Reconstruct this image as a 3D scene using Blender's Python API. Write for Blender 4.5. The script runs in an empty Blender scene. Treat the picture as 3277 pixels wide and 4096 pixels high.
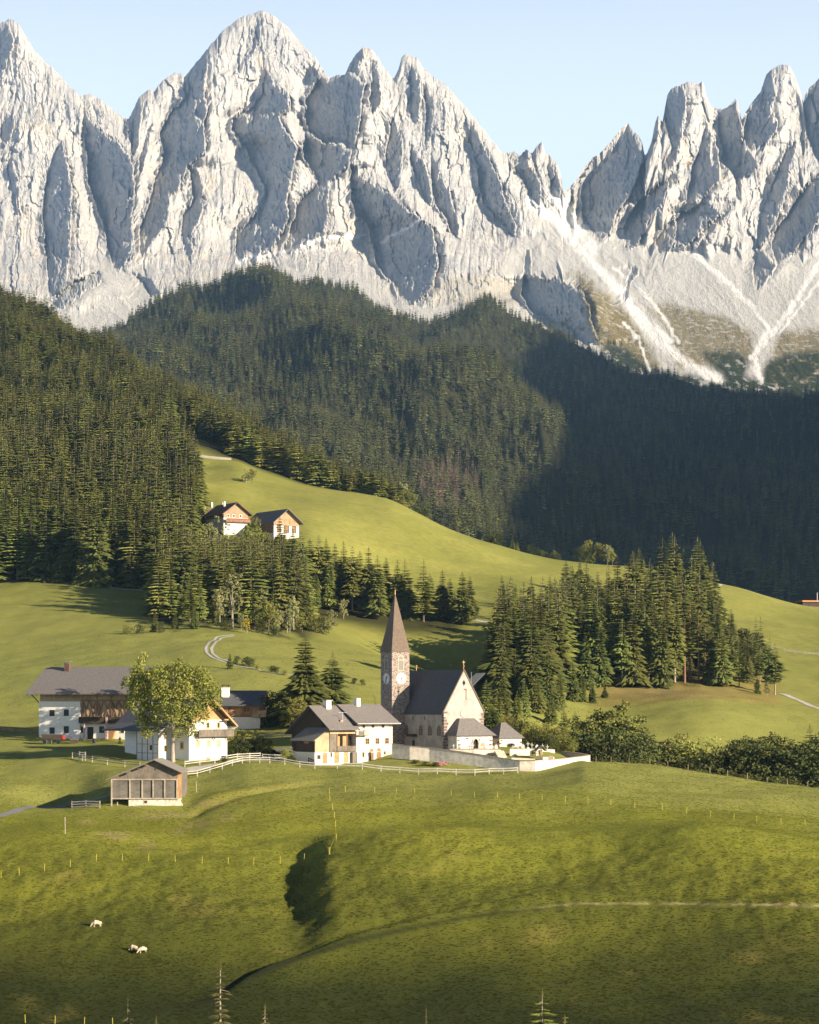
import bpy, math, random
import numpy as np
from mathutils import Vector, Matrix, noise as mnoise
R = math.radians
F, UC, VH = 9450.0, 1638.5, 2800.0      # focal length, centre column and horizon row, in photograph pixels
sc = bpy.context.scene
col = sc.collection
# ---------------------------------------------------------------- camera
cd = bpy.data.cameras.new('camera'); cam = bpy.data.objects.new('camera', cd); col.objects.link(cam)
cam.location = (0, 0, 0); cam.rotation_euler = (R(90), 0, 0)
cd.sensor_fit = 'AUTO'; cd.sensor_width = 36; cd.lens = F/4096*36; cd.shift_y = (VH-2048)/4096
cd.clip_start = 1; cd.clip_end = 30000
sc.camera = cam
# ---------------------------------------------------------------- light
SUN_EL, SUN_BACK = 18.0, 33.0            # elevation; degrees behind the picture's right-hand direction
sdir = Vector((math.cos(R(SUN_BACK))*math.cos(R(SUN_EL)), -math.sin(R(SUN_BACK))*math.cos(R(SUN_EL)), math.sin(R(SUN_EL))))
sl = bpy.data.lights.new('sun', 'SUN'); sl.energy = 5.0; sl.angle = R(0.5); sl.color = (1.0, 0.85, 0.63)
so = bpy.data.objects.new('sun', sl); col.objects.link(so); so.rotation_euler = sdir.to_track_quat('Z', 'Y').to_euler()
w = bpy.data.worlds.new('World'); sc.world = w; w.use_nodes = True
nt = w.node_tree; sky = nt.nodes.new('ShaderNodeTexSky'); sky.sky_type = 'NISHITA'; sky.sun_disc = False
sky.sun_elevation = R(SUN_EL); sky.sun_rotation = math.atan2(sdir.x, sdir.y); sky.altitude = 2200
sky.air_density = 0.45; sky.dust_density = 0.6; sky.ozone_density = 2.0
# thin bright veil of summer haze low in the sky, added to the Sky Texture
tcw = nt.nodes.new('ShaderNodeTexCoord'); sxw = nt.nodes.new('ShaderNodeSeparateXYZ'); nt.links.new(tcw.outputs['Generated'], sxw.inputs[0])
mrw = nt.nodes.new('ShaderNodeMapRange'); mrw.interpolation_type = 'SMOOTHSTEP'; nt.links.new(sxw.outputs[2], mrw.inputs[0])
for i_, v_ in enumerate((.22, .46, 1.0, 0.0)): mrw.inputs[i_+1].default_value = v_
vm = nt.nodes.new('ShaderNodeVectorMath'); vm.operation = 'SCALE'; vm.inputs[0].default_value = (7.0, 7.6, 8.1); nt.links.new(mrw.outputs[0], vm.inputs['Scale'])
va = nt.nodes.new('ShaderNodeVectorMath'); va.operation = 'ADD'; nt.links.new(sky.outputs[0], va.inputs[0]); nt.links.new(vm.outputs[0], va.inputs[1])
nt.links.new(va.outputs[0], nt.nodes['Background'].inputs[0]); nt.nodes['Background'].inputs[1].default_value = 0.05
sc.view_settings.view_transform = 'Standard'; sc.view_settings.look = 'None'
sc.view_settings.exposure = 1.2; sc.view_settings.gamma = 1.0
sc.render.engine = 'CYCLES'
sc.cycles.max_bounces = 5; sc.cycles.diffuse_bounces = 3; sc.cycles.volume_bounces = 1; sc.cycles.transparent_max_bounces = 4
# ---------------------------------------------------------------- tagging
def tag(o, label=None, cat=None, group=None, kind=None):
    if label: o['label'] = label
    if cat: o['category'] = cat
    if group: o['group'] = group
    if kind: o['kind'] = kind
    return o
def mesh_np(name, V, Fq, mat=None, smooth=False, parent=None, mats=None, fmat=None):
    me = bpy.data.meshes.new(name)
    V = np.asarray(V, dtype=np.float32); me.vertices.add(len(V)); me.vertices.foreach_set('co', V.ravel())
    if isinstance(Fq, np.ndarray):
        n, k = Fq.shape
        me.loops.add(n*k); me.loops.foreach_set('vertex_index', Fq.astype(np.int32).ravel())
        me.polygons.add(n); me.polygons.foreach_set('loop_start', np.arange(0, n*k, k, dtype=np.int32))
        me.polygons.foreach_set('loop_total', np.full(n, k, dtype=np.int32))
    else:
        tot = np.array([len(f) for f in Fq], dtype=np.int32); idx = np.concatenate([np.asarray(f, dtype=np.int32) for f in Fq])
        me.loops.add(len(idx)); me.loops.foreach_set('vertex_index', idx)
        me.polygons.add(len(tot)); st = np.zeros(len(tot), np.int32); st[1:] = np.cumsum(tot)[:-1]
        me.polygons.foreach_set('loop_start', st); me.polygons.foreach_set('loop_total', tot)
    if fmat is not None: me.polygons.foreach_set('material_index', np.asarray(fmat, dtype=np.int32))
    me.update(calc_edges=True); me.validate()
    me.polygons.foreach_set('use_smooth', np.full(len(me.polygons), bool(smooth)))
    for m in (mats or ([mat] if mat else [])): me.materials.append(m)
    o = bpy.data.objects.new(name, me); col.objects.link(o)
    if parent: o.parent = parent
    return o
def add_attr(o, name, arr):
    a = o.data.attributes.new(name, 'FLOAT', 'POINT'); a.data.foreach_set('value', np.asarray(arr, dtype=np.float32).ravel())
# ---------------------------------------------------------------- noise
rs = np.random.RandomState(7)
PERM = rs.permutation(512); GR = rs.rand(512)*2*np.pi
def perlin(x, y):
    xi = np.floor(x).astype(int); yi = np.floor(y).astype(int); xf = x-xi; yf = y-yi
    def g(ix, iy, dx, dy):
        a = GR[PERM[(PERM[ix & 511]+iy) & 511]]
        return np.cos(a)*dx+np.sin(a)*dy
    u = xf*xf*xf*(xf*(xf*6-15)+10); v = yf*yf*yf*(yf*(yf*6-15)+10)
    a = g(xi, yi, xf, yf); b = g(xi+1, yi, xf-1, yf); c = g(xi, yi+1, xf, yf-1); d = g(xi+1, yi+1, xf-1, yf-1)
    return (a+(b-a)*u+(c-a)*v+(a-b-c+d)*u*v)*1.5
def fbm(x, y, o=4, ridged=False, gain=.5):
    s = 0; a = 1; t = 0
    for i in range(o):
        n = perlin(x+i*17.3, y+i*9.1)
        if ridged: n = 1-2*np.abs(n)
        s = s+a*n; t += a; a *= gain; x = x*2.03; y = y*2.03
    return s/t
def sstep(a, b, x):
    t = np.clip((x-a)/(b-a), 0, 1); return t*t*(3-2*t)
def pchip(xk, yk, x):
    """monotone cubic through knots; xk,yk (K,) or (K,N) with x (M,) -> (M,) or (M,N)"""
    xk = np.asarray(xk, float); yk = np.asarray(yk, float)
    if xk.ndim == 1: xk = xk[:, None]; yk = yk[:, None]; single = True
    else: single = False
    h = np.diff(xk, axis=0); d = np.diff(yk, axis=0)/h
    m = np.zeros_like(yk)
    w1 = 2*h[1:]+h[:-1]; w2 = h[1:]+2*h[:-1]
    with np.errstate(divide='ignore', invalid='ignore'):
        mm = (w1+w2)/(w1/d[:-1]+w2/d[1:])
    m[1:-1] = np.where(d[:-1]*d[1:] > 0, mm, 0); m[0] = d[0]; m[-1] = d[-1]
    out = np.zeros((len(x), xk.shape[1]))
    for j in range(xk.shape[1]):
        i = np.clip(np.searchsorted(xk[:, j], x)-1, 0, len(xk)-2)
        t = (x-xk[i, j])/h[i, j]; t = np.clip(t, 0, 1)
        out[:, j] = ((1+2*t)*(1-t)**2*yk[i, j]+t*(1-t)**2*h[i, j]*m[i, j]+t*t*(3-2*t)*yk[i+1, j]+t*t*(t-1)*h[i, j]*m[i+1, j])
    return out[:, 0] if single else out
# ---------------------------------------------------------------- materials
def mat_new(name):
    m = bpy.data.materials.new(name); m.use_nodes = True; t = m.node_tree
    return m, t, t.nodes['Principled BSDF']
def nd(t, typ, **k):
    n = t.nodes.new(typ)
    for a, b in k.items():
        if a.startswith('i_'): n.inputs[a[2:].replace('_', ' ')].default_value = b
        else: setattr(n, a, b)
    return n
def noise_node(t, vec, scale, detail=4, rough=.55, dist=0):
    n = nd(t, 'ShaderNodeTexNoise', i_Scale=scale, i_Detail=detail, i_Roughness=rough, i_Distortion=dist)
    if vec is not None: t.links.new(vec, n.inputs['Vector'])
    return n.outputs['Fac']
def ramp(t, fac, stops):
    n = nd(t, 'ShaderNodeValToRGB'); e = n.color_ramp.elements
    while len(e) < len(stops): e.new(.5)
    for q, (p, c) in zip(e, stops): q.position = p; q.color = (*c, 1) if len(c) == 3 else c
    t.links.new(fac, n.inputs[0]); return n.outputs[0]
def mixc(t, f, a, b, mode='MIX'):
    n = nd(t, 'ShaderNodeMix', data_type='RGBA', blend_type=mode)
    for s, v in ((0, f), (6, a), (7, b)):
        if isinstance(v, (int, float)): n.inputs[s].default_value = v
        elif isinstance(v, tuple): n.inputs[s].default_value = (*v, 1)
        else: t.links.new(v, n.inputs[s])
    return n.outputs[2]
def attr(t, name):
    return nd(t, 'ShaderNodeAttribute', attribute_name=name).outputs['Fac']
def mapr(t, fac, a, b, c=0, d=1):
    n = nd(t, 'ShaderNodeMapRange'); n.inputs[1].default_value = a; n.inputs[2].default_value = b; n.inputs[3].default_value = c; n.inputs[4].default_value = d
    t.links.new(fac, n.inputs[0]); return n.outputs[0]
def mathn(t, op, a, b):
    n = nd(t, 'ShaderNodeMath', operation=op)
    for s, v in ((0, a), (1, b)):
        if isinstance(v, (int, float)): n.inputs[s].default_value = v
        else: t.links.new(v, n.inputs[s])
    return n.outputs[0]
def bump(t, bsdf, h, strength=.5, dist=.1):
    n = nd(t, 'ShaderNodeBump'); n.inputs['Strength'].default_value = strength; n.inputs['Distance'].default_value = dist
    t.links.new(h, n.inputs['Height']); t.links.new(n.outputs[0], bsdf.inputs['Normal'])
def objco(t, scale=(1, 1, 1)):
    n = nd(t, 'ShaderNodeTexCoord'); m = nd(t, 'ShaderNodeMapping'); m.inputs['Scale'].default_value = scale
    t.links.new(n.outputs['Object'], m.inputs[0]); return m.outputs[0]
def geopos(t, scale=(1, 1, 1)):
    n = nd(t, 'ShaderNodeNewGeometry'); m = nd(t, 'ShaderNodeMapping'); m.inputs['Scale'].default_value = scale
    t.links.new(n.outputs['Position'], m.inputs[0]); return m.outputs[0]
MC = {}
def M(name, c, rough=.85, var=.25, scale=3, stretch=(1, 1, 1), bumpd=0.02, c2=None, metallic=0):
    if name in MC: return MC[name]
    m, t, b = mat_new(name); v = objco(t, stretch)
    n = noise_node(t, v, scale, 6, .65)
    c2 = c2 or tuple(x*(1-var) for x in c)
    cc = ramp(t, n, [(.3, c2), (.7, tuple(min(1, x*(1+var*.5)) for x in c))])
    t.links.new(cc, b.inputs['Base Color']); b.inputs['Roughness'].default_value = rough; b.inputs['Metallic'].default_value = metallic
    b.inputs['Specular IOR Level'].default_value = .25
    if bumpd: bump(t, b, noise_node(t, v, scale*4, 4), .6, bumpd)
    MC[name] = m; return m
# ================================================================ ground
# feature lines from near to far; every line runs across the valley as (column, row, distance)
UK = [-600, 0, 400, 800, 1200, 1600, 2000, 2400, 2800, 3277, 3900]
def ln(*vd): return [(u, v, d) for u, (v, d) in zip(UK, vd)]
def same(v, d): return [(u, v, d) for u in UK]
LINES = [
 ('z', -60, 12), ('z', 0, -2.2), ('z', 110, -33), ('z', 215, -44),
 same(4096, 275),
 [(-600,3740,306),(0,3700,310),(800,3700,310),(1600,3700,310),(2400,3700,310),(3277,3720,308),(3900,3720,308)],
 [(-600,3400,350),(0,3400,350),(800,3420,348),(1600,3400,352),(2400,3420,350),(3277,3460,345),(3900,3480,345)],
 [(-600,3270,385),(0,3270,385),(300,3258,388),(440,3252,392),(740,3252,392),(860,3235,392),(1200,3225,392),(1600,3225,392),(2400,3220,390),(2800,3250,390),(3277,3300,390),(3900,3360,390)],
 [(-600,3110,432),(0,3130,425),(300,3125,428),(440,3140,415),(740,3125,420),(800,3102,428),(860,3087,432),(930,3067,436),(1000,3054,439),(1100,3056,440),(1200,3066,438.5),(1320,3076,438),(1600,3076,440),(2076,3077,440),(2350,3052,446),(2550,3065,452),(2800,3095,455),(3277,3155,455),(3900,3220,455)],
 [(-600,3010,465),(0,3030,465),(400,3040,450),(700,3045,450),(920,3040,452),(1200,3040,456),(1420,3050,455),(1600,3020,456),(1800,3018,452),(2000,3040,450),(2300,3040,456),(2400,3110,466),(2800,3160,470),(3277,3230,470),(3900,3300,470)],
 [(-600,2945,500),(0,2965,495),(400,2968,490),(700,2985,485),(1000,2975,495),(1200,2985,480),(1400,2990,476),(1600,2984,468),(1940,2986,466),(2100,2990,470),(2250,3010,476),(2400,3180,490),(2800,3230,495),(3277,3300,495),(3900,3360,495)],
 ln((2880,540),(2895,535),(2880,535),(2890,530),(2880,530),(2900,525),(2965,525),(3050,560),(3080,570),(3150,575),(3200,580)),
 ln((2730,600),(2735,600),(2705,600),(2690,600),(2720,600),(2800,590),(2850,600),(2850,650),(2815,665),(2860,690),(2900,700)),
 ln((2540,700),(2590,680),(2575,680),(2545,690),(2580,690),(2660,680),(2730,690),(2745,720),(2735,740),(2765,770),(2800,780)),
 ln((2330,860),(2330,850),(2350,830),(2380,830),(2440,810),(2478,800),(2500,800),(2570,830),(2600,850),(2640,880),(2670,880)),
 ln((2000,1060),(2060,1020),(2130,980),(2150,950),(2165,940),(2320,935),(2370,940),(2390,960),(2440,1000),(2505,1020),(2560,1020)),
 [(-600,1600,1450),(0,1660,1380),(400,1770,1280),(700,1815,1190),(932,1834,1180),(1046,1877,1170),(1265,1944,1155),(1559,1996,1130),(1640,2033,1125),(1830,2133,1110),(2020,2194,1100),(2209,2237,1090),(2494,2266,1090),(2855,2337,1110),(2968,2360,1120),(3196,2417,1140),(3277,2424,1150),(3900,2500,1150)],
 [(-600,1120,2050),(0,1290,1900),(240,1420,1780),(400,1500,1680),(600,1640,1540),(800,1735,1420),(1000,1815,1330),(1200,1930,1280),(1600,2110,1280),(2000,2330,1300),(2400,2400,1320),(2800,2470,1380),(3277,2570,1420),(3900,2650,1420)],
 ln((1650,2600),(1750,2500),(1880,2250),(2000,2000),(2120,1800),(2220,1800),(2330,1800),(2420,1800),(2480,1850),(2520,1900),(2550,1900)),
 ln((1500,3200),(1470,3200),(1520,2900),(1680,2600),(1880,2300),(1990,2250),(2060,2300),(2240,2400),(2280,2400),(2300,2500),(2320,2500)),
 [(-600,1450,3600),(0,1420,3600),(400,1420,3500),(800,1350,3300),(1200,1300,3200),(1600,1325,3300),(1900,1445,3150),(2100,1540,3050),(2240,1660,2950),(2330,1900,2950),(2500,1960,3000),(2800,1990,3000),(3277,2020,3000),(3900,2050,3000)],
 [(-600,1420,3900),(0,1390,3900),(400,1370,3850),(800,1240,3800),(1200,1180,3800),(1400,1250,3800),(1600,1420,3800),(1900,1580,3700),(2100,1700,3600),(2240,1790,3500),(2400,1760,3500),(2800,1840,3500),(3277,1880,3500),(3900,1900,3500)],
 [(-600,1400,4400),(0,1380,4300),(250,1368,4250),(380,1350,4200),(532,1290,4200),(666,1216,4200),(808,1150,4200),(951,1084,4200),(1046,1074,4200),(1236,1092,4200),(1379,1158,4250),(1500,1212,4250),(1640,1250,4300),(1782,1232,4350),(1925,1225,4400),(2067,1262,4400),(2162,1304,4400),(2257,1350,4400),(2380,1405,4400),(2494,1434,4450),(2589,1470,4450),(2684,1522,4500),(2779,1566,4500),(2968,1592,4500),(3196,1592,4500),(3277,1560,4500),(3900,1500,4500)],
]
du = 8.0; GU = np.arange(-580, 3880, du)
GD = np.concatenate([np.arange(-40, 240, 10.), np.arange(240, 262, 2.), np.arange(262, 520, .75), np.arange(520, 700, 1.5), np.arange(700, 1320, 3.), np.arange(1320, 2000, 8.), np.arange(2000, 4620, 14.), np.array([4700, 4850, 5000, 5500, 6500, 8000, 9500.])])
DK = []; ZK = []
for L in LINES:
    if L[0] == 'z': DK.append(np.full(len(GU), float(L[1]))); ZK.append(np.full(len(GU), float(L[2])))
    else:
        a = np.array(L, float); v = pchip(a[:, 0], a[:, 1], GU); d = pchip(a[:, 0], a[:, 2], GU)
        DK.append(d); ZK.append(-(v-VH)/F*d)
DK.append(DK[-1]+450); ZK.append(ZK[-1]-130); DK.append(np.full(len(GU), 9600.)); ZK.append(np.full(len(GU), 250.))
DK = np.array(DK); ZK = np.array(ZK); NL = len(DK)
ZG = pchip(DK, ZK, GD)                       # (rows, cols)
SG = np.zeros_like(ZG)                       # which feature line a ground point lies at
for j in range(len(GU)): SG[:, j] = np.interp(GD, DK[:, j], np.arange(NL))
k = np.exp(-np.linspace(-1.6, 1.6, 9)**2); k /= k.sum()
pad = np.pad(ZG, ((0, 0), (4, 4)), 'edge'); ZG = sum(k[i]*pad[:, i:i+len(GU)] for i in range(9))
DD = np.repeat(GD[:, None], len(GU), 1); UU = np.repeat(GU[None], len(GD), 0)
XX = (UU-UC)/F*np.maximum(DD, 60)            # behind 60 m the sheet keeps its width
XX = np.where(DD < 60, (UU-UC)/F*60*3, XX)
def lined(k, u): return np.interp(u, GU, DK[k])
# meadow undulation
ZG += sstep(250, 300, DD)*(1-sstep(900, 1200, DD))*(fbm(XX/26, DD/26, 3)*.9+fbm(XX/9, DD/9, 3)*.28)
ZG += sstep(270, 300, DD)*(1-sstep(395, 425, DD))*(fbm(XX/42+11, DD/34+4, 2)*1.4)
for u0, d0, ru, rd, a_ in ((1600, 340, 12, 20, 2.6), (2050, 352, 14, 16, 1.1), (2850, 350, 16, 18, 2.4), (2350, 318, 14, 16, 1.2), (750, 330, 13, 16, 1.3), (250, 345, 10, 20, 1.2), (3200, 322, 10, 14, 1.2)):
    ZG += a_*np.exp(-((XX-(u0-UC)/F*d0)/ru)**2-((DD-d0)/rd)**2)
ZG += -12*np.exp(-((UU-1760-(DD-745)*-2.0)/290)**2-((DD-748)/40)**2)+6.0*np.exp(-((UU-2130)/130)**2-((DD-725)/60)**2)
ZG += -1.6*np.exp(-((UU-230)/190)**2-((DD-411)/13)**2)*1.5
flatm = sstep(425, 440, DD)*(1-sstep(480, 500, DD))
# steep gully bank in the near meadow with a rounded hump to its right
gx = XX-((np.interp(DD, [300, 330, 372], [1275, 1255, 1300])-UC)/F*DD)
gw = sstep(290, 318, DD)*(1-sstep(322, 378, DD))
bank = sstep(-2.3, 2.1, gx+fbm(DD/8, gx/9, 4)*2.2)
ZG += gw*fbm(XX/2.6, DD/4, 3)*.35
ZG += gw*(1.95*bank*np.exp(-np.maximum(gx-2.5, 0)/15.)-1.0*np.exp(-((gx+3)/4.)**2))
ZG += 1.4*np.exp(-((DD-352)/14)**2)*sstep(8, 40, gx)*(1-sstep(60, 90, gx))
# terrace step that crosses the near meadow
ul = np.array([-600, 900, 1000, 1380, 2000, 2300, 2700, 3277, 3900]); vl = np.array([4150, 3960, 3905, 3790, 3655, 3618, 3622, 3628, 3640])
Dl = np.interp(pchip(ul, vl, GU)*-1, -np.array([4096, 3700, 3410, 3230]), [275, 310, 350, 390])
q = DD-Dl[None]; st = np.repeat(pchip([-700, 700, 1100, 2000, 2500, 3000, 4000], [0, 0, 1.7, 1.4, .9, .8, .8], GU)[None], len(GD), 0)
ZG += st*(sstep(-.6, 1.2, q)-1)*np.exp(-np.abs(np.minimum(q, 0))/9.)*-1 - st*.9*np.exp(-((q+.6)/1.2)**2)
# bank to the right of the field barn
q2 = DD-np.interp(UU, [700, 760, 1000, 1200, 1350], [392, 394, 404, 414, 420]); w2 = sstep(735, 800, UU)*(1-sstep(1150, 1350, UU))
ZG += -.55*w2*np.exp(-((q2+2.0)/2.4)**2)+.2*w2*np.exp(-((q2-3)/3.)**2)
# forested hills: gullies and spurs
hm = sstep(17.2, 18.4, SG)*(1-sstep(22.5, 23.5, SG))
hn = fbm(XX/300+3.1, DD/560+1.7, 4, True); hn -= hn.mean()
ZG += hm*(hn*70*sstep(1800, 2600, DD)-8-12*sstep(2800, 3900, DD))
lm = sstep(14.2, 15.2, SG)*(1-sstep(17.5, 18.2, SG))*(1-sstep(600, 1000, UU))
ZG += lm*fbm(XX/90+8, DD/150, 3, True)*11
ZG += sstep(14.5, 15, SG)*(1-sstep(16, 16.6, SG))*sstep(900, 1200, UU)*fbm(XX/60, DD/90, 2)*2.5
def ground_z(X, D):
    X = np.asarray(X, float); D = np.asarray(D, float)
    u = UC+X/np.maximum(D, 60)*F
    fi = np.clip((u-GU[0])/du, 0, len(GU)-1.001); i = fi.astype(int); fi = fi-i
    j = np.clip(np.searchsorted(GD, D, 'right')-1, 0, len(GD)-2); fj = (D-GD[j])/(GD[j+1]-GD[j])
    return (ZG[j, i]*(1-fi)+ZG[j, i+1]*fi)*(1-fj)+(ZG[j+1, i]*(1-fi)+ZG[j+1, i+1]*fi)*fj
def ground_s(X, D):
    u = UC+X/np.maximum(D, 60)*F; i = np.clip(((u-GU[0])/du).astype(int), 0, len(GU)-1); j = np.clip(np.searchsorted(GD, D)-1, 0, len(GD)-1)
    return SG[j, i]
def at(u, D, dz=0):                           # ground point below a bearing and a distance
    X = (u-UC)/F*D; return Vector((X, D, float(ground_z(X, D))+dz))
def find(u, v, d0=270, d1=1400):              # nearest ground point seen at this bearing and slope
    ds = np.arange(d0, d1, .5); X = (u-UC)/F*ds; z = ground_z(X, ds); vv = VH-z/ds*F
    hit = np.where(vv <= v)[0]
    if len(hit) == 0: d = ds[np.argmin(np.abs(vv-v))]
    else: d = ds[hit[0]]
    return at(u, float(d))
WING = np.array([600., 250., 90., 25.])
def wing(a, off=False):
    l_ = np.repeat(a[:, :1], 4, 1); r_ = np.repeat(a[:, -1:], 4, 1)
    if off: l_ = l_-WING[None]; r_ = r_+WING[::-1][None]
    return np.concatenate([l_, a, r_], 1)
nr, nc = ZG.shape[0], ZG.shape[1]+8
ix = np.arange(nr*nc).reshape(nr, nc)
FQ = np.stack([ix[:-1, :-1], ix[:-1, 1:], ix[1:, 1:], ix[1:, :-1]], -1).reshape(-1, 4)
# ---- grass material
def vignette_mask(t, P):
    '''vignette darkening painted into the grass colour: 1 at the foot of the slope, 0 on the meadow above'''
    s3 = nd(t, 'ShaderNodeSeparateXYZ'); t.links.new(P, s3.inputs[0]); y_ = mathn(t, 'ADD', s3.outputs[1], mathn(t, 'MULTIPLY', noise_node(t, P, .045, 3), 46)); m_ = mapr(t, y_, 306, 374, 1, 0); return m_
gm, t, b = mat_new('meadow_ground'); P = geopos(t)
n1 = noise_node(t, P, .035, 4); n2 = noise_node(t, P, .9, 6, .7); n3 = noise_node(t, geopos(t, (1, .45, 1)), 3.2, 5, .75)
base = ramp(t, n1, [(.3, (.095, .108, .015)), (.5, (.180, .184, .023)), (.68, (.32, .30, .036))])
lush = ramp(t, n3, [(.2, (.135, .150, .018)), (.50, (.188, .198, .024)), (.8, (.245, .248, .036))])
g = mixc(t, .62, base, lush)
g = mixc(t, mapr(t, n2, .42, .66, 0, .3), g, (.105, .125, .016))
near = mixc(t, vignette_mask(t, P), g, mixc(t, n3, (.018, .026, .006), (.038, .045, .010)))
near = mixc(t, attr(t, 'upper'), near, mixc(t, n3, (.16, .175, .040), (.26, .26, .066)))
far = mixc(t, ramp(t, noise_node(t, P, .02, 5, .65), [(.35, (0, 0, 0)), (.7, (1, 1, 1))]), (.20, .205, .045), (.31, .295, .072))
far = mixc(t, mapr(t, noise_node(t, P, .35, 5, .7), .35, .65, 0, .5), far, (.115, .135, .028))
g = mixc(t, attr(t, 'far'), near, far)
g = mixc(t, attr(t, 'dry'), g, mixc(t, n3, (.16, .125, .03), (.30, .24, .07)))
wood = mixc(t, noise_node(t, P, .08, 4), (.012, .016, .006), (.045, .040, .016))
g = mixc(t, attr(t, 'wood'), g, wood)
g = mixc(t, mathn(t, 'MULTIPLY', attr(t, 'trail'), mapr(t, n2, .1, .35)), g, (.018, .022, .009))
g = mixc(t, mathn(t, 'MULTIPLY', attr(t, 'paletrail'), mapr(t, n2, .36, .52)), g, (.36, .31, .16))  # blades low on the slope carry the same painted vignette tone
earth = mixc(t, n3, (.16, .10, .055), (.42, .32, .20))
em = mathn(t, 'MULTIPLY', attr(t, 'earth'), mapr(t, n2, .44, .56))
g = mixc(t, em, g, earth)
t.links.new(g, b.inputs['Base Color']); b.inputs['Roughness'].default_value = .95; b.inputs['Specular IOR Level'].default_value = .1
h = mathn(t, 'ADD', mathn(t, 'MULTIPLY', n3, 1.0), mathn(t, 'MULTIPLY', n2, .9))
bump(t, b, h, .6, .16)
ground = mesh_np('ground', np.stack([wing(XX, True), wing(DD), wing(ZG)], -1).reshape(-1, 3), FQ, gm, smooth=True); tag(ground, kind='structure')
def add_gattr(n, a): add_attr(ground, n, wing(np.broadcast_to(np.asarray(a, float), ZG.shape)))
n_ = lambda s: fbm(XX/s, DD/s, 3)
add_gattr('far', sstep(520, 950, DD))
VTR = np.interp(UU, [-600, 900, 1000, 1190, 1400, 1600, 1850, 2000, 2300, 2700, 3277, 3900], [4300, 3960, 3905, 3835, 3768, 3722, 3672, 3652, 3622, 3620, 3628, 3640]); VG_ = VH-ZG/np.maximum(DD, 1)*F
tr0 = np.exp(-((VG_-VTR)/np.interp(UU, [1000, 1500, 2000], [15, 12, 7]))**2)*(DD > 262)*(DD < 360)
add_gattr('trail', tr0*np.interp(UU, [880, 1050, 1900, 2400, 2600], [0, .95, .85, .35, .25]))
add_gattr('paletrail', np.exp(-((VG_-VTR+6)/4.)**2)*(DD > 262)*(DD < 360)*np.interp(UU, [2000, 2300, 3000, 3200], [0, .6, .6, 1]))
add_gattr('upper', sstep(372, 420, DD+n_(14)*16))
left_edge = np.interp(DD, [830, 930, 980, 1060, 1180, 1250], [1250, 960, 830, 790, 720, 690])
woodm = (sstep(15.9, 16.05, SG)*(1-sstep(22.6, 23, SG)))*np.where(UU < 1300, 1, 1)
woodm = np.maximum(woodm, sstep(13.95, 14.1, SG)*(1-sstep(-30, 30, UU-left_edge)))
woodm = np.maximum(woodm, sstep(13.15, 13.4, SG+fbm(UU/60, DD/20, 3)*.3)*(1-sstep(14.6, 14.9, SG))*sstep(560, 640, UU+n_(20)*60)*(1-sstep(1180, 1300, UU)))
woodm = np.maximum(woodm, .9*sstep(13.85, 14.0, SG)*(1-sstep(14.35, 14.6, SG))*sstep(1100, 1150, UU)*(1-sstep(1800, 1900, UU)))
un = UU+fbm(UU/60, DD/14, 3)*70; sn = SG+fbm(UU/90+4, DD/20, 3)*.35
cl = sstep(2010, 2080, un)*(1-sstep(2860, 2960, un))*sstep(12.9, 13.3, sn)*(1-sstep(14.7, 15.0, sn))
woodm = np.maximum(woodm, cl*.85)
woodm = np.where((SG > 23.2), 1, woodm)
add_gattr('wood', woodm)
dry = sstep(12.05, 12.3, SG)*(1-sstep(13.2, 13.5, SG))*sstep(2330, 2450, UU)*(1-sstep(3080, 3150, UU))*.85
dry = np.maximum(dry, .30*np.exp(-((q2+1)/4)**2)*w2)
dry = np.maximum(dry, .5*sstep(.25, .55, fbm(XX/12+5, DD/14, 3))*(DD < 345)*0.6)
add_gattr('dry', dry)
def blob(u0, v0, ru, rv):
    vv = VH-ZG/np.maximum(DD, 1)*F
    return np.exp(-(((UU-u0)/ru)**2+((vv-v0)/rv)**2))*(DD > 270)*(DD < 800)
ea = blob(450, 3342, 70, 16)+blob(590, 3380, 30, 20)+blob(720, 3322, 30, 14)+blob(910, 3270, 25, 14)+blob(800, 3300, 60, 16)+blob(840, 3215, 60, 7)+blob(640, 3262, 140, 10)+blob(2650, 2770, 260, 22)*.6+blob(3150, 3618, 60, 6)+blob(350, 3290, 30, 14)
add_gattr('earth', np.clip(ea, 0, 1))
# off-frame valley flank on the right that keeps the far valley in shade
XR = 2600.
bd = [(2240, 1330, 4300), (2230, 1700, 2900), (2060, 1960, 2500), (2090, 2150, 2050), (2500, 1440, 4400), (2760, 1560, 4480), (3170, 1600, 4500)]
prof = sorted((D-math.tan(R(SUN_BACK))*(XR-(u-UC)/F*D), (VH-v)/F*D+math.tan(R(SUN_EL))/math.cos(R(SUN_BACK))*(XR-(u-UC)/F*D)) for u, v, D in bd)
Ys = np.arange(200, 5600, 60.)
pk = np.array([[-400, 150], [prof[0][0]-700, 250]]+[list(p) for p in prof]+[[prof[-1][0]+500, 500], [6200, 200]])
top = np.interp(Ys, pk[:, 0], pk[:, 1])+fbm(Ys/400., Ys*0+3, 3)*20
fr = np.array([0, .25, .5, .75, .9, 1, .85, .5, 0]); xo = np.array([1500, 1800, 2100, 2380, 2510, XR, 2750, 3200, 3900])
V = np.array([[xo[i]+25*math.sin(y/90+i) if i not in (5,) else xo[i], y, max(60, 60+fr[i]*(tp-60))] for y, tp in zip(Ys, top) for i in range(9)])
ii = np.arange(len(V)).reshape(len(Ys), 9)
mm, t, b = mat_new('far_wood_flank'); t.links.new(mixc(t, noise_node(t, geopos(t), .02, 6), (.015, .022, .008), (.05, .05, .02)), b.inputs['Base Color']); b.inputs['Roughness'].default_value = 1
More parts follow.
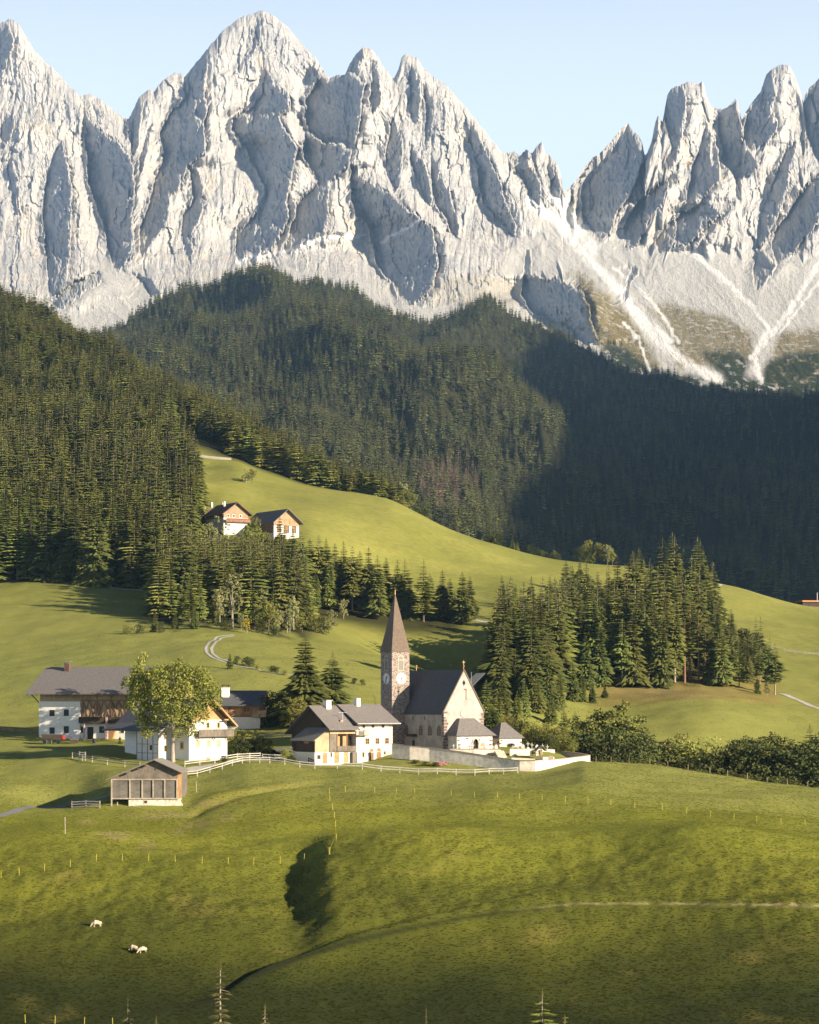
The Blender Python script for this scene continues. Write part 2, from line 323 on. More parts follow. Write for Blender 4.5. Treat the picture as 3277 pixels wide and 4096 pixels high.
o = mesh_np('hill', V, np.stack([ii[:-1, :-1], ii[:-1, 1:], ii[1:, 1:], ii[1:, :-1]], -1).reshape(-1, 4), mm); tag(o, kind='structure')

# ================================================================ rock range
def c3(L): return [(v/1.0518, a/1.0518, b/1.0518) for v, a, b in L]
def c4(L): return [(v/1.0538, 1640+a/1.0538, 1640+b/1.0538) for v, a, b in L]
ZONES = [
 c3([(80,15,20),(130,-10,50),(200,-30,60),(280,-40,35),(350,-50,-10)]),
 c3([(480,52,56),(540,8,62),(600,-10,45),(680,-40,5)]),
 c3([(630,45,48),(720,32,72),(820,58,88),(900,80,88)]),
 c3([(590,268,274),(660,240,280),(720,215,292),(800,190,300),(900,185,306),(1000,190,300),(1100,200,296),(1200,205,280),(1250,230,262)]),
 c3([(490,360,366),(560,362,430),(620,365,525),(700,368,565),(780,380,568),(860,408,562),(940,438,562),(1020,453,567),(1080,473,572),(1140,480,500)]),
 c3([(440,585,604),(520,560,600),(590,548,588),(650,560,575)]),
 c3([(520,642,646),(600,610,634),(680,588,614),(750,588,592)]),
 c3([(170,885,888),(250,828,880),(320,782,872),(400,782,868),(470,735,872),(520,690,860),(580,678,870),(640,688,872),(700,682,800),(760,652,775),(830,640,732),(880,620,716),(960,592,700),(1040,590,625),(1080,595,600)]),
 c3([(690,800,802),(760,804,850),(840,812,876),(920,770,850),(980,762,812),(1060,788,815),(1110,800,804)]),
 c3([(60,1118,1136),(130,1060,1102),(200,1068,1090),(280,1005,1030),(310,1000,1008)]),
 c3([(300,1120,1128),(360,1112,1160),(400,1105,1215),(460,1060,1228),(500,985,1180),(560,975,1205),(620,1040,1260),(700,1072,1240),(780,1116,1225),(860,1112,1210),(920,1062,1215),(980,1000,1190),(1060,990,1130),(1100,1000,1020)]),
 c3([(560,1290,1296),(640,1270,1478),(700,1300,1478),(760,1350,1395),(860,1250,1384),(920,1240,1386),(980,1220,1374),(1040,1200,1260),(1070,1205,1215)]),
 c3([(300,1352,1460),(360,1330,1540),(420,1292,1526),(500,1282,1522),(560,1300,1512),(600,1360,1500),(622,1400,1410)]),
 c3([(200,1500,1528),(240,1470,1540),(280,1440,1500),(290,1445,1450)]),
 c3([(700,1482,1500),(760,1472,1530),(820,1482,1640),(900,1500,1740),(960,1560,1825),(1040,1570,1840),(1120,1590,1850),(1200,1650,1830),(1260,1690,1790),(1290,1700,1720)]),
 c3([(260,1565,1585),(340,1572,1600),(430,1560,1600),(480,1570,1575)]),
 c3([(500,1650,1656),(580,1640,1690),(660,1622,1700),(740,1650,1690),(800,1670,1676)]),
 c4([(280,0,8),(340,0,48),(420,0,52),(500,10,42),(540,20,24)]),
 c4([(360,62,66),(420,66,104),(500,72,104),(580,70,98),(640,68,72)]),
 c4([(620,10,14),(700,10,66),(780,40,90),(840,60,100),(880,90,94)]),
 c4([(640,88,92),(740,90,136),(820,104,172),(880,122,192),(960,170,206),(1000,190,194)]),
 c4([(500,252,256),(600,252,312),(680,282,342),(760,292,384),(840,312,404),(900,342,424),(970,410,455),(1000,440,445)]),
 c4([(650,402,470),(700,442,512),(760,474,548),(830,512,560),(880,548,556)]),
 c4([(640,574,606),(720,580,638),(800,600,640),(830,610,640)]),
 c4([(530,905,935),(600,845,985),(680,775,988),(760,722,962),(840,728,922),(920,732,872),(990,780,850),(1020,800,806)]),
 c4([(360,1092,1150),(430,1082,1166),(500,1075,1164),(560,1082,1152),(620,1110,1146),(680,1080,1132),(720,1092,1096)]),
 c4([(730,1120,1126),(760,1080,1140),(800,1032,1100),(860,962,1062),(920,922,1022),(980,908,992),(1030,912,962),(1050,920,924)]),
 c4([(540,1252,1262),(600,1235,1295),(680,1200,1312),(760,1180,1310),(820,1166,1250),(870,1168,1174)]),
 c4([(440,1280,1384),(500,1300,1396),(560,1306,1404),(620,1318,1420),(680,1320,1476),(740,1362,1442),(770,1380,1386)]),
 c4([(860,1240,1246),(900,1152,1330),(960,1082,1242),(1020,1036,1202),(1055,1042,1100),(1070,1050,1056)]),
 c4([(300,1502,1538),(400,1488,1546),(470,1432,1524),(540,1412,1560),(600,1402,1520),(650,1404,1410)]),
 c4([(600,1622,1630),(640,1582,1628),(700,1556,1612),(780,1530,1602),(860,1500,1572),(940,1480,1542),(1010,1472,1512),(1040,1480,1484)]),
 c4([(740,1740,1760),(820,1642,1770),(900,1602,1742),(980,1542,1702),(1040,1532,1642),(1090,1542,1600),(1110,1550,1556)]),
 c4([(340,1690,1780),(450,1664,1780),(560,1672,1770),(640,1702,1760),(700,1730,1736)]),
 c4([(500,1032,1060),(560,1026,1050),(600,1030,1034)]),
 # rubble cones and low rock
 c3([(1150,420,440),(1190,310,420),(1240,250,350),(1290,205,280),(1320,210,220)]),
 c3([(1150,560,580),(1180,590,650),(1230,620,690),(1260,640,645)]),
 c4([(1050,492,512),(1100,488,520),(1160,484,516),(1190,480,640),(1240,470,735),(1300,500,755),(1360,600,775),(1400,690,790),(1430,700,800),(1460,740,744)]),
 c4([(1130,940,970),(1170,925,968),(1210,912,930),(1250,900,925),(1280,905,908)]),
 c4([(1060,1470,1500),(1120,1450,1550),(1200,1452,1500),(1230,1460,1464)]),
]
sil3 = [(-500,120),(-300,160),(-100,150),(0,95),(45,75),(80,95),(110,150),(140,200),(190,255),(240,300),(290,355),(315,375),(335,405),(350,395),(380,390),(420,415),(470,455),(520,490),(540,500),(560,460),(590,400),(620,375),(650,380),(690,330),(730,305),(765,305),(775,325),(810,280),(850,230),(900,170),(950,115),(1000,75),(1060,55),(1100,42),(1125,50),(1145,60),(1180,80),(1230,130),(1280,190),(1330,240),(1365,300),(1390,325),(1420,310),(1450,315),(1475,260),(1500,220),(1530,195),(1560,200),(1590,235),(1610,270),(1640,310),(1655,330),(1680,280),(1690,240),(1708,220)]
sil4 = [(5,230),(30,240),(50,275),(100,325),(150,350),(190,400),(220,430),(260,480),(310,540),(350,590),(390,640),(405,640),(440,635),(465,650),(490,625),(515,645),(535,610),(555,595),(570,640),(600,660),(625,690),(640,750),(645,800),(660,800),(700,760),(720,720),(770,660),(800,645),(850,590),(890,540),(918,513),(940,550),(960,560),(980,600),(990,650),(1000,640),(1020,590),(1035,510),(1045,483),(1055,500),(1065,510),(1075,450),(1085,400),(1105,370),(1150,350),(1180,340),(1210,350),(1235,340),(1250,400),(1270,450),(1320,455),(1350,440),(1375,410),(1390,460),(1400,500),(1420,460),(1440,430),(1480,380),(1500,320),(1520,290),(1560,270),(1600,275),(1620,310),(1640,360),(1660,430),(1665,400),(1690,360),(1725,330),(1780,300),(1900,380),(2150,460)]
sil = np.array([(x/1.0518, y/1.0518) for x, y in sil3]+[(1640+x/1.0538, y/1.0538) for x, y in sil4])
MU = np.arange(-420, 3640, 3.4); NV = 560
topv = np.interp(MU, sil[:, 0], sil[:, 1])+fbm(MU/22., MU*0+.5, 4, True)*7+perlin(MU/5., MU*0+9)*3
tt = np.linspace(0, 1, NV)
VB = 1760.
VV = VB+(topv[None]-VB)*tt[:, None]**.92
U2 = np.repeat(MU[None], NV, 0)
# wander the traced lines so that no edge is ruled
wu = U2+fbm(U2/70+VV/300., VV/70, 5)*14+fbm(U2/16, VV/26+5, 3, True)*6+fbm(U2/7, VV/11+5, 3)*3; wv = VV+fbm(U2/50+7, VV/60, 4)*20+fbm(U2/12, VV/20+2, 3, True)*9
basev = np.array([-50, 600, 1000, 1200, 1500, 1760]); based = np.array([6500, 6080, 5760, 5420, 4980, 4640])
DM = pchip(basev, based, VV.ravel()).reshape(VV.shape)
PXM = 6000/F
off = np.zeros_like(DM)
# every row: shaded sides run from a recess (left end) to a proud edge (right end)
for r in range(NV):
    vr = wv[r]
    vm = float(np.median(VV[r]))
segs = [np.array(z) for z in ZONES]
acc = np.zeros_like(DM); 
near_l = np.full_like(DM, -1e9); near_lo = np.zeros_like(DM); near_r = np.full_like(DM, 1e9); near_ro = np.zeros_like(DM)
inside = np.zeros(DM.shape, bool); ino = np.zeros_like(DM); inw = np.zeros_like(DM)
for z in segs:
    act = (wv > z[0, 0])*(wv < z[-1, 0])
    xl = np.interp(wv, z[:, 0], z[:, 1]); xr = np.interp(wv, z[:, 0], z[:, 2])
    wd = np.maximum(xr-xl, 0)*PXM
    amp = np.minimum(wd*.95, 250)
    isin = act*(wu >= xl)*(wu <= xr)*(wd > 1)
    f = (wu-xl)/np.maximum(xr-xl, 1e-3)
    o_ = amp*(1-2*f)
    ino = np.where(isin & (~inside | (np.abs(o_) > np.abs(ino))), o_, ino); inside |= isin.astype(bool)
    # nearest proud edge on the left, nearest recess on the right
    m_ = act*(xr < wu)*(xr > near_l); near_l = np.where(m_, xr, near_l); near_lo = np.where(m_, -amp, near_lo)
    m_ = act*(xl > wu)*(xl < near_r); near_r = np.where(m_, xl, near_r); near_ro = np.where(m_, amp, near_ro)
dl = np.minimum(wu-near_l, 260.); dr = np.minimum(near_r-wu, 260.)
fl = near_lo*(1-dl/260.)**1.6; frr = near_ro*(1-dr/260.)**3
tot = np.minimum(near_r-near_l, 1e6); ff = np.clip((wu-near_l)/tot, 0, 1)
lin = near_lo*(1-ff)+near_ro*ff**1.5
outv = np.where(tot < 420, lin, fl+frr)
kw = np.hanning(27); kw /= kw.sum(); outv = np.apply_along_axis(lambda a_: np.convolve(np.pad(a_, 13, 'edge'), kw, 'valid'), 1, outv)
off = np.where(inside, ino, outv)
kk = np.array([1, 2, 3, 2, 1.]); kk /= kk.sum()
for _ in range(1):
    pp = np.pad(off, ((2, 2), (2, 2)), 'edge'); off = sum(kk[i]*pp[i:i+NV, 2:-2] for i in range(5))
# farther pieces
far_ = lambda u0, u1, v1, a: a*sstep(u0, u0+15, wu)*(1-sstep(u1-15, u1, wu))*(1-sstep(v1-40, v1+60, VV))
off += far_(322, 515, 560, 30)+far_(2028, 2120, 620, 120)+far_(2262, 2300, 900, 40)+far_(2845, 2975, 640, 50)+far_(2300, 2590, 930, 90)
rock = 1-sstep(-20, 30, VV-np.interp(wu, [-400, 0, 200, 330, 440, 560, 660, 800, 1000, 1400, 1640, 1700, 1900, 2100, 2250, 2330, 2450, 2600, 2720, 2850, 3000, 3150, 3300, 3700], [1180, 1190, 1180, 1110, 1040, 1100, 1170, 1120, 1060, 1090, 1190, 1200, 1240, 900, 800, 900, 930, 980, 990, 1000, 1010, 1020, 1010, 1000]))
# fluted cliffs
X6 = U2*PXM; Z6 = -VV*PXM
fl1 = fbm(X6/95+fbm(X6/200, Z6/160, 3)*.8, Z6/480, 5, True)
fl2 = fbm(X6/26+Z6/200+3, Z6/85, 5, True, .6); iso = fbm(X6/30+2, Z6/34+6, 5); crk = np.maximum(fbm(X6/34+7+fbm(X6/90, Z6/90, 2)*.6, Z6/300, 3, True)-.45, 0)
fl3 = fbm(X6/9+5, Z6/16, 3)
def facets(x, y, seed, tilt):
    '''broken rock: jittered cells, each a plane of its own tilt, meeting in sharp cracks'''
    r_ = np.random.RandomState(seed); T = r_.rand(5, 64, 64)
    xi = np.floor(x).astype(int); yi = np.floor(y).astype(int); best = np.full(x.shape, 9.); out = np.zeros(x.shape)
    for dx in (-1, 0, 1):
        for dy in (-1, 0, 1):
            a_ = (xi+dx) & 63; b2_ = (yi+dy) & 63; cx_ = xi+dx+.5+(T[0][a_, b2_]-.5)*.9; cy_ = yi+dy+.5+(T[1][a_, b2_]-.5)*.9
            d_ = (x-cx_)**2+(y-cy_)**2; v_ = (T[2][a_, b2_]-.5)*2*(x-cx_)*tilt+(T[3][a_, b2_]-.6)*(y-cy_)*tilt*.7+(T[4][a_, b2_]-.5)*.9
            m_ = d_ < best; best = np.where(m_, d_, best); out = np.where(m_, v_, out)
    return out
wx_ = fbm(X6/50+1, Z6/60, 4)*22; wz_ = fbm(X6/40+8, Z6/60, 4)*30; sl__ = Z6*.12
fc1 = facets((X6+wx_+sl__)/58, (Z6+wz_)/190, 1, 1.6); fc2 = facets((X6+wx_*.8-sl__)/24, (Z6+wz_)/66, 2, 1.6); fc3 = facets((X6+wx_*.5)/10, (Z6+wz_*.5)/24, 3, 1.6)
ledge = fbm(X6/160, Z6/26+2, 3, True)
off += rock*(14*crk-5*iso-8*fl1-3.5*fl2+10*fc1+7*fc2+3.4*fc3-2.5*ledge)
off += (1-rock)*(-10*fbm(X6/70+Z6/90, Z6/110, 4, True)-1.8*fbm(X6/14, Z6/22, 4)+1.0*fc3)
tipf = np.clip((VV-topv[None])/60., 0, 1)
DM2 = DM+off*(.35+.65*tipf)
DM2 += (1-tipf)**2*30
XM = (U2-UC)/F*DM2; ZM = (VH-VV)/F*DM2
rows = [np.stack([XM, DM2, ZM], -1)]
last = rows[0][-1]
for j, (dy, dz) in enumerate([(25, -18), (70, -70), (160, -220), (400, -560), (900, -900), (1500, -1000)]):
    q_ = last.copy(); q_[:, 1] += dy; q_[:, 2] = np.maximum(q_[:, 2]+dz, 200); q_[:, 0] *= (q_[:, 1]/last[:, 1]); rows.append(q_[None])
MV = np.concatenate([rows[0]]+rows[1:], 0); nr2 = MV.shape[0]; nc2 = len(MU)
ix = np.arange(nr2*nc2).reshape(nr2, nc2)
MQ = np.stack([ix[:-1, :-1], ix[:-1, 1:], ix[1:, 1:], ix[1:, :-1]], -1).reshape(-1, 4)
rm, t, b = mat_new('dolomite_rock'); P = geopos(t)
n1 = noise_node(t, geopos(t, (1, 1, .35)), .012, 6, .7, .6); n2 = noise_node(t, geopos(t, (1, 1, .5)), .06, 8, .75); n3 = noise_node(t, geopos(t, (.25, .25, 1)), .05, 6, .7)
c = ramp(t, n1, [(.3, (.42, .425, .44)), (.5, (.55, .535, .52)), (.60, (.60, .565, .52)), (.68, (.64, .53, .42)), (.78, (.60, .58, .56))])
c = mixc(t, mapr(t, n2, .35, .60, .7, 0), c, (.33, .34, .36))
c = mixc(t, mapr(t, n3, .56, .66, 0, .3), c, (.36, .35, .35))
scree = mixc(t, n2, (.43, .42, .405), (.62, .61, .585))
c = mixc(t, attr(t, 'scree'), c, scree)
sw = mixc(t, n2, (.13, .105, .035), (.25, .20, .085))
c = mixc(t, mathn(t, 'MULTIPLY', attr(t, 'sward'), mapr(t, n2, .36, .5)), c, sw)
c = mixc(t, mathn(t, 'MULTIPLY', attr(t, 'shrub'), mapr(t, noise_node(t, geopos(t, (1, .35, 1)), .05, 7, .75), .37, .47)), c, (.035, .045, .018))
c = mixc(t, attr(t, 'chute'), c, (.84, .83, .81))
t.links.new(c, b.inputs['Base Color']); b.inputs['Roughness'].default_value = .95; b.inputs['Specular IOR Level'].default_value = .1
bump(t, b, mathn(t, 'ADD', n2, mathn(t, 'MULTIPLY', noise_node(t, P, .3, 5, .7), .5)), .9, 9)
rng = mesh_np('mountain_range', MV.reshape(-1, 3), MQ, rm, smooth=False); tag(rng, kind='structure')
def full(a): return np.concatenate([a]+[a[-1:]]*(nr2-NV), 0)
def inpoly(px, py, poly):
    r_ = np.zeros(px.shape, bool); n = len(poly)
    for i in range(n):
        x1, y1 = poly[i]; x2, y2 = poly[(i+1) % n]
        cnd = ((y1 > py) != (y2 > py)) & (px < (x2-x1)*(py-y1)/((y2-y1) or 1e-9)+x1); r_ ^= cnd
    return r_
def p4(L): return [(1640+x/1.0538, y/1.0538) for x, y in L]
def p3_(L): return [(x/1.0518, y/1.0518) for x, y in L]
def pdist(px, py, line):
    d = np.full(px.shape, 1e9)
    for (x1, y1), (x2, y2) in zip(line[:-1], line[1:]):
        t_ = np.clip(((px-x1)*(x2-x1)+(py-y1)*(y2-y1))/((x2-x1)**2+(y2-y1)**2), 0, 1)
        d = np.minimum(d, np.hypot(px-x1-t_*(x2-x1), py-y1-t_*(y2-y1)))
    return d
wu2 = U2+fbm(U2/30, VV/30, 4)*22; wv2 = VV+fbm(U2/33+4, VV/30, 4)*22
add_attr(rng, 'scree', full((1-rock)*.9))
sward = inpoly(wu2, wv2, p4([(670,1130),(700,1180),(765,1400),(800,1460),(1000,1560),(1080,1600),(960,1380),(900,1300),(760,1180)]))*1.
sward = np.maximum(sward, inpoly(wu2, wv2, p4([(1000,1280),(1130,1290),(1300,1330),(1450,1400),(1450,1520),(1130,1560),(1090,1400)]))*.9)
sward = np.maximum(sward, inpoly(wu2, wv2, p4([(120,1180),(300,1150),(480,1200),(450,1290),(60,1290)]))*.35)
sward = np.maximum(sward, inpoly(wu2, wv2, p4([(1560,1400),(1760,1380),(1760,1620),(1480,1620)]))*.9)
shrub = inpoly(wu2, wv2, p4([(820,1430),(950,1500),(1010,1560),(1090,1560),(1240,1600),(1330,1600),(1230,1490),(1330,1470),(1420,1500),(1420,1600),(1480,1600),(1500,1520),(1650,1480),(1900,1480),(1900,1900),(820,1900)]))*1.
kb = np.ones(9)/9.
def blur(a):
    for ax in (0, 1):
        a = np.apply_along_axis(lambda m_: np.convolve(m_, kb, 'same'), ax, a)
    return a
add_attr(rng, 'sward', full(blur(sward))); add_attr(rng, 'shrub', full(blur(shrub)))
ch = np.zeros_like(VV)
for L, wd in ((p4([(500,850),(620,930),(760,1100),(900,1240),(960,1330),(1050,1440),(1180,1540),(1300,1600)]), 16), (p4([(620,830),(700,950),(775,1050)]), 22), (p4([(760,1090),(860,1200),(1000,1360),(1100,1440)]), 12),
              (p4([(1200,1070),(1330,1180),(1440,1290),(1510,1390),(1450,1500),(1480,1610)]), 9), (p4([(1760,1060),(1680,1180),(1600,1310),(1530,1400),(1440,1510)]), 9), (p4([(1725,1190),(1640,1300),(1560,1400)]), 5), (p4([(900,1360),(960,1420),(1010,1560)]), 5),
              (p4([(860,1130),(940,1190),(1060,1320),(1130,1440)]), 6), (p3_([(1200,1060),(1330,1010),(1450,995),(1530,990)]), 6), (p3_([(1600,1020),(1680,980),(1760,930)]), 5), (p3_([(1000,1100),(1130,1062)]), 10)):
    ch = np.maximum(ch, np.clip(1.6-pdist(wu2*.6+U2*.4, wv2*.6+VV*.4, L)/wd, 0, 1))
add_attr(rng, 'chute', full(ch*.85))
# ================================================================ haze
def box_v(x0, x1, y0, y1, z0, z1):
    return [(x0,y0,z0),(x1,y0,z0),(x1,y1,z0),(x0,y1,z0),(x0,y0,z1),(x1,y0,z1),(x1,y1,z1),(x0,y1,z1)], [(0,3,2,1),(4,5,6,7),(0,1,5,4),(1,2,6,5),(2,3,7,6),(3,0,4,7)]
v_, f_ = box_v(-4800, 5200, -200, 10400, -60, 2250)
hz = mesh_np('haze', v_, f_); hm_ = bpy.data.materials.new('haze'); hm_.use_nodes = True; t = hm_.node_tree; t.nodes.clear()
pv = t.nodes.new('ShaderNodeVolumePrincipled'); pv.inputs['Color'].default_value = (.36, .62, 1, 1); pv.inputs['Density'].default_value = 2.7e-5; pv.inputs['Anisotropy'].default_value = .1
ou = t.nodes.new('ShaderNodeOutputMaterial'); t.links.new(pv.outputs[0], ou.inputs['Volume']); hz.data.materials.append(hm_); tag(hz, kind='stuff')
# ================================================================ trees
def leaf_mat(name, a, b_, tr=.04, rnd=.35, sc_=1.2):
    m, t, bs = mat_new(name)
    n = noise_node(t, objco(t), sc_, 3)
    c = ramp(t, n, [(.3, a), (.7, b_)])
    oi = nd(t, 'ShaderNodeObjectInfo')
    hs = nd(t, 'ShaderNodeHueSaturation'); t.links.new(c, hs.inputs['Color'])
    t.links.new(mapr(t, oi.outputs['Random'], 0, 1, 1-rnd, 1+rnd), hs.inputs['Value'])
    r2 = mathn(t, 'FRACT', mathn(t, 'MULTIPLY', oi.outputs['Random'], 7.31), 0)
    t.links.new(mapr(t, r2, 0, 1, .475, .512), hs.inputs['Hue'])
    c = hs.outputs[0]
    t.links.new(c, bs.inputs['Base Color']); bs.inputs['Roughness'].default_value = .8; bs.inputs['Specular IOR Level'].default_value = .15
    tl = nd(t, 'ShaderNodeBsdfTranslucent'); t.links.new(c, tl.inputs[0]); mx = nd(t, 'ShaderNodeMixShader'); mx.inputs[0].default_value = tr
    t.links.new(bs.outputs[0], mx.inputs[1]); t.links.new(tl.outputs[0], mx.inputs[2]); t.links.new(mx.outputs[0], t.nodes['Material Output'].inputs[0])
    return m
ML = {
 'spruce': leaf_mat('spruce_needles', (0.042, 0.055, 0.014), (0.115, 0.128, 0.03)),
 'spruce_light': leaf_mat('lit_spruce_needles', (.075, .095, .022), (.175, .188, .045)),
 'larch': leaf_mat('larch_needles', (.13, .155, .032), (.25, .265, .06)),
 'far': leaf_mat('far_needles', (.022, .032, .014), (.130, .140, .045), rnd=.6),
 'leafy': leaf_mat('broad_leaves', (0.12, 0.135, 0.028), (0.3, 0.3, 0.075), sc_=.5),
 'darkleaf': leaf_mat('dark_leaves', (.035, .048, .014), (.10, .115, .03), sc_=.6),
 'ash': leaf_mat('ash_leaves', (.105, .150, .028), (.28, .315, .070), rnd=0., tr=.2, sc_=.5),
 'pale': leaf_mat('pale_leaves', (0.16, 0.18, 0.065), (0.32, 0.32, 0.14), sc_=.6),
 'yellow': leaf_mat('yellow_leaves', (.42, .33, .02), (.65, .52, .04), sc_=.6),
 'dry': leaf_mat('dry_twigs', (.07, .078, .025), (.16, .155, .05), sc_=.6),
 'pink': leaf_mat('browned_needles', (0.14, 0.1, 0.075), (0.27, 0.19, 0.145), sc_=.6),
 'bark': M('bark', (.20, .15, .11), c2=(.07, .055, .04), scale=2, stretch=(3, 3, .6)),
 'redbark': M('pine_bark', (.34, .19, .11), c2=(.14, .08, .05), scale=2, stretch=(3, 3, .6)),
 'palebark': M('pale_bark', (.42, .36, .28), c2=(.18, .15, .12), scale=2, stretch=(3, 3, .6)),
}
def conifer_arrays(rnd, n_wh, per, Rb, base=.12, fingers=3, droop=.25, narrow=1.0, sparse=0, slim=1.0):
    """unit-height conifer crown made of drooping branch sprays"""
    V = []; Fc = []; lump = rnd.random()*6.28
    def tri(*p):
        i = len(V); V.extend(p); Fc.append((i, i+1, i+2))
    for k_ in range(n_wh):
        f = (k_+rnd.random()*.6)/n_wh; z = base+(1-base)*(f**.92)*.985
        Rr = Rb*((1-f)**.82)*(.68+.55*rnd.random())*(1+.18*math.sin(f*11+lump))+.008
        if sparse: Rr *= (.7+.6*rnd.random())
        for j in range(per):
            if rnd.random() < sparse: continue
            a = 2*math.pi*(j+rnd.random()*.9)/per+k_*1.9; L = Rr*(.7+.5*rnd.random())
            up = .10*(f-.25); dr = droop*(1.1-f)
            for q in range(fingers):
                aa = a+(0, .42, -.42, .8, -.8)[q]*(.8+.4*rnd.random()); l = L*(1, .72, .72, .5, .5)[q]; st_ = 0 if q == 0 else L*.22
                cx, cy = math.cos(aa), math.sin(aa); sx, sy = -cy, cx; ox, oy = math.cos(a)*st_, math.sin(a)*st_
                w_ = l*(.17+.07*rnd.random())*slim; zz = z+up*L
                p0 = (ox, oy, zz); m1 = (ox+cx*l*.55, oy+cy*l*.55, zz-dr*l*.28); tp = (ox+cx*l, oy+cy*l, zz-dr*l*(.75+.3*rnd.random()))
                a1 = (m1[0]+sx*w_, m1[1]+sy*w_, m1[2]-w_*.75); a2 = (m1[0]-sx*w_, m1[1]-sy*w_, m1[2]-w_*.75)
                tri(p0, a1, m1); tri(p0, m1, a2); tri(a1, tp, m1); tri(m1, tp, a2)
    i = len(V)
    for j in range(5):
        a = j*1.257; V.append((math.cos(a)*.006, math.sin(a)*.006, .95))
    V.append((0, 0, 1.0))
    for j in range(5): Fc.append((i+j, i+(j+1) % 5, i+5))
    return np.array(V), np.array(Fc)
def trunk_arrays(r=.014, top=.97, n=6, bend=0, stubs=0, rnd=None):
    V = []; Fc = []
    lv = [0, .02, .3, .6, top]
    for k_, z in enumerate(lv):
        rr = r*(1.35 if k_ == 0 else (1-z/top*.88))
        for j in range(n): V.append((math.cos(j*2*math.pi/n)*rr+bend*math.sin(z*3), math.sin(j*2*math.pi/n)*rr, z))
    for k_ in range(len(lv)-1):
        for j in range(n):
            a = k_*n+j; b_ = k_*n+(j+1) % n; Fc.append((a, b_, b_+n)); Fc.append((a, b_+n, a+n))
    for s in range(stubs):
        z = .12+.8*rnd.random(); a = rnd.random()*6.28; L = (.16*(1-z)+.02)*(.6+.6*rnd.random()); i = len(V)
        for (d, w2_) in ((0, .0022), (.6, .0015), (1, .0004)):
            for j in range(3): V.append((math.cos(a)*L*d+w2_*math.cos(j*2.1), math.sin(a)*L*d, z-.35*L*d*d+w2_*math.sin(j*2.1)))
        for k_ in range(2):
            for j in range(3):
                p = i+k_*3+j; q = i+k_*3+(j+1) % 3; Fc.append((p, q, q+3)); Fc.append((p, q+3, p+3))
    return np.array(V), np.array(Fc)
def me_only(name, V, Fc, mat):
    o = mesh_np(name, V, Fc, mat); me = o.data; bpy.data.objects.remove(o); return me
rnd = random.Random(5)
CROWN = {}; TRUNK = {}
def addc(kind, n, mat, trunk='bark', tr=.013, stubs=0, **kw):
    for i in range(n):
        V, Fc = conifer_arrays(rnd, **kw); CROWN.setdefault(kind, []).append(me_only('crown', V, Fc, ML[mat]))
        V, Fc = trunk_arrays(tr, bend=(rnd.random()-.5)*.01, stubs=stubs, rnd=rnd); TRUNK.setdefault(kind, []).append(me_only('trunk', V, Fc, ML[trunk]))
addc('spruce', 6, 'spruce', n_wh=34, per=9, slim=1.1, droop=.5, Rb=.225, base=.10)
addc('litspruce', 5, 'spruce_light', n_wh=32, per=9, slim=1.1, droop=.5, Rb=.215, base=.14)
addc('larch', 5, 'larch', n_wh=30, per=9, Rb=.21, base=.16, droop=.12, slim=.75)
addc('highspruce', 4, 'spruce_light', trunk='palebark', n_wh=26, per=8, Rb=.19, base=.28, sparse=.12, slim=1.1, droop=.45)
addc('pine', 3, 'spruce_light', trunk='redbark', tr=.014, stubs=10, n_wh=15, per=6, Rb=.19, base=.45, sparse=.2, droop=.05)
addc('thin', 3, 'spruce_light', trunk='palebark', n_wh=26, per=7, Rb=.15, base=.06, sparse=.3, stubs=14, slim=.6, droop=.5)
addc('dead', 2, 'dry', trunk='palebark', n_wh=30, per=9, Rb=.19, base=.1, sparse=.08, stubs=30, slim=.6, droop=.9, fingers=5)
addc('village', 2, 'spruce', trunk='palebark', n_wh=46, per=11, Rb=.26, base=.04, sparse=.05, droop=.6, fingers=5, slim=1.0)
addc('goldlarch', 2, 'larch', trunk='palebark', n_wh=26, per=8, Rb=.26, base=.1, sparse=.25, stubs=30, fingers=5, slim=.6, droop=.3)
def leafy_arrays(rnd, blobs, n, size, Rx=1., seedz=0):
    V = []; Fc = []
    tot = sum(b_[3]**2 for b_ in blobs)
    for (bx, by, bz, br) in blobs:
        k_ = int(n*br*br/tot); sub = []
        for _ in range(max(5, int(14*br*br/(.05)))if br > .15 else 6):
            d = Vector((rnd.gauss(0, 1), rnd.gauss(0, 1), rnd.gauss(0, 1)+.25)).normalized(); sub.append((d*br*(.70+.35*rnd.random()), br*(.20+.18*rnd.random())))
        for _ in range(k_):
            c_, r_ = rnd.choice(sub); d = Vector((rnd.gauss(0, 1), rnd.gauss(0, 1), rnd.gauss(0, 1))).normalized()
            p = Vector((bx, by, bz))+c_+d*r_*(rnd.random()**.4)
            a = Vector((rnd.gauss(0, 1), rnd.gauss(0, 1), rnd.gauss(0, .7))).normalized(); nrm = (d*.8+Vector((rnd.gauss(0, .5), rnd.gauss(0, .5), rnd.gauss(0, .5)+.2))).normalized()
            e1 = nrm.cross(a).normalized()*size*(.6+.8*rnd.random()); e2 = nrm.cross(e1).normalized()*size*(.5+.5*rnd.random())
            i = len(V); V += [tuple(p-e1), tuple(p+e2), tuple(p+e1), tuple(p-e2)]; Fc.append((i, i+1, i+2, i+3))
    return np.array(V), np.array(Fc)
def limbs(V, Fc, segs_, n=6):
    for (p, q, r1, r2) in segs_:
        p = Vector(p); q = Vector(q); d = (q-p).normalized(); a = d.orthogonal().normalized(); b_ = d.cross(a); i = len(V)
        for c_, r_ in ((p, r1), (q, r2)):
            for j in range(n): V.append(tuple(c_+(a*math.cos(j*2*math.pi/n)+b_*math.sin(j*2*math.pi/n))*r_))
        for j in range(n): Fc.append((i+j, i+(j+1) % n, i+n+(j+1) % n, i+n+j))
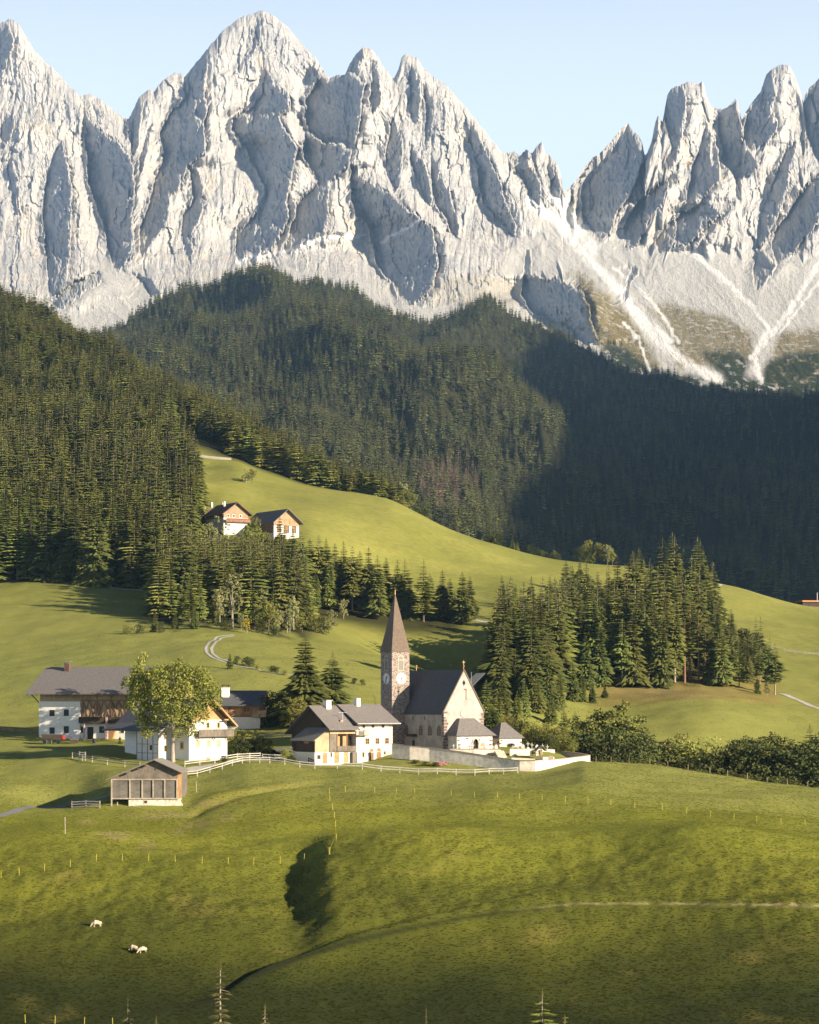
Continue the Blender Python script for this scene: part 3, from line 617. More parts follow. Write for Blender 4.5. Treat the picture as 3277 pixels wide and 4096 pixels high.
def leafy_kind(kind, nvar, mat, trunk, n, size, height_base=.2, wide=.34, shape='round'):
    for i in range(nvar):
        bl = []
        m_ = 9
        for j in range(m_):
            a = rnd.random()*6.28; zz = height_base+.14+(1-height_base-.26)*rnd.random(); rad = wide*(.75 if shape == 'round' else .35)*math.sin(math.pi*min(1, max(.15, (zz-height_base)/(1-height_base))))*rnd.random()**.5
            bl.append((math.cos(a)*rad, math.sin(a)*rad, zz, (.15+.08*rnd.random())*(wide/.34 if shape == 'round' else .8)))
        bl.append((0, 0, .88, .11))
        V, Fc = leafy_arrays(rnd, bl, n, size); CROWN.setdefault(kind, []).append(me_only('crown', V, Fc, ML[mat]))
        V, Fc = [], []
        limbs(V, Fc, [((0, 0, -.02), (0, 0, height_base+.05), .022, .017), ((0, 0, height_base+.05), (.01, 0, .6), .016, .009)]+[((0, 0, height_base+.02*j), (b_[0], b_[1], b_[2]), .009, .003) for j, b_ in enumerate(bl[:6])])
        TRUNK.setdefault(kind, []).append(me_only('trunk', np.array(V), np.array(Fc), ML[trunk]))
leafy_kind('broad', 4, 'leafy', 'bark', 5200, .0145)
leafy_kind('pale', 3, 'pale', 'palebark', 4200, .0145, .12, .30)
leafy_kind('slimleaf', 3, 'pale', 'palebark', 2200, .016, .22, .30, 'slim')
leafy_kind('yellow', 1, 'yellow', 'palebark', 700, .03, .1, .26)
leafy_kind('bush', 4, 'darkleaf', 'bark', 4200, .020, .02, .52)
leafy_kind('palebush', 3, 'leafy', 'bark', 4200, .019, .02, .52)
NAMES = {'spruce': 'spruce_tree', 'litspruce': 'spruce_tree', 'larch': 'larch_tree', 'highspruce': 'spruce_tree', 'pine': 'pine_tree', 'thin': 'spruce_tree', 'dead': 'spruce_tree', 'village': 'spruce_tree', 'goldlarch': 'larch_tree',
         'broad': 'broadleaf_tree', 'pale': 'broadleaf_tree', 'slimleaf': 'birch_tree', 'yellow': 'birch_tree', 'bush': 'shrub', 'palebush': 'shrub'}
n_con = 0
def tree(kind, p, h, label, group=None, var=None, rz=None, wid=1.0, cat=None):
    global n_con
    root = bpy.data.objects.new(NAMES[kind], None); col.objects.link(root); root.empty_display_size = .5
    i = rnd.randrange(len(CROWN[kind])) if var is None else var
    for nm, me in (('trunk', TRUNK[kind][i]), ('crown', CROWN[kind][i])):
        o = bpy.data.objects.new(nm, me); col.objects.link(o); o.parent = root
    root.location = p; root.rotation_euler = (0, 0, rnd.random()*6.28 if rz is None else rz); root.scale = (h*wid, h*wid, h)
    nm = NAMES[kind]; tag(root, label, cat or ('shrub' if nm == 'shrub' else 'tree'), group)
    if nm in ('spruce_tree', 'larch_tree', 'pine_tree'): n_con += 1
    return root
def uv_of(p): return UC+p[0]/p[1]*F, VH-p[2]/p[1]*F
def scatter_poly(poly, d0, d1, n, min_px, seed, dens=None):
    """ground points whose foot lies inside a picture polygon, at least min_px*(scale) apart"""
    rr = random.Random(seed); us = [q[0] for q in poly]; out = []
    tries = 0
    P_ = np.array(poly, float)
    while len(out) < n and tries < n*60:
        tries += 1
        u = rr.uniform(min(us), max(us)); D = rr.uniform(d0, d1); X = (u-UC)/F*D; z = float(ground_z(X, D)); v = VH-z/D*F
        if not inpoly(np.array([u]), np.array([v]), poly)[0]: continue
        if any((X-a[0])**2+(D-a[1])**2 < min_px**2 for a in out): continue
        out.append((X, D, z))
    return out
# far forest prototypes and instancer (thousands that nobody could count)
lib = bpy.data.collections.new('forest_library')
def protos(cname, specs):
    c = bpy.data.collections.new(cname)
    for j, (mat, kw, tw) in enumerate(specs):
        V, Fc = conifer_arrays(rnd, **kw); V2, F2 = trunk_arrays(.012, n=4)
        VV_ = np.concatenate([V, V2]); FF_ = np.concatenate([Fc, F2+len(V)])
        o = mesh_np('forest_tree', VV_, FF_, mats=[ML[mat], ML['bark']], fmat=[0]*len(Fc)+[1]*len(F2)); col.objects.unlink(o); c.objects.link(o); o.name = '%s_%02d' % (cname, j)
    return c
def instancer(name, pts, coll, idx, rot, scl):
    me = bpy.data.meshes.new(name); me.vertices.add(len(pts)); me.vertices.foreach_set('co', np.asarray(pts, dtype=np.float32).ravel())
    for nm, ty, arr in (('idx', 'INT', idx), ('rot', 'FLOAT', rot)):
        a = me.attributes.new(nm, ty, 'POINT'); a.data.foreach_set('value', np.asarray(arr, dtype=np.int32 if ty == 'INT' else np.float32))
    a = me.attributes.new('scl', 'FLOAT_VECTOR', 'POINT'); a.data.foreach_set('vector', np.asarray(scl, dtype=np.float32).ravel())
    o = bpy.data.objects.new(name, me); col.objects.link(o)
    ng = bpy.data.node_groups.new(name, 'GeometryNodeTree'); ng.interface.new_socket('Geometry', in_out='INPUT', socket_type='NodeSocketGeometry'); ng.interface.new_socket('Geometry', in_out='OUTPUT', socket_type='NodeSocketGeometry')
    N = ng.nodes; L = ng.links; gi = N.new('NodeGroupInput'); go = N.new('NodeGroupOutput'); ip = N.new('GeometryNodeInstanceOnPoints'); ci = N.new('GeometryNodeCollectionInfo')
    ci.inputs[0].default_value = coll; ci.inputs[1].default_value = True; ci.inputs[2].default_value = True
    def na(n_, ty):
        q = N.new('GeometryNodeInputNamedAttribute'); q.data_type = ty; q.inputs[0].default_value = n_; return [s for s in q.outputs if s.enabled and s.name == 'Attribute'][0]
    L.new(gi.outputs[0], ip.inputs['Points']); L.new(ci.outputs[0], ip.inputs['Instance']); ip.inputs['Pick Instance'].default_value = True
    L.new(na('idx', 'INT'), ip.inputs['Instance Index']); cx = N.new('ShaderNodeCombineXYZ'); L.new(na('rot', 'FLOAT'), cx.inputs[2])
    er = N.new('FunctionNodeEulerToRotation'); L.new(cx.outputs[0], er.inputs[0]); L.new(er.outputs[0], ip.inputs['Rotation'])
    L.new(na('scl', 'FLOAT_VECTOR'), ip.inputs['Scale']); L.new(ip.outputs[0], go.inputs[0])
    md = o.modifiers.new('scatter', 'NODES'); md.node_group = ng
    return o
fa = protos('far_tree', [('far', dict(n_wh=12, per=6, Rb=r_, base=.06, fingers=1, slim=2.0, droop=.7), 1) for r_ in (.17, .19, .21, .16)]+[('pink', dict(n_wh=11, per=6, Rb=.15, base=.1, fingers=1, slim=1.6), 1)]+[('spruce_light', dict(n_wh=10, per=6, Rb=.22, base=.1, fingers=1, slim=2.), 1)])
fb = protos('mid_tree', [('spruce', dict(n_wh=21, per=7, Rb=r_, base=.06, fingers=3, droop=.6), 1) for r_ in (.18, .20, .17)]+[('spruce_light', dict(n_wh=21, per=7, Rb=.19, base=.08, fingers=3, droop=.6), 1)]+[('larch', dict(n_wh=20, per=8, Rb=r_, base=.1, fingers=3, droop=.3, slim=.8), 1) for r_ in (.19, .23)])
rs2 = np.random.RandomState(11)
def jitter_grid(d0, d1, sp0, sp1, u0=-560, u1=3860):
    pts = []
    D = d0
    while D < d1:
        sp = sp0+(sp1-sp0)*(D-d0)/(d1-d0); xa = (u0-UC)/F*D; xb = (u1-UC)/F*D
        xs = np.arange(xa, xb, sp)+rs2.uniform(-.45, .45, len(np.arange(xa, xb, sp)))*sp
        pts.append(np.stack([xs, D+rs2.uniform(-.45, .45, len(xs))*sp], -1)); D += sp*.9
    return np.concatenate(pts)
# hill woods
p = jitter_grid(1850, 4560, 10.0, 12.5); s_ = ground_s(p[:, 0], p[:, 1]); u_ = UC+p[:, 0]/p[:, 1]*F
z_ = ground_z(p[:, 0], p[:, 1]); v__ = VH-z_/p[:, 1]*F
keep = (s_ > 18.6)*(s_ < 22.35)*(fbm(p[:, 0]/60, p[:, 1]/90, 3) > -.42)
keep *= ~((np.hypot((u_-1625)/45, (v__-1678)/34) < 1)*(p[:, 1] < 3400))
keep *= ~((u_ > 1990)*(rs2.rand(len(p)) < .35)*(s_ < 22))
dz_ = fbm(p[:, 0]/140+3, p[:, 1]/200, 2)
p = p[keep]; z_ = z_[keep]; u_ = u_[keep]; v__ = v__[keep]; dz_ = dz_[keep]
hh = rs2.uniform(17, 29, len(p))*np.where(rs2.rand(len(p)) < .15, .6, 1)*(1-.12*(p[:, 1] > 3900))
kind = rs2.randint(0, 4, len(p))
pinkz = (np.hypot((u_-1790)/130, (v__-1960)/110) < 1)*(rs2.rand(len(p)) < .42)
kind = np.where(pinkz, 4, kind); kind = np.where((kind < 4)*(dz_ > .18)*(rs2.rand(len(p)) < .45), 5, kind)
wd_ = hh*rs2.uniform(.85, 1.25, len(p))

o = instancer('forest', np.stack([p[:, 0], p[:, 1], z_-.5], -1), fa, kind, rs2.uniform(0, 6.28, len(p)), np.stack([wd_, wd_, hh], -1)); tag(o, 'dark spruce wood covering the hills below the rock peaks', 'forest', kind='stuff')
# left slope woods
p = jitter_grid(735, 2150, 5.4, 7.6, -560, 1720); s_ = ground_s(p[:, 0], p[:, 1]); u_ = UC+p[:, 0]/p[:, 1]*F
le = np.interp(p[:, 1], [830, 930, 980, 1060, 1180, 1250], [1250, 900, 820, 795, 735, 690])
keep = ((s_ > 14.02)*(s_ < 16.0)*(u_ < le)+(s_ > 13.4)*(s_ < 14.3)*(u_ > 620)*(u_ < 1230)*(p[:, 1] > 735)+(s_ >= 16.03)*(s_ < 17.3)*(u_ < 1620+0*u_)) > 0
z_ = ground_z(p[:, 0], p[:, 1]); v__ = VH-z_/p[:, 1]*F
keep *= ~((u_ > 700)*(u_ < 930)*(s_ > 15.7)*(s_ < 16.3))
gap = fbm(p[:, 0]/26, p[:, 1]/38, 3); keep *= gap > -.5
hollow = (u_ > 380)*(u_ < 860)*(p[:, 1] < 930)*(p[:, 1] > 860)
p = p[keep]; z_ = z_[keep]; u_ = u_[keep]; gap = gap[keep]; s_ = s_[keep]
hh = np.interp(p[:, 1], [900, 1500], [1.3, 1.05])*rs2.uniform(13, 24, len(p))*np.where(rs2.rand(len(p)) < .2, .6, 1); hh *= np.interp(u_, [0, 900, 1250, 1600], [1, 1, .85, .6])
vg = VH-z_/p[:, 1]*F; cap = (vg-2110-rs2.rand(len(p))*50)/F*p[:, 1]; cap = np.where((u_ > 770)*(u_ < 1240)*(p[:, 1] < 962), cap, 99); hh = np.minimum(hh, cap); ok_ = hh > 4; p = p[ok_]; z_ = z_[ok_]; u_ = u_[ok_]; gap = gap[ok_]; s_ = s_[ok_]; hh = hh[ok_]
kind = rs2.randint(0, 4, len(p)); lar = fbm(p[:, 0]/45+9, p[:, 1]/70, 3)
kind = np.where((lar > .02)*(rs2.rand(len(p)) < .75), rs2.randint(4, 6, len(p)), kind)
wd_ = hh*rs2.uniform(.95, 1.4, len(p))

ex = []
for u0, u1, d0, d1, n_, t0, t1 in ((1985, 2270, 695, 805, 75, 2290, 2430), (2250, 2900, 790, 880, 60, 2230, 2400), (2700, 3080, 780, 860, 30, 2440, 2560), (2000, 2200, 610, 690, 18, 2430, 2600)):
    for _ in range(n_): ex.append((rs2.uniform(u0, u1), rs2.uniform(d0, d1), rs2.uniform(t0, t1)))
ex = np.array(ex); xe = (ex[:, 0]-UC)/F*ex[:, 1]; ze = ground_z(xe, ex[:, 1]); he_ = np.maximum(6, (VH-ex[:, 2])/F*ex[:, 1]-ze)
p = np.concatenate([p, np.stack([xe, ex[:, 1]], -1)]); z_ = np.concatenate([z_, ze]); u_ = np.concatenate([u_, ex[:, 0]]); hh = np.concatenate([hh, he_]); kind = np.concatenate([kind, rs2.randint(0, 5, len(ex))]); wd_ = np.concatenate([wd_, he_*rs2.uniform(.9, 1.15, len(ex))])
front = np.argsort(p[:, 1]/hh)                    # the largest in the picture become trees of their own
vis = (p[:, 1] < 1010)*(u_ > -30)*(u_ < 620)
cand = [i for i in front if vis[i]][:45]
ks = ['spruce', 'spruce', 'spruce', 'litspruce', 'larch', 'larch']
grp_left = 'conifers along the foot of the left slope wood'
for i in cand:
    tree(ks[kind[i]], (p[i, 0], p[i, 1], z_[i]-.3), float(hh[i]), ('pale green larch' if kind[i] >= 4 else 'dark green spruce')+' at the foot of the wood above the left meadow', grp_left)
m_ = np.ones(len(p), bool); m_[cand] = False
o = instancer('forest', np.stack([p[:, 0], p[:, 1], z_-.4], -1)[m_], fb, kind[m_], rs2.uniform(0, 6.28, m_.sum()), np.stack([wd_, wd_, hh], -1)[m_]); tag(o, 'mixed spruce and larch woods of the left slope and inside the clump', 'forest', kind='stuff')
# ---- central clump right of the church
rr = random.Random(3)
cl = 'conifers of the dense clump right of the church'
LB = {'spruce': 'dark spruce in the dense clump right of the church', 'litspruce': 'olive green spruce in the dense clump right of the church', 'larch': 'pale feathery larch in the dense clump right of the church',
      'highspruce': 'tall spruce with a bare pale stem in the dense clump right of the church', 'pine': 'red stemmed pine in the dense clump right of the church', 'thin': 'thin crowned spruce in the dense clump right of the church'}
def topped(kind, u, D, vtop, label, group=None, wid=1.0, minh=5, **k_):
    g_ = at(u, D, -.3); h_ = max(minh, (VH-vtop)/F*D-g_.z); return tree(kind, g_, h_, label, group, wid=wid, **k_)
def topline(u, L):
    return float(np.interp(u, [a[0] for a in L], [a[1] for a in L]))
back = [(2010,2300),(2060,2330),(2130,2285),(2200,2290),(2270,2215),(2340,2230),(2400,2260),(2470,2200),(2530,2185),(2600,2225),(2660,2140),(2700,2130),(2760,2200),(2800,2140),(2840,2230),(2870,2320)]
for u, vt in back:
    topped(rr.choice(['spruce', 'litspruce', 'highspruce']), u+rr.uniform(-10, 10), rr.uniform(860, 900), vt+rr.uniform(0, 25), 'tall conifer in the back row of the clump right of the church', cl)
for n_i, (u, vt, D, k_) in enumerate([(2690, 2125, 930, 'larch'), (2735, 2190, 925, 'larch'), (2790, 2145, 920, 'larch'), (2815, 2200, 915, 'larch'), (2650, 2245, 915, 'litspruce'), (2560, 2195, 925, 'litspruce'), (2530, 2200, 930, 'litspruce')]):
    topped(k_, u, D, vt, 'bright yellow green larch on the rise at the top right of the clump', 'larches at the top of the clump')
mid = [(1990,2420),(2050,2400),(2100,2440),(2150,2380),(2220,2330),(2300,2300),(2400,2290),(2500,2280),(2600,2300),(2700,2290),(2780,2330),(2860,2380),(2960,2450),(3080,2520)]
for i in range(146):
    u = rr.uniform(1995, 3080) if i < 100 else rr.uniform(1990, 2260); D = rr.uniform(735, 860) if i < 100 else rr.uniform(665, 770)
    vt = topline(u, mid)+rr.uniform(-10, 110)+((860-D)*.35 if i < 100 else rr.uniform(-20, 60))
    k_ = rr.choice(['spruce', 'spruce', 'litspruce', 'litspruce', 'highspruce', 'larch']); tree_ = topped(k_, u, D, vt, LB[k_], cl)
for i in range(26):
    k_ = rr.choice(['spruce', 'spruce', 'litspruce']); topped(k_, rr.uniform(1975, 2190), rr.uniform(640, 720), rr.uniform(2370, 2500), LB[k_], cl, wid=1.15)
for (u, vt, D, k_) in [(2042, 2455, 700, 'thin'), (2098, 2480, 705, 'thin'), (2145, 2430, 708, 'thin'), (2120, 2500, 690, 'litspruce'), (2400, 2500, 715, 'spruce'), (2345, 2545, 706, 'spruce'), (2260, 2580, 690, 'litspruce'), (2228, 2600, 695, 'spruce'),
                       (2490, 2470, 720, 'highspruce'), (2580, 2420, 730, 'highspruce'), (2700, 2400, 735, 'highspruce'), (2650, 2450, 725, 'spruce'), (2530, 2440, 722, 'litspruce')]:
    topped(k_, u, D, vt, {'thin': 'thin tall spruce with sparse drooping branches at the left front of the clump', 'spruce': 'dark young spruce at the front edge of the clump', 'litspruce': 'sunlit young spruce at the front edge of the clump', 'highspruce': 'high stemmed spruce at the front edge of the clump'}[k_], cl)
for (u, vt, D) in [(2760, 2400, 745), (2795, 2440, 742), (2740, 2470, 738), (2822, 2500, 750)]:
    topped('pine', u, D, vt, 'red stemmed pine at the right front of the clump', cl, wid=1.2)
for (u, vt, D, k_) in [(2100, 2720, 600, 'litspruce'), (2070, 2760, 560, 'litspruce'), (2150, 2700, 610, 'spruce'), (2190, 2650, 640, 'spruce'), (2240, 2690, 640, 'litspruce'), (2290, 2640, 660, 'spruce'), (2330, 2690, 668, 'litspruce'), (2370, 2720, 672, 'spruce'), (2205, 2760, 600, 'litspruce'), (2050, 2640, 620, 'spruce'), (2010, 2700, 580, 'spruce'), (2135, 2640, 640, 'spruce'), (2420, 2745, 690, 'spruce'), (2035, 2580, 660, 'spruce'), (2175, 2560, 675, 'spruce')]:
    topped(k_, u, D, vt, 'small '+('sunlit' if k_ == 'litspruce' else 'dark')+' spruce on the slope between the chapel and the clump', 'young spruces behind the chapel')
for (u, vt, D, k_, lb) in [(1945, 2716, 540, 'litspruce', 'pointed sunlit spruce just behind the right edge of the church'), (1992, 2762, 530, 'litspruce', 'broad sunlit conifer behind the chapel roof'), (1968, 2790, 525, 'spruce', 'low dark conifer between church and chapel')]:
    topped(k_, u, D, vt, lb, wid=1.25)
for (u, vt, D, k_) in [(2940, 2580, 760, 'litspruce'), (2985, 2560, 765, 'spruce'), (3040, 2600, 770, 'highspruce'), (2900, 2560, 770, 'spruce'), (2860, 2540, 765, 'litspruce'), (3075, 2620, 775, 'spruce')]:
    topped(k_, u, D, vt, 'conifer at the right end of the clump above the small meadow', cl)
topped('highspruce', 3100, 735, 2572, 'tall lone spruce with a bare foot right of the clump', wid=1.3)
topped('spruce', 3030, 728, 2700, 'small dark spruce just left of the lone tall spruce'); topped('slimleaf', 3068, 722, 2745, 'small pale birch at the corner of the small meadow')
topped('larch', 2855, 800, 2440, 'wispy larch standing on the edge of the right meadow')
for u, vt, D in [(2920, 2560, 810), (3000, 2550, 830), (2960, 2520, 835), (2870, 2540, 820), (3050, 2590, 825), (2990, 2600, 800)]: topped('bush', u, D, vt, 'dark rounded tree behind the right end of the clump', 'dark trees behind the clump', wid=1.1)
# ---- row of conifers on the slope above the church
row = [(1170,2110,'litspruce'),(1205,2120,'highspruce'),(1240,2150,'spruce'),(1275,2135,'highspruce'),(1305,2150,'litspruce'),(1340,2170,'spruce'),(1375,2160,'litspruce'),(1410,2180,'highspruce'),(1440,2200,'litspruce'),(1475,2185,'spruce'),(1510,2215,'litspruce'),(1545,2225,'spruce'),(1590,2235,'litspruce'),(1620,2230,'larch'),(1695,2230,'larch'),(1720,2290,'spruce'),(1770,2275,'litspruce'),(1800,2310,'spruce'),(1850,2285,'spruce'),(1880,2300,'spruce'),(1640,2310,'spruce')]
for u, vt, k_ in row:
    topped(k_, u, rr.uniform(812, 838) if u < 1500 else rr.uniform(806, 822), vt, ('dark' if k_ == 'spruce' else 'sunlit')+' conifer in the row above the church', 'row of conifers above the church', wid=1.1)
for i in range(34):
    u = rr.uniform(1120, 1890); D = rr.uniform(815, 850)
    topped(rr.choice(['spruce', 'litspruce', 'spruce']), u, D, topline(u, [(1120, 2200), (1500, 2260), (1900, 2370)])+rr.uniform(0, 60), 'dark conifer in the row above the church', 'row of conifers above the church')
for (u, vt) in [(1140, 2100), (1120, 2060), (1085, 2160), (1050, 2200), (1010, 2180)]:
    topped('spruce' if u < 1100 else 'litspruce', u, 880, vt, 'conifer standing below the hamlet barn', 'conifers below the hamlet')
# ---- mixed trees below the hamlet, left of the church
for (u, vt, D, k_) in [(760, 2295, 730, 'larch'), (730, 2330, 735, 'larch'), (800, 2340, 735, 'litspruce'), (655, 2320, 760, 'litspruce'), (620, 2440, 705, 'litspruce'), (835, 2250, 770, 'larch'), (850, 2370, 720, 'larch'), (870, 2420, 715, 'larch'), (880, 2360, 740, 'pale'), (930, 2290, 715, 'slimleaf'),
                       (1045, 2340, 750, 'slimleaf'), (1075, 2410, 720, 'broad'), (1110, 2440, 722, 'pale'), (1150, 2420, 730, 'slimleaf'), (1175, 2390, 742, 'slimleaf'), (1020, 2430, 720, 'broad'), (965, 2455, 712, 'pale'), (1210, 2460, 735, 'broad'), (1245, 2440, 745, 'broad'), (1160, 2460, 728, 'slimleaf'),
                       (505, 2515, 700, 'palebush'), (560, 2520, 700, 'bush'), (530, 2505, 706, 'pale'), (640, 2500, 702, 'bush'), (1290, 2470, 745, 'bush'), (1330, 2440, 770, 'pale'), (1375, 2400, 800, 'pale'), (780, 2420, 712, 'spruce'), (700, 2440, 715, 'spruce'), (900, 2470, 712, 'bush'), (1040, 2480, 714, 'bush'), (1100, 2500, 712, 'bush')]:
    topped(k_, u, D, vt, {'larch': 'slim pale green larch', 'litspruce': 'sunlit spruce', 'pale': 'pale rounded tree', 'slimleaf': 'slim birch with pale leaves', 'broad': 'rounded leafy tree', 'palebush': 'low pale shrub', 'bush': 'low green shrub', 'spruce': 'small dark spruce'}[k_]+' in the mixed belt between the track and the hamlet', 'mixed trees below the hamlet', minh=3)
topped('yellow', 988, 706, 2472, 'small bright yellow birch among green trees above the track', minh=4)
for (u, vt, D) in [(860, 2060, 905), (830, 2100, 900), (905, 2090, 895), (890, 2180, 880), (930, 2160, 885), (800, 2130, 890), (955, 2200, 880), (870, 2240, 860)]:
    topped('pale', u, D, vt, 'grey green willow below the left house of the hamlet', 'willows below the hamlet', wid=1.1)
for (u, vt, D) in [(1010, 2075, 925), (985, 2110, 915), (1045, 2120, 920), (1065, 2130, 922), (1075, 2140, 922)]:
    topped('broad', u, D, vt, 'small orchard tree in front of the hamlet barn', 'orchard trees at the hamlet', minh=3)
for (u, vt, D, k_) in [(726, 1830, 1040, 'spruce'), (742, 1900, 1030, 'litspruce'), (760, 1880, 1028, 'larch'), (700, 1870, 1050, 'larch')]:
    topped(k_, u, D, vt, ('dark pointed spruce' if k_ == 'spruce' else 'bright larch')+' at the upper left corner of the hill meadow')
g_ = find(985, 1932, 940, 1160); tree('pale', g_, 6.5, 'left and larger of two lone round trees on the hill meadow', wid=1.5); g_ = find(1008, 1935, 940, 1160); tree('broad', g_, 6.8, 'right and narrower of two lone trees on the hill meadow')
# ---- trees along the crest
for (u, vt, D, k_) in [(1525, 1905, 1160, 'larch'), (1612, 1935, 1150, 'pale'), (1640, 1950, 1150, 'broad'), (1590, 1960, 1160, 'broad'), (1300, 1840, 1250, 'spruce'), (1340, 1850, 1250, 'litspruce'), (1390, 1870, 1240, 'litspruce'), (1430, 1880, 1230, 'litspruce'),
                       (1965, 2105, 1135, 'litspruce'), (2050, 2145, 1125, 'larch'), (2070, 2160, 1120, 'litspruce'), (1990, 2140, 1130, 'bush'), (2130, 2180, 1115, 'bush'), (2170, 2200, 1115, 'bush'), (2215, 2200, 1112, 'broad'), (2230, 2215, 1110, 'bush'),
                       (2345, 2165, 1095, 'broad'), (2365, 2180, 1092, 'spruce'), (2400, 2175, 1092, 'broad'), (2430, 2180, 1090, 'pale'), (2450, 2200, 1088, 'broad'), (2330, 2190, 1090, 'bush'), (1700, 2010, 1150, 'pink') if False else (1690, 2010, 1150, 'bush')]:
    topped(k_, u, D, vt, {'larch': 'pale larch', 'litspruce': 'small sunlit spruce', 'pale': 'pale rounded tree', 'broad': 'dark rounded tree', 'bush': 'low shrub', 'spruce': 'dark spruce'}[k_]+' on the skyline crest of the hill meadow', 'trees along the crest of the hill meadow', minh=3)
for (u, vt) in [(2290, 2260), (2320, 2230), (2260, 2270), (2555, 2190), (2600, 2230)]:
    topped('litspruce', u, 960, vt, 'conifer rising behind the clump against the dark valley', cl)
# ---- ravine belt behind the near crest on the right
belt = [(2160,2900,486,'palebush'),(2200,2885,488,'broad'),(2235,2920,486,'palebush'),(2260,2960,484,'palebush'),(2100,2870,500,'broad'),(2130,2890,498,'broad'),(2060,2880,500,'pale'),(2300,2960,492,'spruce'),(2330,2940,505,'bush'),(2040,2860,505,'broad'),
        (2425,2845,520,'broad'),(2460,2838,515,'broad'),(2500,2862,520,'broad'),(2440,2930,505,'pale'),(2400,2930,510,'broad'),(2395,2985,500,'spruce'),(2540,2930,515,'pale'),(2580,2935,515,'pale'),(2610,2960,512,'pale'),(2560,2990,505,'bush'),(2640,3010,505,'bush'),(2480,3000,500,'bush'),(2520,3000,500,'bush'),
        (2690,2990,505,'broad'),(2730,2975,508,'palebush'),(2770,2985,505,'palebush'),(2800,3010,502,'palebush'),(2700,3040,500,'bush'),(2660,3040,500,'bush'),(2870,3010,505,'slimleaf'),(2900,3030,505,'pale'),(2930,3000,508,'slimleaf'),(2850,3070,500,'bush'),
        (2955,2965,515,'spruce'),(2985,2955,520,'spruce'),(3020,2958,520,'bush'),(3060,2960,520,'broad'),(3100,2920,530,'spruce'),(3115,2930,530,'spruce'),(3150,2960,520,'broad'),(3010,2990,512,'spruce'),(3060,3010,508,'bush'),(3120,3020,506,'bush'),(3240,2895,525,'spruce'),(3275,2920,520,'spruce'),(3255,3000,510,'bush'),(3200,3090,502,'bush'),(3210,2990,516,'spruce'),(3300,2960,515,'spruce'),
        (2330,2900,540,'spruce'),(2350,2880,560,'spruce'),(2280,2880,540,'broad'),(2300,2840,570,'spruce'),(2255,2830,570,'spruce')]
belt += [(2960,2990,498,'bush'),(3000,3000,498,'bush'),(3050,2995,498,'bush'),(3090,2990,500,'bush'),(3180,2985,498,'bush'),(3225,2960,500,'spruce'),(3262,2930,502,'spruce'),(3290,2980,498,'bush'),(3135,3060,496,'bush'),(2930,3060,496,'bush'),(3035,2940,535,'spruce'),(2975,2980,530,'bush'),(2450,2900,498,'bush'),(2500,2960,497,'bush'),(2620,3010,497,'bush'),(2740,3050,496,'bush'),(2420,2990,490,'bush'),(2200,2960,482,'bush'),(2150,2950,484,'bush')]
for (u, vt, D, k_) in belt:
    dark = u > 2945
    topped(k_, u, D, vt, {'palebush': 'pale flowering shrub', 'broad': 'rounded leafy tree', 'pale': 'pale leafy tree', 'spruce': 'dark spruce', 'bush': 'dark green shrub', 'slimleaf': 'light feathery birch'}[k_]+(' in the dark belt at the far right beyond the meadow crest' if dark else ' in the belt right of the churchyard beyond the meadow crest'),
           'trees along the stream right of the churchyard', minh=4, wid=1.25 if k_ in ('broad', 'bush', 'palebush', 'pale') else 1.1)
for i in range(26):
    u = rr.uniform(2400, 3320); topped('bush', u, rr.uniform(474, 490), 3035+(u-2400)*.11+rr.uniform(0, 30), 'dark undergrowth shrub along the stream behind the near crest', 'shrubs along the stream', minh=3, wid=1.4)
# ---- single trees of the village
tree('village', at(1222, 515, -.3), (VH-2532)/F*515-at(1222, 515).z, 'tall dark spruce with drooping boughs behind the roofs left of the tower', var=0, wid=1.3, rz=.5)
tree('village', at(1332, 520, -.3), (VH-2600)/F*520-at(1332, 520).z, 'shorter spruce just right of the tall dark one behind the roofs', var=1, wid=1.3, rz=2.)
topped('spruce', 920, 610, 2608, 'tiny dark spruce beside the gravel track bend', minh=2.5)
for (u, v, h_, k_) in [(950, 2655, 1.8, 'bush'), (985, 2662, 2.2, 'bush'), (1010, 2668, 2.0, 'bush'), (1030, 2680, 1.5, 'palebush'), (1085, 2690, 1.8, 'bush'), (1110, 2694, 1.5, 'bush'), (1140, 2702, 1.4, 'palebush'), (1420, 2738, 1.5, 'bush'), (1450, 2742, 1.4, 'bush')]:
    tree(k_, find(u, v, 520, 760), h_, 'low bush along the lower edge of the gravel track', 'bushes along the gravel track', wid=1.3)
for (u, D, h_, k_, lb) in [(920, 462, 5.4, 'palebush', 'tall pale bush beside the right corner of the white gabled house'), (950, 458, 3.6, 'bush', 'green bush along the lane fence right of the white gabled house'), (985, 459, 3.4, 'bush', 'rounded bush behind the lane fence'), (1020, 460, 4.6, 'palebush', 'feathery bush at the end of the lane hedge'), (1035, 461, 4.0, 'bush', 'dark bush at the end of the lane hedge'),
                          (1147, 447, 2.6, 'palebush', 'small round grey bush by the lane fence left of the barn house'), (1170, 446, 1.6, 'bush', 'low green bush below the stair fence'), (892, 446, 1.6, 'bush', 'low green bush at the foot of the white gabled house'), (742, 424, 1.0, 'bush', 'tiny bush beside the field barn roof'),
                          (480, 482, 2.2, 'dead', 'dead brown shrub by the farmhouse wall'), (1190, 500, 8, 'broad', 'dark tree below the tall spruces'), (1160, 505, 7, 'broad', 'leafy tree left of the barn house roof'), (1120, 520, 7, 'bush', 'dark bush mass beside the parking yard'), (1085, 530, 6, 'spruce', 'low spruce behind the parking yard'), (1270, 530, 7, 'bush', 'bright bush between the two village spruces'), (1500, 530, 6.0, 'larch', 'yellow green tree behind the white house roof')]:
    tree(k_, at(u, D, -.2), h_, lb, wid=1.2 if k_ != 'larch' else .8)
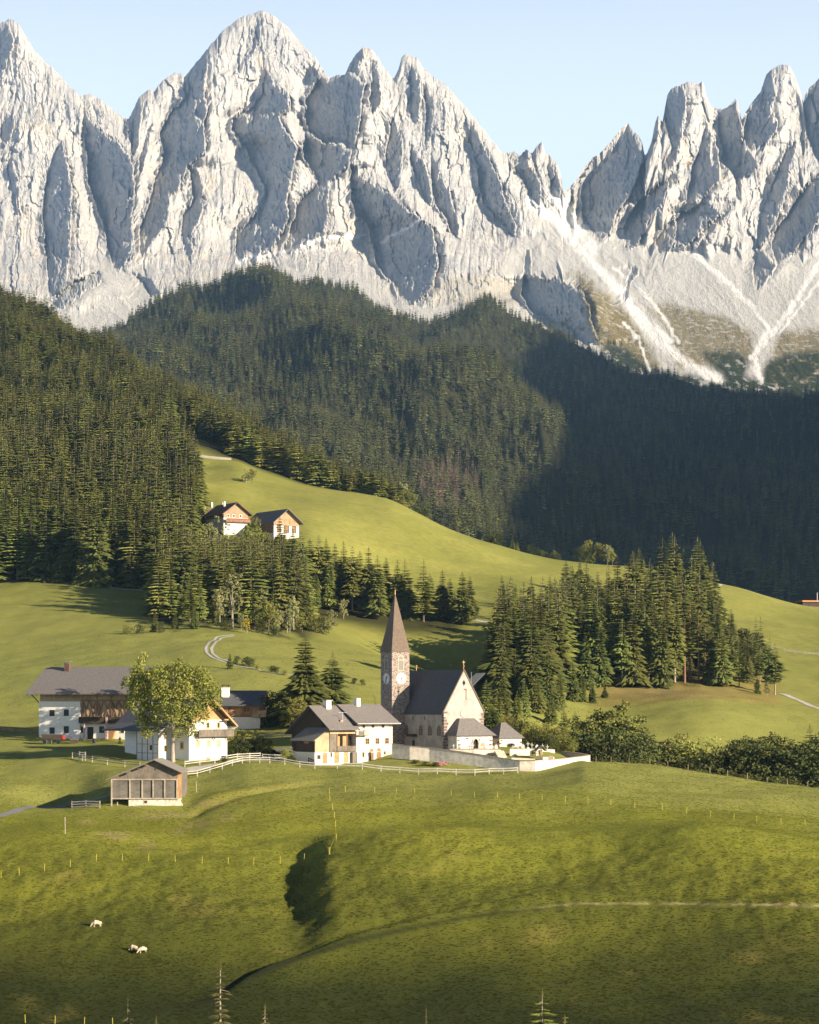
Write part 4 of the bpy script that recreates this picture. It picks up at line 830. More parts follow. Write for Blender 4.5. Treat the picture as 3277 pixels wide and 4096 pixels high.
for i, (u, D, h_) in enumerate([(2140, 455, 1.3), (2230, 470, 1.2)]): tree('bush', at(u, D, -.1), h_, 'low shrub inside the churchyard', 'churchyard shrubs')
# big ash in front of the gabled house
root = bpy.data.objects.new('ash_tree', None); col.objects.link(root); base = at(692, 446, -.2); root.location = base; tag(root, 'large leafy tree with a tall bare trunk in front of the white gabled house', 'tree')
H = (VH-2648)/F*446-base.z; pxm = F/446
def L_(u, v, y=0): return ((u-692)/pxm, y, (VH-v)/pxm-base.z)
bl = [(560,2760,.1,2.6),(600,2720,-.8,2.6),(545,2690,.6,1.7),(660,2720,.5,3.0),(720,2700,-.6,3.0),(780,2720,.4,3.0),(830,2760,-.4,2.6),(850,2800,.5,2.0),(620,2790,-1.0,2.6),(690,2790,1.2,3.0),(760,2800,-.8,2.8),(600,2850,.2,2.3),(570,2880,-.5,1.4),(590,2930,-.6,1.2),(560,2815,-1.2,2.0),(650,2860,-1.4,1.8),(740,2870,-.6,2.2),(800,2860,.2,2.0),(770,2920,-1.0,1.3),(720,2930,-1.2,1.0),(640,2700,-1.5,2.0),(560,2690,1.2,1.1),(600,2900,.5,1.8),(690,2800,-2.0,2.2),(700,2860,-1.8,1.8),(650,2760,-2.2,2.0),(740,2750,-2.0,2.0),(700,2680,.8,1.6),(800,2700,-.5,1.8)]
BL = [(*L_(u, v+2, y*2.2), r_) for u, v, y, r_ in bl]
V, Fc = leafy_arrays(rnd, [(a, b_, c_, r_*.9) for a, b_, c_, r_ in BL], 17000, .20); crown = mesh_np('crown', V, Fc, ML['ash'], parent=root)
topped('broad', 572, 484, 2646, 'tall dark leafy tree behind the big tree close to the farmhouse', wid=.8)
V, Fc = [], []
fork = L_(693, 2910); limbs(V, Fc, [((0, 0, -.3), L_(691, 3000), .48, .36), (L_(691, 3000), fork, .36, .30), (fork, L_(672, 2880), .2, .16), (L_(672, 2880), L_(640, 2800), .16, .08), (fork, L_(698, 2830), .22, .15), (L_(698, 2830), L_(720, 2720), .15, .06), (fork, L_(712, 2870), .17, .12), (L_(712, 2870), L_(780, 2790), .12, .05), (fork, L_(650, 2905), .08, .05), (L_(650, 2905), L_(600, 2930), .05, .03), (L_(672, 2880), L_(600, 2840), .1, .04), (L_(712, 2870), L_(770, 2900), .08, .03)], 8)
mesh_np('trunk', np.array(V), np.array(Fc), ML['palebark'], parent=root)
# tops of trees whose feet are below the frame
for (u, D, vt, k_, lb, wid, vr) in [(882, 226, 3840, 'dead', 'half bare conifer top with hanging twigs at the bottom edge', 1.1, 0), (1060, 232, 4010, 'dead', 'dry conifer tip right of the half bare one', 1.0, 1), (2170, 228, 3948, 'goldlarch', 'yellow green larch top rising from the bottom edge on the right', 1.0, 0), (2260, 231, 4055, 'goldlarch', 'low yellow larch tip beside the taller larch top', 1.0, 1), (1705, 230, 4020, 'dead', 'thin dry conifer tip at the bottom edge in the middle', .5, 0), (512, 232, 3975, 'dead', 'very thin dry conifer tip at the bottom edge on the left', .55, 1), (625, 233, 4050, 'dead', 'low dry conifer tip near the bottom edge', .6, 0)]:
    topped(k_, u, D, vt, lb, wid=wid, var=vr)
# ================================================================ building kit
class G:
    """collects solids in a local frame and links them as one mesh"""
    def __init__(s): s.V = []; s.F = []
    def box(s, x0, x1, y0, y1, z0, z1):
        i = len(s.V); v, f = box_v(x0, x1, y0, y1, z0, z1); s.V += v; s.F += [tuple(i+q for q in a) for a in f]; return s
    def prism(s, pts, d, axis='y', a=0):
        """outline of (p,z) pairs extruded from a to d along an axis"""
        i = len(s.V); n = len(pts)
        for q in (a, d):
            for p, z in pts: s.V.append((p, q, z) if axis == 'y' else (q, p, z))
        s.F.append(tuple(range(i, i+n))); s.F.append(tuple(range(i+2*n-1, i+n-1, -1)))
        for j in range(n): k_ = (j+1) % n; s.F.append((i+j, i+k_, i+n+k_, i+n+j))
        return s
    def slab(s, q, t_):
        """quad of four 3D points thickened downwards"""
        i = len(s.V); s.V += [tuple(p) for p in q]+[(p[0], p[1], p[2]-t_) for p in q]
        s.F += [(i, i+1, i+2, i+3), (i+7, i+6, i+5, i+4)]+[(i+j, i+4+j, i+4+(j+1) % 4, i+(j+1) % 4) for j in range(4)]; return s
    def bar(s, p, q, w_=.1, n=4):
        p = Vector(p); q = Vector(q); d = (q-p).normalized(); a = d.cross(Vector((0, 0, 1))); a = a.normalized() if a.length > .01 else Vector((1, 0, 0)); b_ = d.cross(a); i = len(s.V)
        for c_ in (p, q):
            for j in range(n):
                an = (j+.5)*2*math.pi/n; s.V.append(tuple(c_+(a*math.cos(an)+b_*math.sin(an))*w_*.707))
        s.F += [tuple(range(i, i+n))[::-1], tuple(range(i+n, i+2*n))]+[(i+j, i+(j+1) % n, i+n+(j+1) % n, i+n+j) for j in range(n)]; return s
    def disc(s, c_, r, nrm, n=20, th=.06):
        c_ = Vector(c_); nrm = Vector(nrm).normalized(); a = nrm.orthogonal().normalized(); b_ = nrm.cross(a); i = len(s.V)
        for h_ in (0, th):
            for j in range(n): s.V.append(tuple(c_+nrm*h_+(a*math.cos(j*2*math.pi/n)+b_*math.sin(j*2*math.pi/n))*r))
        s.F += [tuple(range(i, i+n))[::-1], tuple(range(i+n, i+2*n))]+[(i+j, i+(j+1) % n, i+n+(j+1) % n, i+n+j) for j in range(n)]; return s
    def ball(s, c_, r, nu=10, nv=7):
        i = len(s.V)
        for k_ in range(nv+1):
            for j in range(nu):
                th = math.pi*k_/nv; ph = 2*math.pi*j/nu; s.V.append((c_[0]+r*math.sin(th)*math.cos(ph), c_[1]+r*math.sin(th)*math.sin(ph), c_[2]+r*math.cos(th)))
        for k_ in range(nv):
            for j in range(nu): a = i+k_*nu+j; b_ = i+k_*nu+(j+1) % nu; s.F.append((a, a+nu, b_+nu, b_))
        return s
    def put(s, name, mat, parent=None, label=None, smooth=False):
        o = mesh_np(name, np.array(s.V), s.F, mat, parent=parent, smooth=smooth)
        if label: o['label'] = label
        return o
def empty(name, loc, rz=0, label=None, cat=None, group=None):
    o = bpy.data.objects.new(name, None); col.objects.link(o); o.location = loc; o.rotation_euler = (0, 0, R(rz)); tag(o, label, cat, group); return o
def basep(u, D, v): return Vector(((u-UC)/F*D, D, (VH-v)/F*D))
def along(b_, ang, u):
    """distance from b_ along a heading at which bearing u is reached"""
    dx, dy = math.cos(R(ang)), math.sin(R(ang)); k_ = (u-UC)/F; return (k_*b_.y-b_.x)/(dx-k_*dy)
def hz_(b_, D, v): return (VH-v)/F*D-b_.z
white = M('white_plaster', (.80, .77, .70), var=.07, scale=.8, c2=(.70, .67, .61), bumpd=.03)
cream = M('old_plaster', (.42, .385, .35), var=.22, scale=.7, c2=(.27, .245, .22), bumpd=.04)
pale = M('pale_plaster', (.62, .61, .57), var=.1, scale=1)
def roofmat(name, a, b_):
    m, t, bs = mat_new(name); v = objco(t); n = noise_node(t, v, 2.2, 6, .7); br = nd(t, 'ShaderNodeTexNoise', i_Scale=9., i_Detail=3.); t.links.new(v, br.inputs['Vector'])
    c = mixc(t, mapr(t, br.outputs['Fac'], .4, .65, 0, .55), ramp(t, n, [(.3, a), (.7, b_)]), tuple(x*.55 for x in a)); t.links.new(c, bs.inputs['Base Color']); bs.inputs['Roughness'].default_value = .85
    wv_ = nd(t, 'ShaderNodeTexWave', bands_direction='Z', i_Scale=5.5, i_Distortion=1.2); t.links.new(v, wv_.inputs['Vector']); bump(t, bs, mathn(t, 'ADD', wv_.outputs['Fac'], br.outputs['Fac']), .7, .05); return m
shing = roofmat('grey_shingles', (.155, .140, .135), (.26, .235, .225)); slate = roofmat('dark_slate', (.085, .088, .098), (.14, .145, .16)); oldsh = roofmat('weathered_shingles', (.20, .185, .165), (.33, .30, .27)); redr = roofmat('brown_tiles', (.15, .085, .07), (.24, .14, .11)); brownsh = roofmat('larch_shingles', (.165, .122, .095), (.27, .205, .155))
def woodm_(name, a, b_, st=(7, 7, .35), sc_=2.2, gap=None):
    m, t, bs = mat_new(name); v = objco(t, st); n = noise_node(t, v, sc_, 6, .7); n2_ = noise_node(t, objco(t), .5, 3)
    c = ramp(t, n, [(.32, a), (.68, b_)]); c = mixc(t, mapr(t, n2_, .45, .65, 0, .5), c, tuple(x*.6 for x in a))
    t.links.new(c, bs.inputs['Base Color']); bs.inputs['Roughness'].default_value = .9; bump(t, bs, n, .8, .06); return m
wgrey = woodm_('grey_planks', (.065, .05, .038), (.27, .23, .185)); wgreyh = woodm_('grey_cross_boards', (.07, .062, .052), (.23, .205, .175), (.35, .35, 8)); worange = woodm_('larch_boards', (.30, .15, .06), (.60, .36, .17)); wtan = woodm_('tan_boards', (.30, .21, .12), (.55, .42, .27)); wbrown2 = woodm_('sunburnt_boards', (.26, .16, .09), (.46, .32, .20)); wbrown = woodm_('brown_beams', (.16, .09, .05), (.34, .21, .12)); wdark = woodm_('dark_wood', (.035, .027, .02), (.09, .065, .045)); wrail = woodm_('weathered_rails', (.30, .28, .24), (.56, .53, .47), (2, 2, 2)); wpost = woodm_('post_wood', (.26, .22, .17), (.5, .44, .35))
glass = M('window_glass', (.035, .04, .045), rough=.25, var=.3, bumpd=0); darkm = M('dark_opening', (.02, .018, .016), var=.3); gravel = M('gravel', (.46, .44, .40), c2=(.28, .27, .25), scale=6); asph = M('worn_asphalt', (.20, .20, .21), c2=(.12, .12, .13), scale=3)
stone = M('rubble_stone', (.55, .47, .38), c2=(.30, .24, .19), scale=1.6, bumpd=.12); quoinm = M('brown_quoins', (.22, .15, .12), c2=(.11, .08, .07), scale=2, bumpd=.05); coping = M('tile_coping', (.38, .28, .20), c2=(.22, .16, .12), scale=2); wallw = M('limewashed_wall', (.70, .64, .55), c2=(.46, .41, .34), scale=1.3, bumpd=.05); ochre = M('ochre_surround', (.62, .42, .20), var=.15); metal = M('dull_metal', (.35, .36, .38), rough=.4, metallic=.6); gold = M('gilded_metal', (.42, .26, .12), rough=.5, metallic=.8); yel = M('yellow_plastic', (.60, .50, .08), var=.1); redp = M('red_paint', (.40, .03, .03)); dkp = M('dark_paint', (.025, .03, .04), rough=.3); lime = M('clock_white', (.75, .72, .68), var=.12)
def rubble(name, s1, s2, s3, mortar, sc_=1.0):
    m, t, bs = mat_new(name); tc = nd(t, 'ShaderNodeTexCoord'); sx = nd(t, 'ShaderNodeSeparateXYZ'); t.links.new(tc.outputs['Object'], sx.inputs[0]); cx = nd(t, 'ShaderNodeCombineXYZ')
    t.links.new(mathn(t, 'ADD', sx.outputs[0], sx.outputs[1]), cx.inputs[0]); t.links.new(sx.outputs[2], cx.inputs[1])
    nz = nd(t, 'ShaderNodeTexNoise', i_Scale=1.7, i_Detail=3.); t.links.new(cx.outputs[0], nz.inputs['Vector']); ad = nd(t, 'ShaderNodeVectorMath', operation='MULTIPLY_ADD'); t.links.new(nz.outputs['Color'], ad.inputs[0]); ad.inputs[1].default_value = (.35, .22, 0); t.links.new(cx.outputs[0], ad.inputs[2])
    mp = nd(t, 'ShaderNodeMapping'); mp.inputs['Scale'].default_value = (1, 1.7, 1); t.links.new(ad.outputs[0], mp.inputs[0])
    vo = nd(t, 'ShaderNodeTexVoronoi', feature='DISTANCE_TO_EDGE', i_Scale=1.9*sc_); t.links.new(mp.outputs[0], vo.inputs['Vector']); v2 = nd(t, 'ShaderNodeTexVoronoi', i_Scale=1.9*sc_); t.links.new(mp.outputs[0], v2.inputs['Vector'])
    bw = nd(t, 'ShaderNodeRGBToBW'); t.links.new(v2.outputs['Color'], bw.inputs[0]); c = ramp(t, bw.outputs[0], [(.2, s1), (.5, s2), (.8, s3)])
    c = mixc(t, mapr(t, vo.outputs['Distance'], .05, .11, 1, 0), c, mortar); t.links.new(c, bs.inputs['Base Color']); bs.inputs['Roughness'].default_value = .95; bump(t, bs, vo.outputs['Distance'], .5, .08); return m
towerm = rubble('tower_masonry', (.07, .05, .045), (.15, .11, .095), (.30, .235, .20), (.36, .31, .265), 1.5); barnst = rubble('barn_rubble', (.45, .36, .28), (.60, .50, .40), (.50, .42, .33), (.72, .64, .54), .8)
def win(par, face, pos, a, z, w_, h_, sur=None, frame=None, name='window', depth=.0, cross=False, arch=False, pane=None, sw=.14):
    """window on a local wall plane: face 'f' (y=pos, looking -y), 'l' (x=pos, looking -x), 'r' (x=pos, looking +x)"""
    g = G(); gp = G()
    def bx(gg, a0, a1, z0, z1, o0, o1):
        if face == 'f': gg.box(a0, a1, pos-o1, pos-o0, z0, z1)
        elif face == 'l': gg.box(pos-o1, pos-o0, a0, a1, z0, z1)
        else: gg.box(pos+o0, pos+o1, a0, a1, z0, z1)
    x0, x1 = a-w_/2, a+w_/2
    for (p0, p1, q0, q1) in ((x0-sw, x0, z-sw, z+h_+sw), (x1, x1+sw, z-sw, z+h_+sw), (x0, x1, z+h_, z+h_+sw), (x0, x1, z-sw, z)): bx(g, p0, p1, q0, q1, -.05, .06)
    if cross: bx(g, a-.03, a+.03, z, z+h_, .015, .04); bx(g, x0, a-.03, z+h_*.5-.03, z+h_*.5+.03, .015, .04); bx(g, a+.03, x1, z+h_*.5-.03, z+h_*.5+.03, .015, .04)
    if arch:
        for k_ in range(5):
            an0 = math.pi*k_/5; an1 = math.pi*(k_+1)/5; r_ = w_/2+sw
            def ap(an, rr_, o_):
                q = (a+math.cos(an)*rr_, z+h_+sw+math.sin(an)*rr_*1.25); return (q[0], pos-o_, q[1]) if face == 'f' else ((pos-o_, q[0], q[1]) if face == 'l' else (pos+o_, q[0], q[1]))
            i = len(g.V); g.V += [ap(an0, r_, .06), ap(an1, r_, .06), ap(an1, r_*.7, .06), ap(an0, r_*.7, .06)]; g.F.append((i, i+1, i+2, i+3)); i = len(gp.V); gp.V += [ap(an0, r_*.72, .03), ap(an1, r_*.72, .03), ap(math.pi/2, 0, .03)]; gp.F.append((i, i+1, i+2))
    bx(gp, x0, x1, z, z+h_, -.05, .012)
    f_ = g.put(name, sur or wbrown, par); gp.put('pane' if name == 'window' else 'leaf', pane or glass, f_); return f_
def gable_roof_x(par, x0, x1, y0, yr, y1, z0, zr, z1, mat, th=.22, name='roof'):
    g = G(); g.slab([(x0, y0, z0), (x1, y0, z0), (x1, yr, zr), (x0, yr, zr)], th); g.slab([(x0, yr, zr), (x1, yr, zr), (x1, y1, z1), (x0, y1, z1)], th); return g.put(name, mat, par)
def gable_roof_y(par, y0, y1, x0, xr, x1, z0, zr, z1, mat, th=.22, name='roof'):
    g = G(); g.slab([(x0, y1, z0), (x0, y0, z0), (xr, y0, zr), (xr, y1, zr)], th); g.slab([(xr, y1, zr), (xr, y0, zr), (x1, y0, z1), (x1, y1, z1)], th); return g.put(name, mat, par)
def rafters_x(par, x0, x1, y0, yw, z0, slope, step=.9, mat=None):
    g = G(); x = x0
    while x < x1: g.bar((x, y0, z0-.3), (x, yw, z0-.3+slope*(yw-y0)), .14); x += step
    return g.put('rafter_tails', mat or wbrown, par)
# ================================================================ field barn
b = basep(446, 398, 3249); barn = empty('field_barn', b, 0, 'weathered grey plank barn on a stone base at the front edge of the meadow', 'barn'); s = 398/F
W = 11.8; hA, hB = 2.4, 5.43; ax, az = 7.24, 8.95
def rz_at(x): return 5.55+(x+.8)*(az-5.55)/(ax+.8) if x < ax else az-(x-ax)*(az-6.75)/(12.0-ax)
G().prism([(.12, hB), (W, hB), (W, rz_at(W)-.1), (ax, az-.12), (.12, rz_at(.12)-.1)], 10.8, 'y', 0).put('wall', wgrey, barn, 'upright grey boards of the gable')
G().box(.1, W-.02, .05, 10.7, hA, hB).put('wall', wgreyh, barn, 'grey cross boards of the loft')
G().box(11.1, W+.03, -.04, .05, hA, rz_at(11.6)-.2).put('wall', worange, barn, 'orange upright boards at the right corner')
G().box(2.9, 11.4, .12, 10.6, -2, hA).put('foundation', barnst, barn)
G().prism([(11.4, -2), (14.3, -1.6), (13.2, .3), (12.2, .9), (11.4, 2.2)], .6, 'y', .15).put('buttress', barnst, barn)
G().box(.2, 2.9, 3.5, 3.7, -2, hA).box(.2, .4, 3.7, 10.6, -2, hA).put('stable_wall', wdark, barn)
gable_roof_y(barn, -1.0, 12.0, -.8, ax, 12.0, 5.55, az, 6.75, oldsh, .16)
g = G()
for x in (0.05, 3.12, 5.2, 7.03, 8.98, 11.05): g.box(x-.11, x+.11, -.14, .04, hA-.15 if x > .1 else -1.2, hB)
g.box(-.1, 11.3, -.1, .04, hB-.02, hB+.2); g.box(-.1, 11.3, -.12, .04, hA-.2, hA+.02); g.box(.9, 1.05, .3, .45, -1.5, 1.7); g.put('beam', wpost, barn)
g = G()
for x in (2.6, 4.6, 5.7): g.box(x-.15, x+.15, -.8, 0, rz_at(x)-.55, rz_at(x)-.3)
g.box(7.2, 7.5, -.02, .1, 7.1, 7.4); g.put('purlin_end', wdark, barn)
win(barn, 'f', .12, 5.75, 1.55, .5, .35, stone, pane=darkm); win(barn, 'f', .12, 6.4, -.1, .6, .9, stone, name='door', pane=darkm)
G().box(3.7, 4.9, -.5, .12, -.6, 1.1).put('door', wpost, barn, 'small plank lean-to door standing open')
# ================================================================ church
b = basep(1776, 460, 2990); AR = 33
ch_ = empty('church', b, AR, 'small stone church with steep dark roof and tall pointed clock tower', 'church')
W = along(b, AR, 1935); eh = hz_(b, 460, 2845); xr = W/2; rh = 15.1; Ln = 20.
g = G(); g.prism([(0, -2.5), (W, -2.5), (W, eh), (xr, rh-.12), (0, eh)], .5, 'y', 0); g.box(0, .6, .5, Ln, -2.5, eh-.1); g.box(W-.6, W, .5, Ln, -2.5, eh-.1); g.prism([(0.01, -2.5), (W-.01, -2.5), (W-.01, eh-.1), (xr, rh-.3), (0.01, eh-.1)], Ln+.4, 'y', Ln); g.put('wall', cream, ch_)
sl_ = (rh-eh)/xr; gable_roof_y(ch_, .12, Ln+.3, -.35, xr, W+.35, eh-.35*sl_+.12, rh+.1, eh-.35*sl_+.12, slate, .18)
g = G(); g.bar((-.25, -.03, eh-.25), (xr, -.03, rh+.12), .22); g.bar((W+.25, -.03, eh-.25), (xr, -.03, rh+.12), .22); g.put('coping', brownsh, ch_)
g = G(); rr_ = random.Random(4)
for xc, sgn in ((0, 1), (W, -1)):
    z = -.3
    while z < eh-.3:
        h_ = .35+.3*rr_.random(); w_ = .45+.6*rr_.random(); x0, x1 = (xc-.03, xc+w_) if sgn > 0 else (xc-w_, xc+.03)
        if rr_.random() < .85: g.box(x0, x1, -.05, .1, z, z+h_*.9)
        if sgn > 0 and rr_.random() < .8: g.box(-.05, .1, .12, .2+.7*rr_.random(), z, z+h_*.9)
        z += h_+.08
g.put('quoin', quoinm, ch_)
def yl(u): return along(b, AR+90, u)
for u in (1627, 1684, 1720, 1757):
    win(ch_, 'l', 0, yl(u), hz_(b, 466, 2936), .75, .75, quoinm, arch=True, pane=M('leaded_glass', (.16, .16, .17), rough=.3), sw=.25)
win(ch_, 'l', 0, yl(1655), -1.0, 1.1, 2.3, M('pale_door_frame', (.35, .42, .5)), name='door', pane=wdark, sw=.15)
G().prism([(yl(1655)-1.3, 2.0), (yl(1655)+1.3, 2.0), (yl(1655)+1.1, 2.5), (yl(1655)-1.1, 2.5)], 0, 'x', -1.0).put('door_canopy', wdark, ch_)
for u in (1653, 1700): G().box(-.05, .02, yl(u)-.08, yl(u)+.08, hz_(b, 466, 2880), hz_(b, 466, 2864)).put('slit_window', darkm, ch_)
cz = hz_(b, 462, 2854)
ro = G().disc((xr-.1, -.02, cz), .78, (0, -1, 0), 22, .1).put('rose_window', stone, ch_); G().disc((xr-.1, -.1, cz), .5, (0, -1, 0), 20, .05).put('pane', M('pale_glass', (.42, .48, .48), rough=.3), ro)
g = G(); 
for k_ in range(6): g.bar((xr-.1, -.17, cz), (xr-.1+.5*math.cos(k_*1.047), -.17, cz+.5*math.sin(k_*1.047)), .07)
g.put('tracery', stone, ro)
G().prism([(xr, 10.9+1.1), (xr+.38, 11.5+1.1), (xr, 12.1+1.1), (xr-.38, 11.5+1.1)], .05, 'y', -.04).put('slit_window', darkm, ch_)
G().box(xr+.42, xr+.62, -.04, .05, 9.3, 11.4).box(xr, xr+.5, -.04, .05, 11.2, 11.45).put('slit_window', M('slit_shadow', (.16, .12, .09)), ch_)
g = G(); g.bar((xr, .1, rh), (xr, .1, rh+1.9), .07); g.ball((xr, .1, rh+.75), .2); g.bar((xr-.35, .1, rh+1.55), (xr+.35, .1, rh+1.55), .07); g.put('gable_cross', gold, ch_)
g = G(); g.bar((xr, Ln-3, rh), (xr, Ln-3, rh+1.2), .07); g.ball((xr, Ln-3, rh+1.0), .2); g.put('ridge_finial', gold, ch_)
# porch
px0, px1, pd = .9, W-.15, 3.2; pe = 3.0-.6; pb = -1.3; g = G(); g.box(px0, px0+.4, -pd, -.02, -2.5, pe); g.box(px1-.4, px1, -pd, -.02, -2.5, pe)
dx_ = px0+(px1-px0)*.52; g.box(px0+.4, dx_-.65, -pd, -pd+.4, -2.5, pe); g.box(dx_+.65, px1-.4, -pd, -pd+.4, -2.5, pe); g.box(dx_-.65, dx_+.65, -pd, -pd+.4, 1.75, pe); po = g.put('porch', wallw, ch_)
g = G(); rt = hz_(b, 457, 2874); x0, x1 = px0-.5, px1+.7; y0 = -pd-.6; e_ = pe-.1
i = 0; g.V += [(x0, y0, e_), (x1, y0, e_), (x1, -.03, e_), (x0, -.03, e_), (xr-1.6, -.9, rt), (xr+1.9, -.9, rt), (xr+1.9, -.03, rt), (xr-1.6, -.03, rt)]; g.F += [(0, 1, 5, 4), (1, 2, 6, 5), (3, 0, 4, 7), (4, 5, 6, 7), (3, 2, 1, 0), (2, 3, 7, 6)]; g.put('porch_roof', shing, ch_)
g = G(); g.box(dx_-.65, dx_+.65, -pd+.3, -pd+.36, -1.6, 1.75); g.put('arch_opening', darkm, po)
g = G()
for k_ in range(9):
    a0 = math.pi*k_/8; g.bar((dx_+.78*math.cos(a0), -pd-.05, .7+1.1*math.sin(a0)), (dx_+.78*math.cos(a0+.39), -pd-.05, .7+1.1*math.sin(min(math.pi, a0+.39))), .26) if k_ < 8 else None
g.box(dx_-.92, dx_-.65, -pd-.12, -pd, -1.6, .7); g.box(dx_+.65, dx_+.92, -pd-.12, -pd, -1.6, .7); g.put('arch_moulding', stone, po)
g = G()
for (x, z, w_, h_) in [(1.1, .4, .7, .35), (1.0, 1.2, .5, .4), (1.3, -.6, .6, .4), (px1-.8, .3, .7, .4), (px1-.7, 1.2, .6, .35), (px1-.9, -.7, .8, .4), (3.0, 1.6, .6, .3), (5.9, 1.3, .5, .35)]: g.box(x, x+w_, -pd-.04, -pd+.02, z, z+h_)
g.put('quoin', quoinm, po)
G().box(dx_+1.3, dx_+2.2, -pd-.12, -pd-.02, -.2, .9).put('notice_board', wtan, po)
# tower
tx, ty, ts = -3.05, 14.0, 4.15; p0 = b+Vector((math.cos(R(AR))*tx-math.sin(R(AR))*ty, math.sin(R(AR))*tx+math.cos(R(AR))*ty, 0)); tH = hz_(b, p0.y, 2606); print('tower corner u', uv_of(p0)[0])
tw = G().box(tx, tx+ts, ty, ty+ts, -3, tH).put('tower', towerm, ch_)
o_ = .12; ap = (tx+ts/2, ty+ts/2, hz_(b, p0.y+2, 2372)); g = G(); g.V += [(tx-o_, ty-o_, tH-.05), (tx+ts+o_, ty-o_, tH-.05), (tx+ts+o_, ty+ts+o_, tH-.05), (tx-o_, ty+ts+o_, tH-.05), ap]; g.F += [(0, 1, 4), (1, 2, 4), (2, 3, 4), (3, 0, 4), (3, 2, 1, 0)]; sp = g.put('spire', brownsh, tw)
g = G(); g.bar((ap[0], ap[1], ap[2]-.6), (ap[0], ap[1], ap[2]+.6), .1); g.ball((ap[0], ap[1], ap[2]+.6), .17); g.put('spire_ball', gold, sp)
ck = hz_(b, p0.y, 2714)
for fc, cpos, nrm in (('f', (tx+ts*.52, ty-.02, ck), (0, -1, 0)), ('l', (tx-.02, ty+ts*.48, ck), (-1, 0, 0))):
    cl_ = G().disc(cpos, 1.15, nrm, 26, .06).put('clock_face', lime, tw); g = G(); N_ = Vector(nrm)*.1; c0 = Vector(cpos)+N_; sx_ = Vector((1, 0, 0)) if fc == 'f' else Vector((0, -1, 0))
    g.bar(c0, c0-sx_*.12+Vector((0, 0, -.95)), .12); g.bar(c0, c0+sx_*.35+Vector((0, 0, .45)), .14); g.put('clock_hands', wdark, cl_); g = G()
    for k_ in range(12): an = k_*math.pi/6; g.bar(c0-N_*.3+sx_*math.sin(an)*.9+Vector((0, 0, math.cos(an)*1.02)), c0-N_*.3+sx_*math.sin(an)*1.06+Vector((0, 0, math.cos(an)*1.2)), .08)
    g.put('hour_marks', M('clock_marks', (.3, .2, .15)), cl_)
    wz = hz_(b, p0.y, 2680); win(tw, fc, ty if fc == 'f' else tx, (tx+ts*.5) if fc == 'f' else (ty+ts*.5), wz, 1.1, 1.9, M('dressed_stone', (.42, .36, .30)), name='window', arch=True, pane=M('louvre_grey', (.22, .21, .18)), sw=.2)
# ================================================================ small outbuilding roof behind the church, chapel
b2 = basep(1862, 492, 2985); ob = empty('outbuilding', b2, 0, 'low outbuilding with bluish roof half hidden behind the church gable', 'building'); mo = 492/F
q_ = lambda u, D, v: ((u-UC)/F*D-b2.x, D-492, hz_(b2, D, v))
G().box(-1.2, 1.2, 0, 5, -1, hz_(b2, 492, 2745)).put('wall', wdark, ob); G().slab([q_(1850,491,2742), q_(1893,491,2740), q_(1941,500,2691), q_(1905,500,2693)], .2).put('roof', slate, ob); G().bar(q_(1886,490,2740), q_(1886,490,2688), .12).put('antenna_mast', metal, ob)
b3 = basep(1999, 466, 2998); cp = empty('chapel', b3, 33, 'little square cemetery chapel with hipped grey roof right of the church', 'chapel'); Wc = along(b3, 33, 2087); Lc = along(b3, 123, 1938); hc = hz_(b3, 466, 2951); g = G(); g.box(0, .4, .4, Lc, -2, hc); g.box(Wc-.4, Wc, .4, Lc, -2, hc); g.box(0, Wc, Lc, Lc+.4, -2, hc); g.box(0, Wc*.33, 0, .4, -2, hc); g.box(Wc*.67, Wc, 0, .4, -2, hc); g.box(Wc*.33, Wc*.67, 0, .4, 1.1, hc); g.put('wall', wallw, cp); G().box(Wc*.33, Wc*.67, .3, .36, -2, 1.1).put('arch_opening', darkm, cp)
g = G(); zt = hz_(b3, 470, 2890); g.V += [(-.5, -.5, hc-.1), (Wc+.5, -.5, hc-.1), (Wc+.5, Lc+.9, hc-.1), (-.5, Lc+.9, hc-.1), (Wc*.42, Lc*.5, zt), (Wc*.62, Lc*.5, zt)]; g.F += [(0, 1, 5, 4), (1, 2, 5), (2, 3, 4, 5), (3, 0, 4), (3, 2, 1, 0)]; g.put('roof', shing, cp)
g = G(); [g.bar((Wc/2+Wc*.2*math.cos(math.pi*k_/6), -.03, .75+.5*math.sin(math.pi*k_/6)), (Wc/2+Wc*.2*math.cos(math.pi*(k_+1)/6), -.03, .75+.5*math.sin(math.pi*(k_+1)/6)), .16) for k_ in range(6)]; g.put('arch_moulding', coping, cp)
g = G(); [g.box(x, x+w_, -.04, .02, z, z+.35) for x, z, w_ in ((0.1, .2, .6), (0, 1.0, .5), (.2, 1.6, .4), (Wc-.7, .3, .6), (Wc-.5, 1.2, .5))]; [g.box(-.04, .02, y, y+w_, z, z+.4) for y, z, w_ in ((.1, .3, .5), (.1, 1.2, .7), (2, .8, .5))]; g.put('quoin', quoinm, cp)
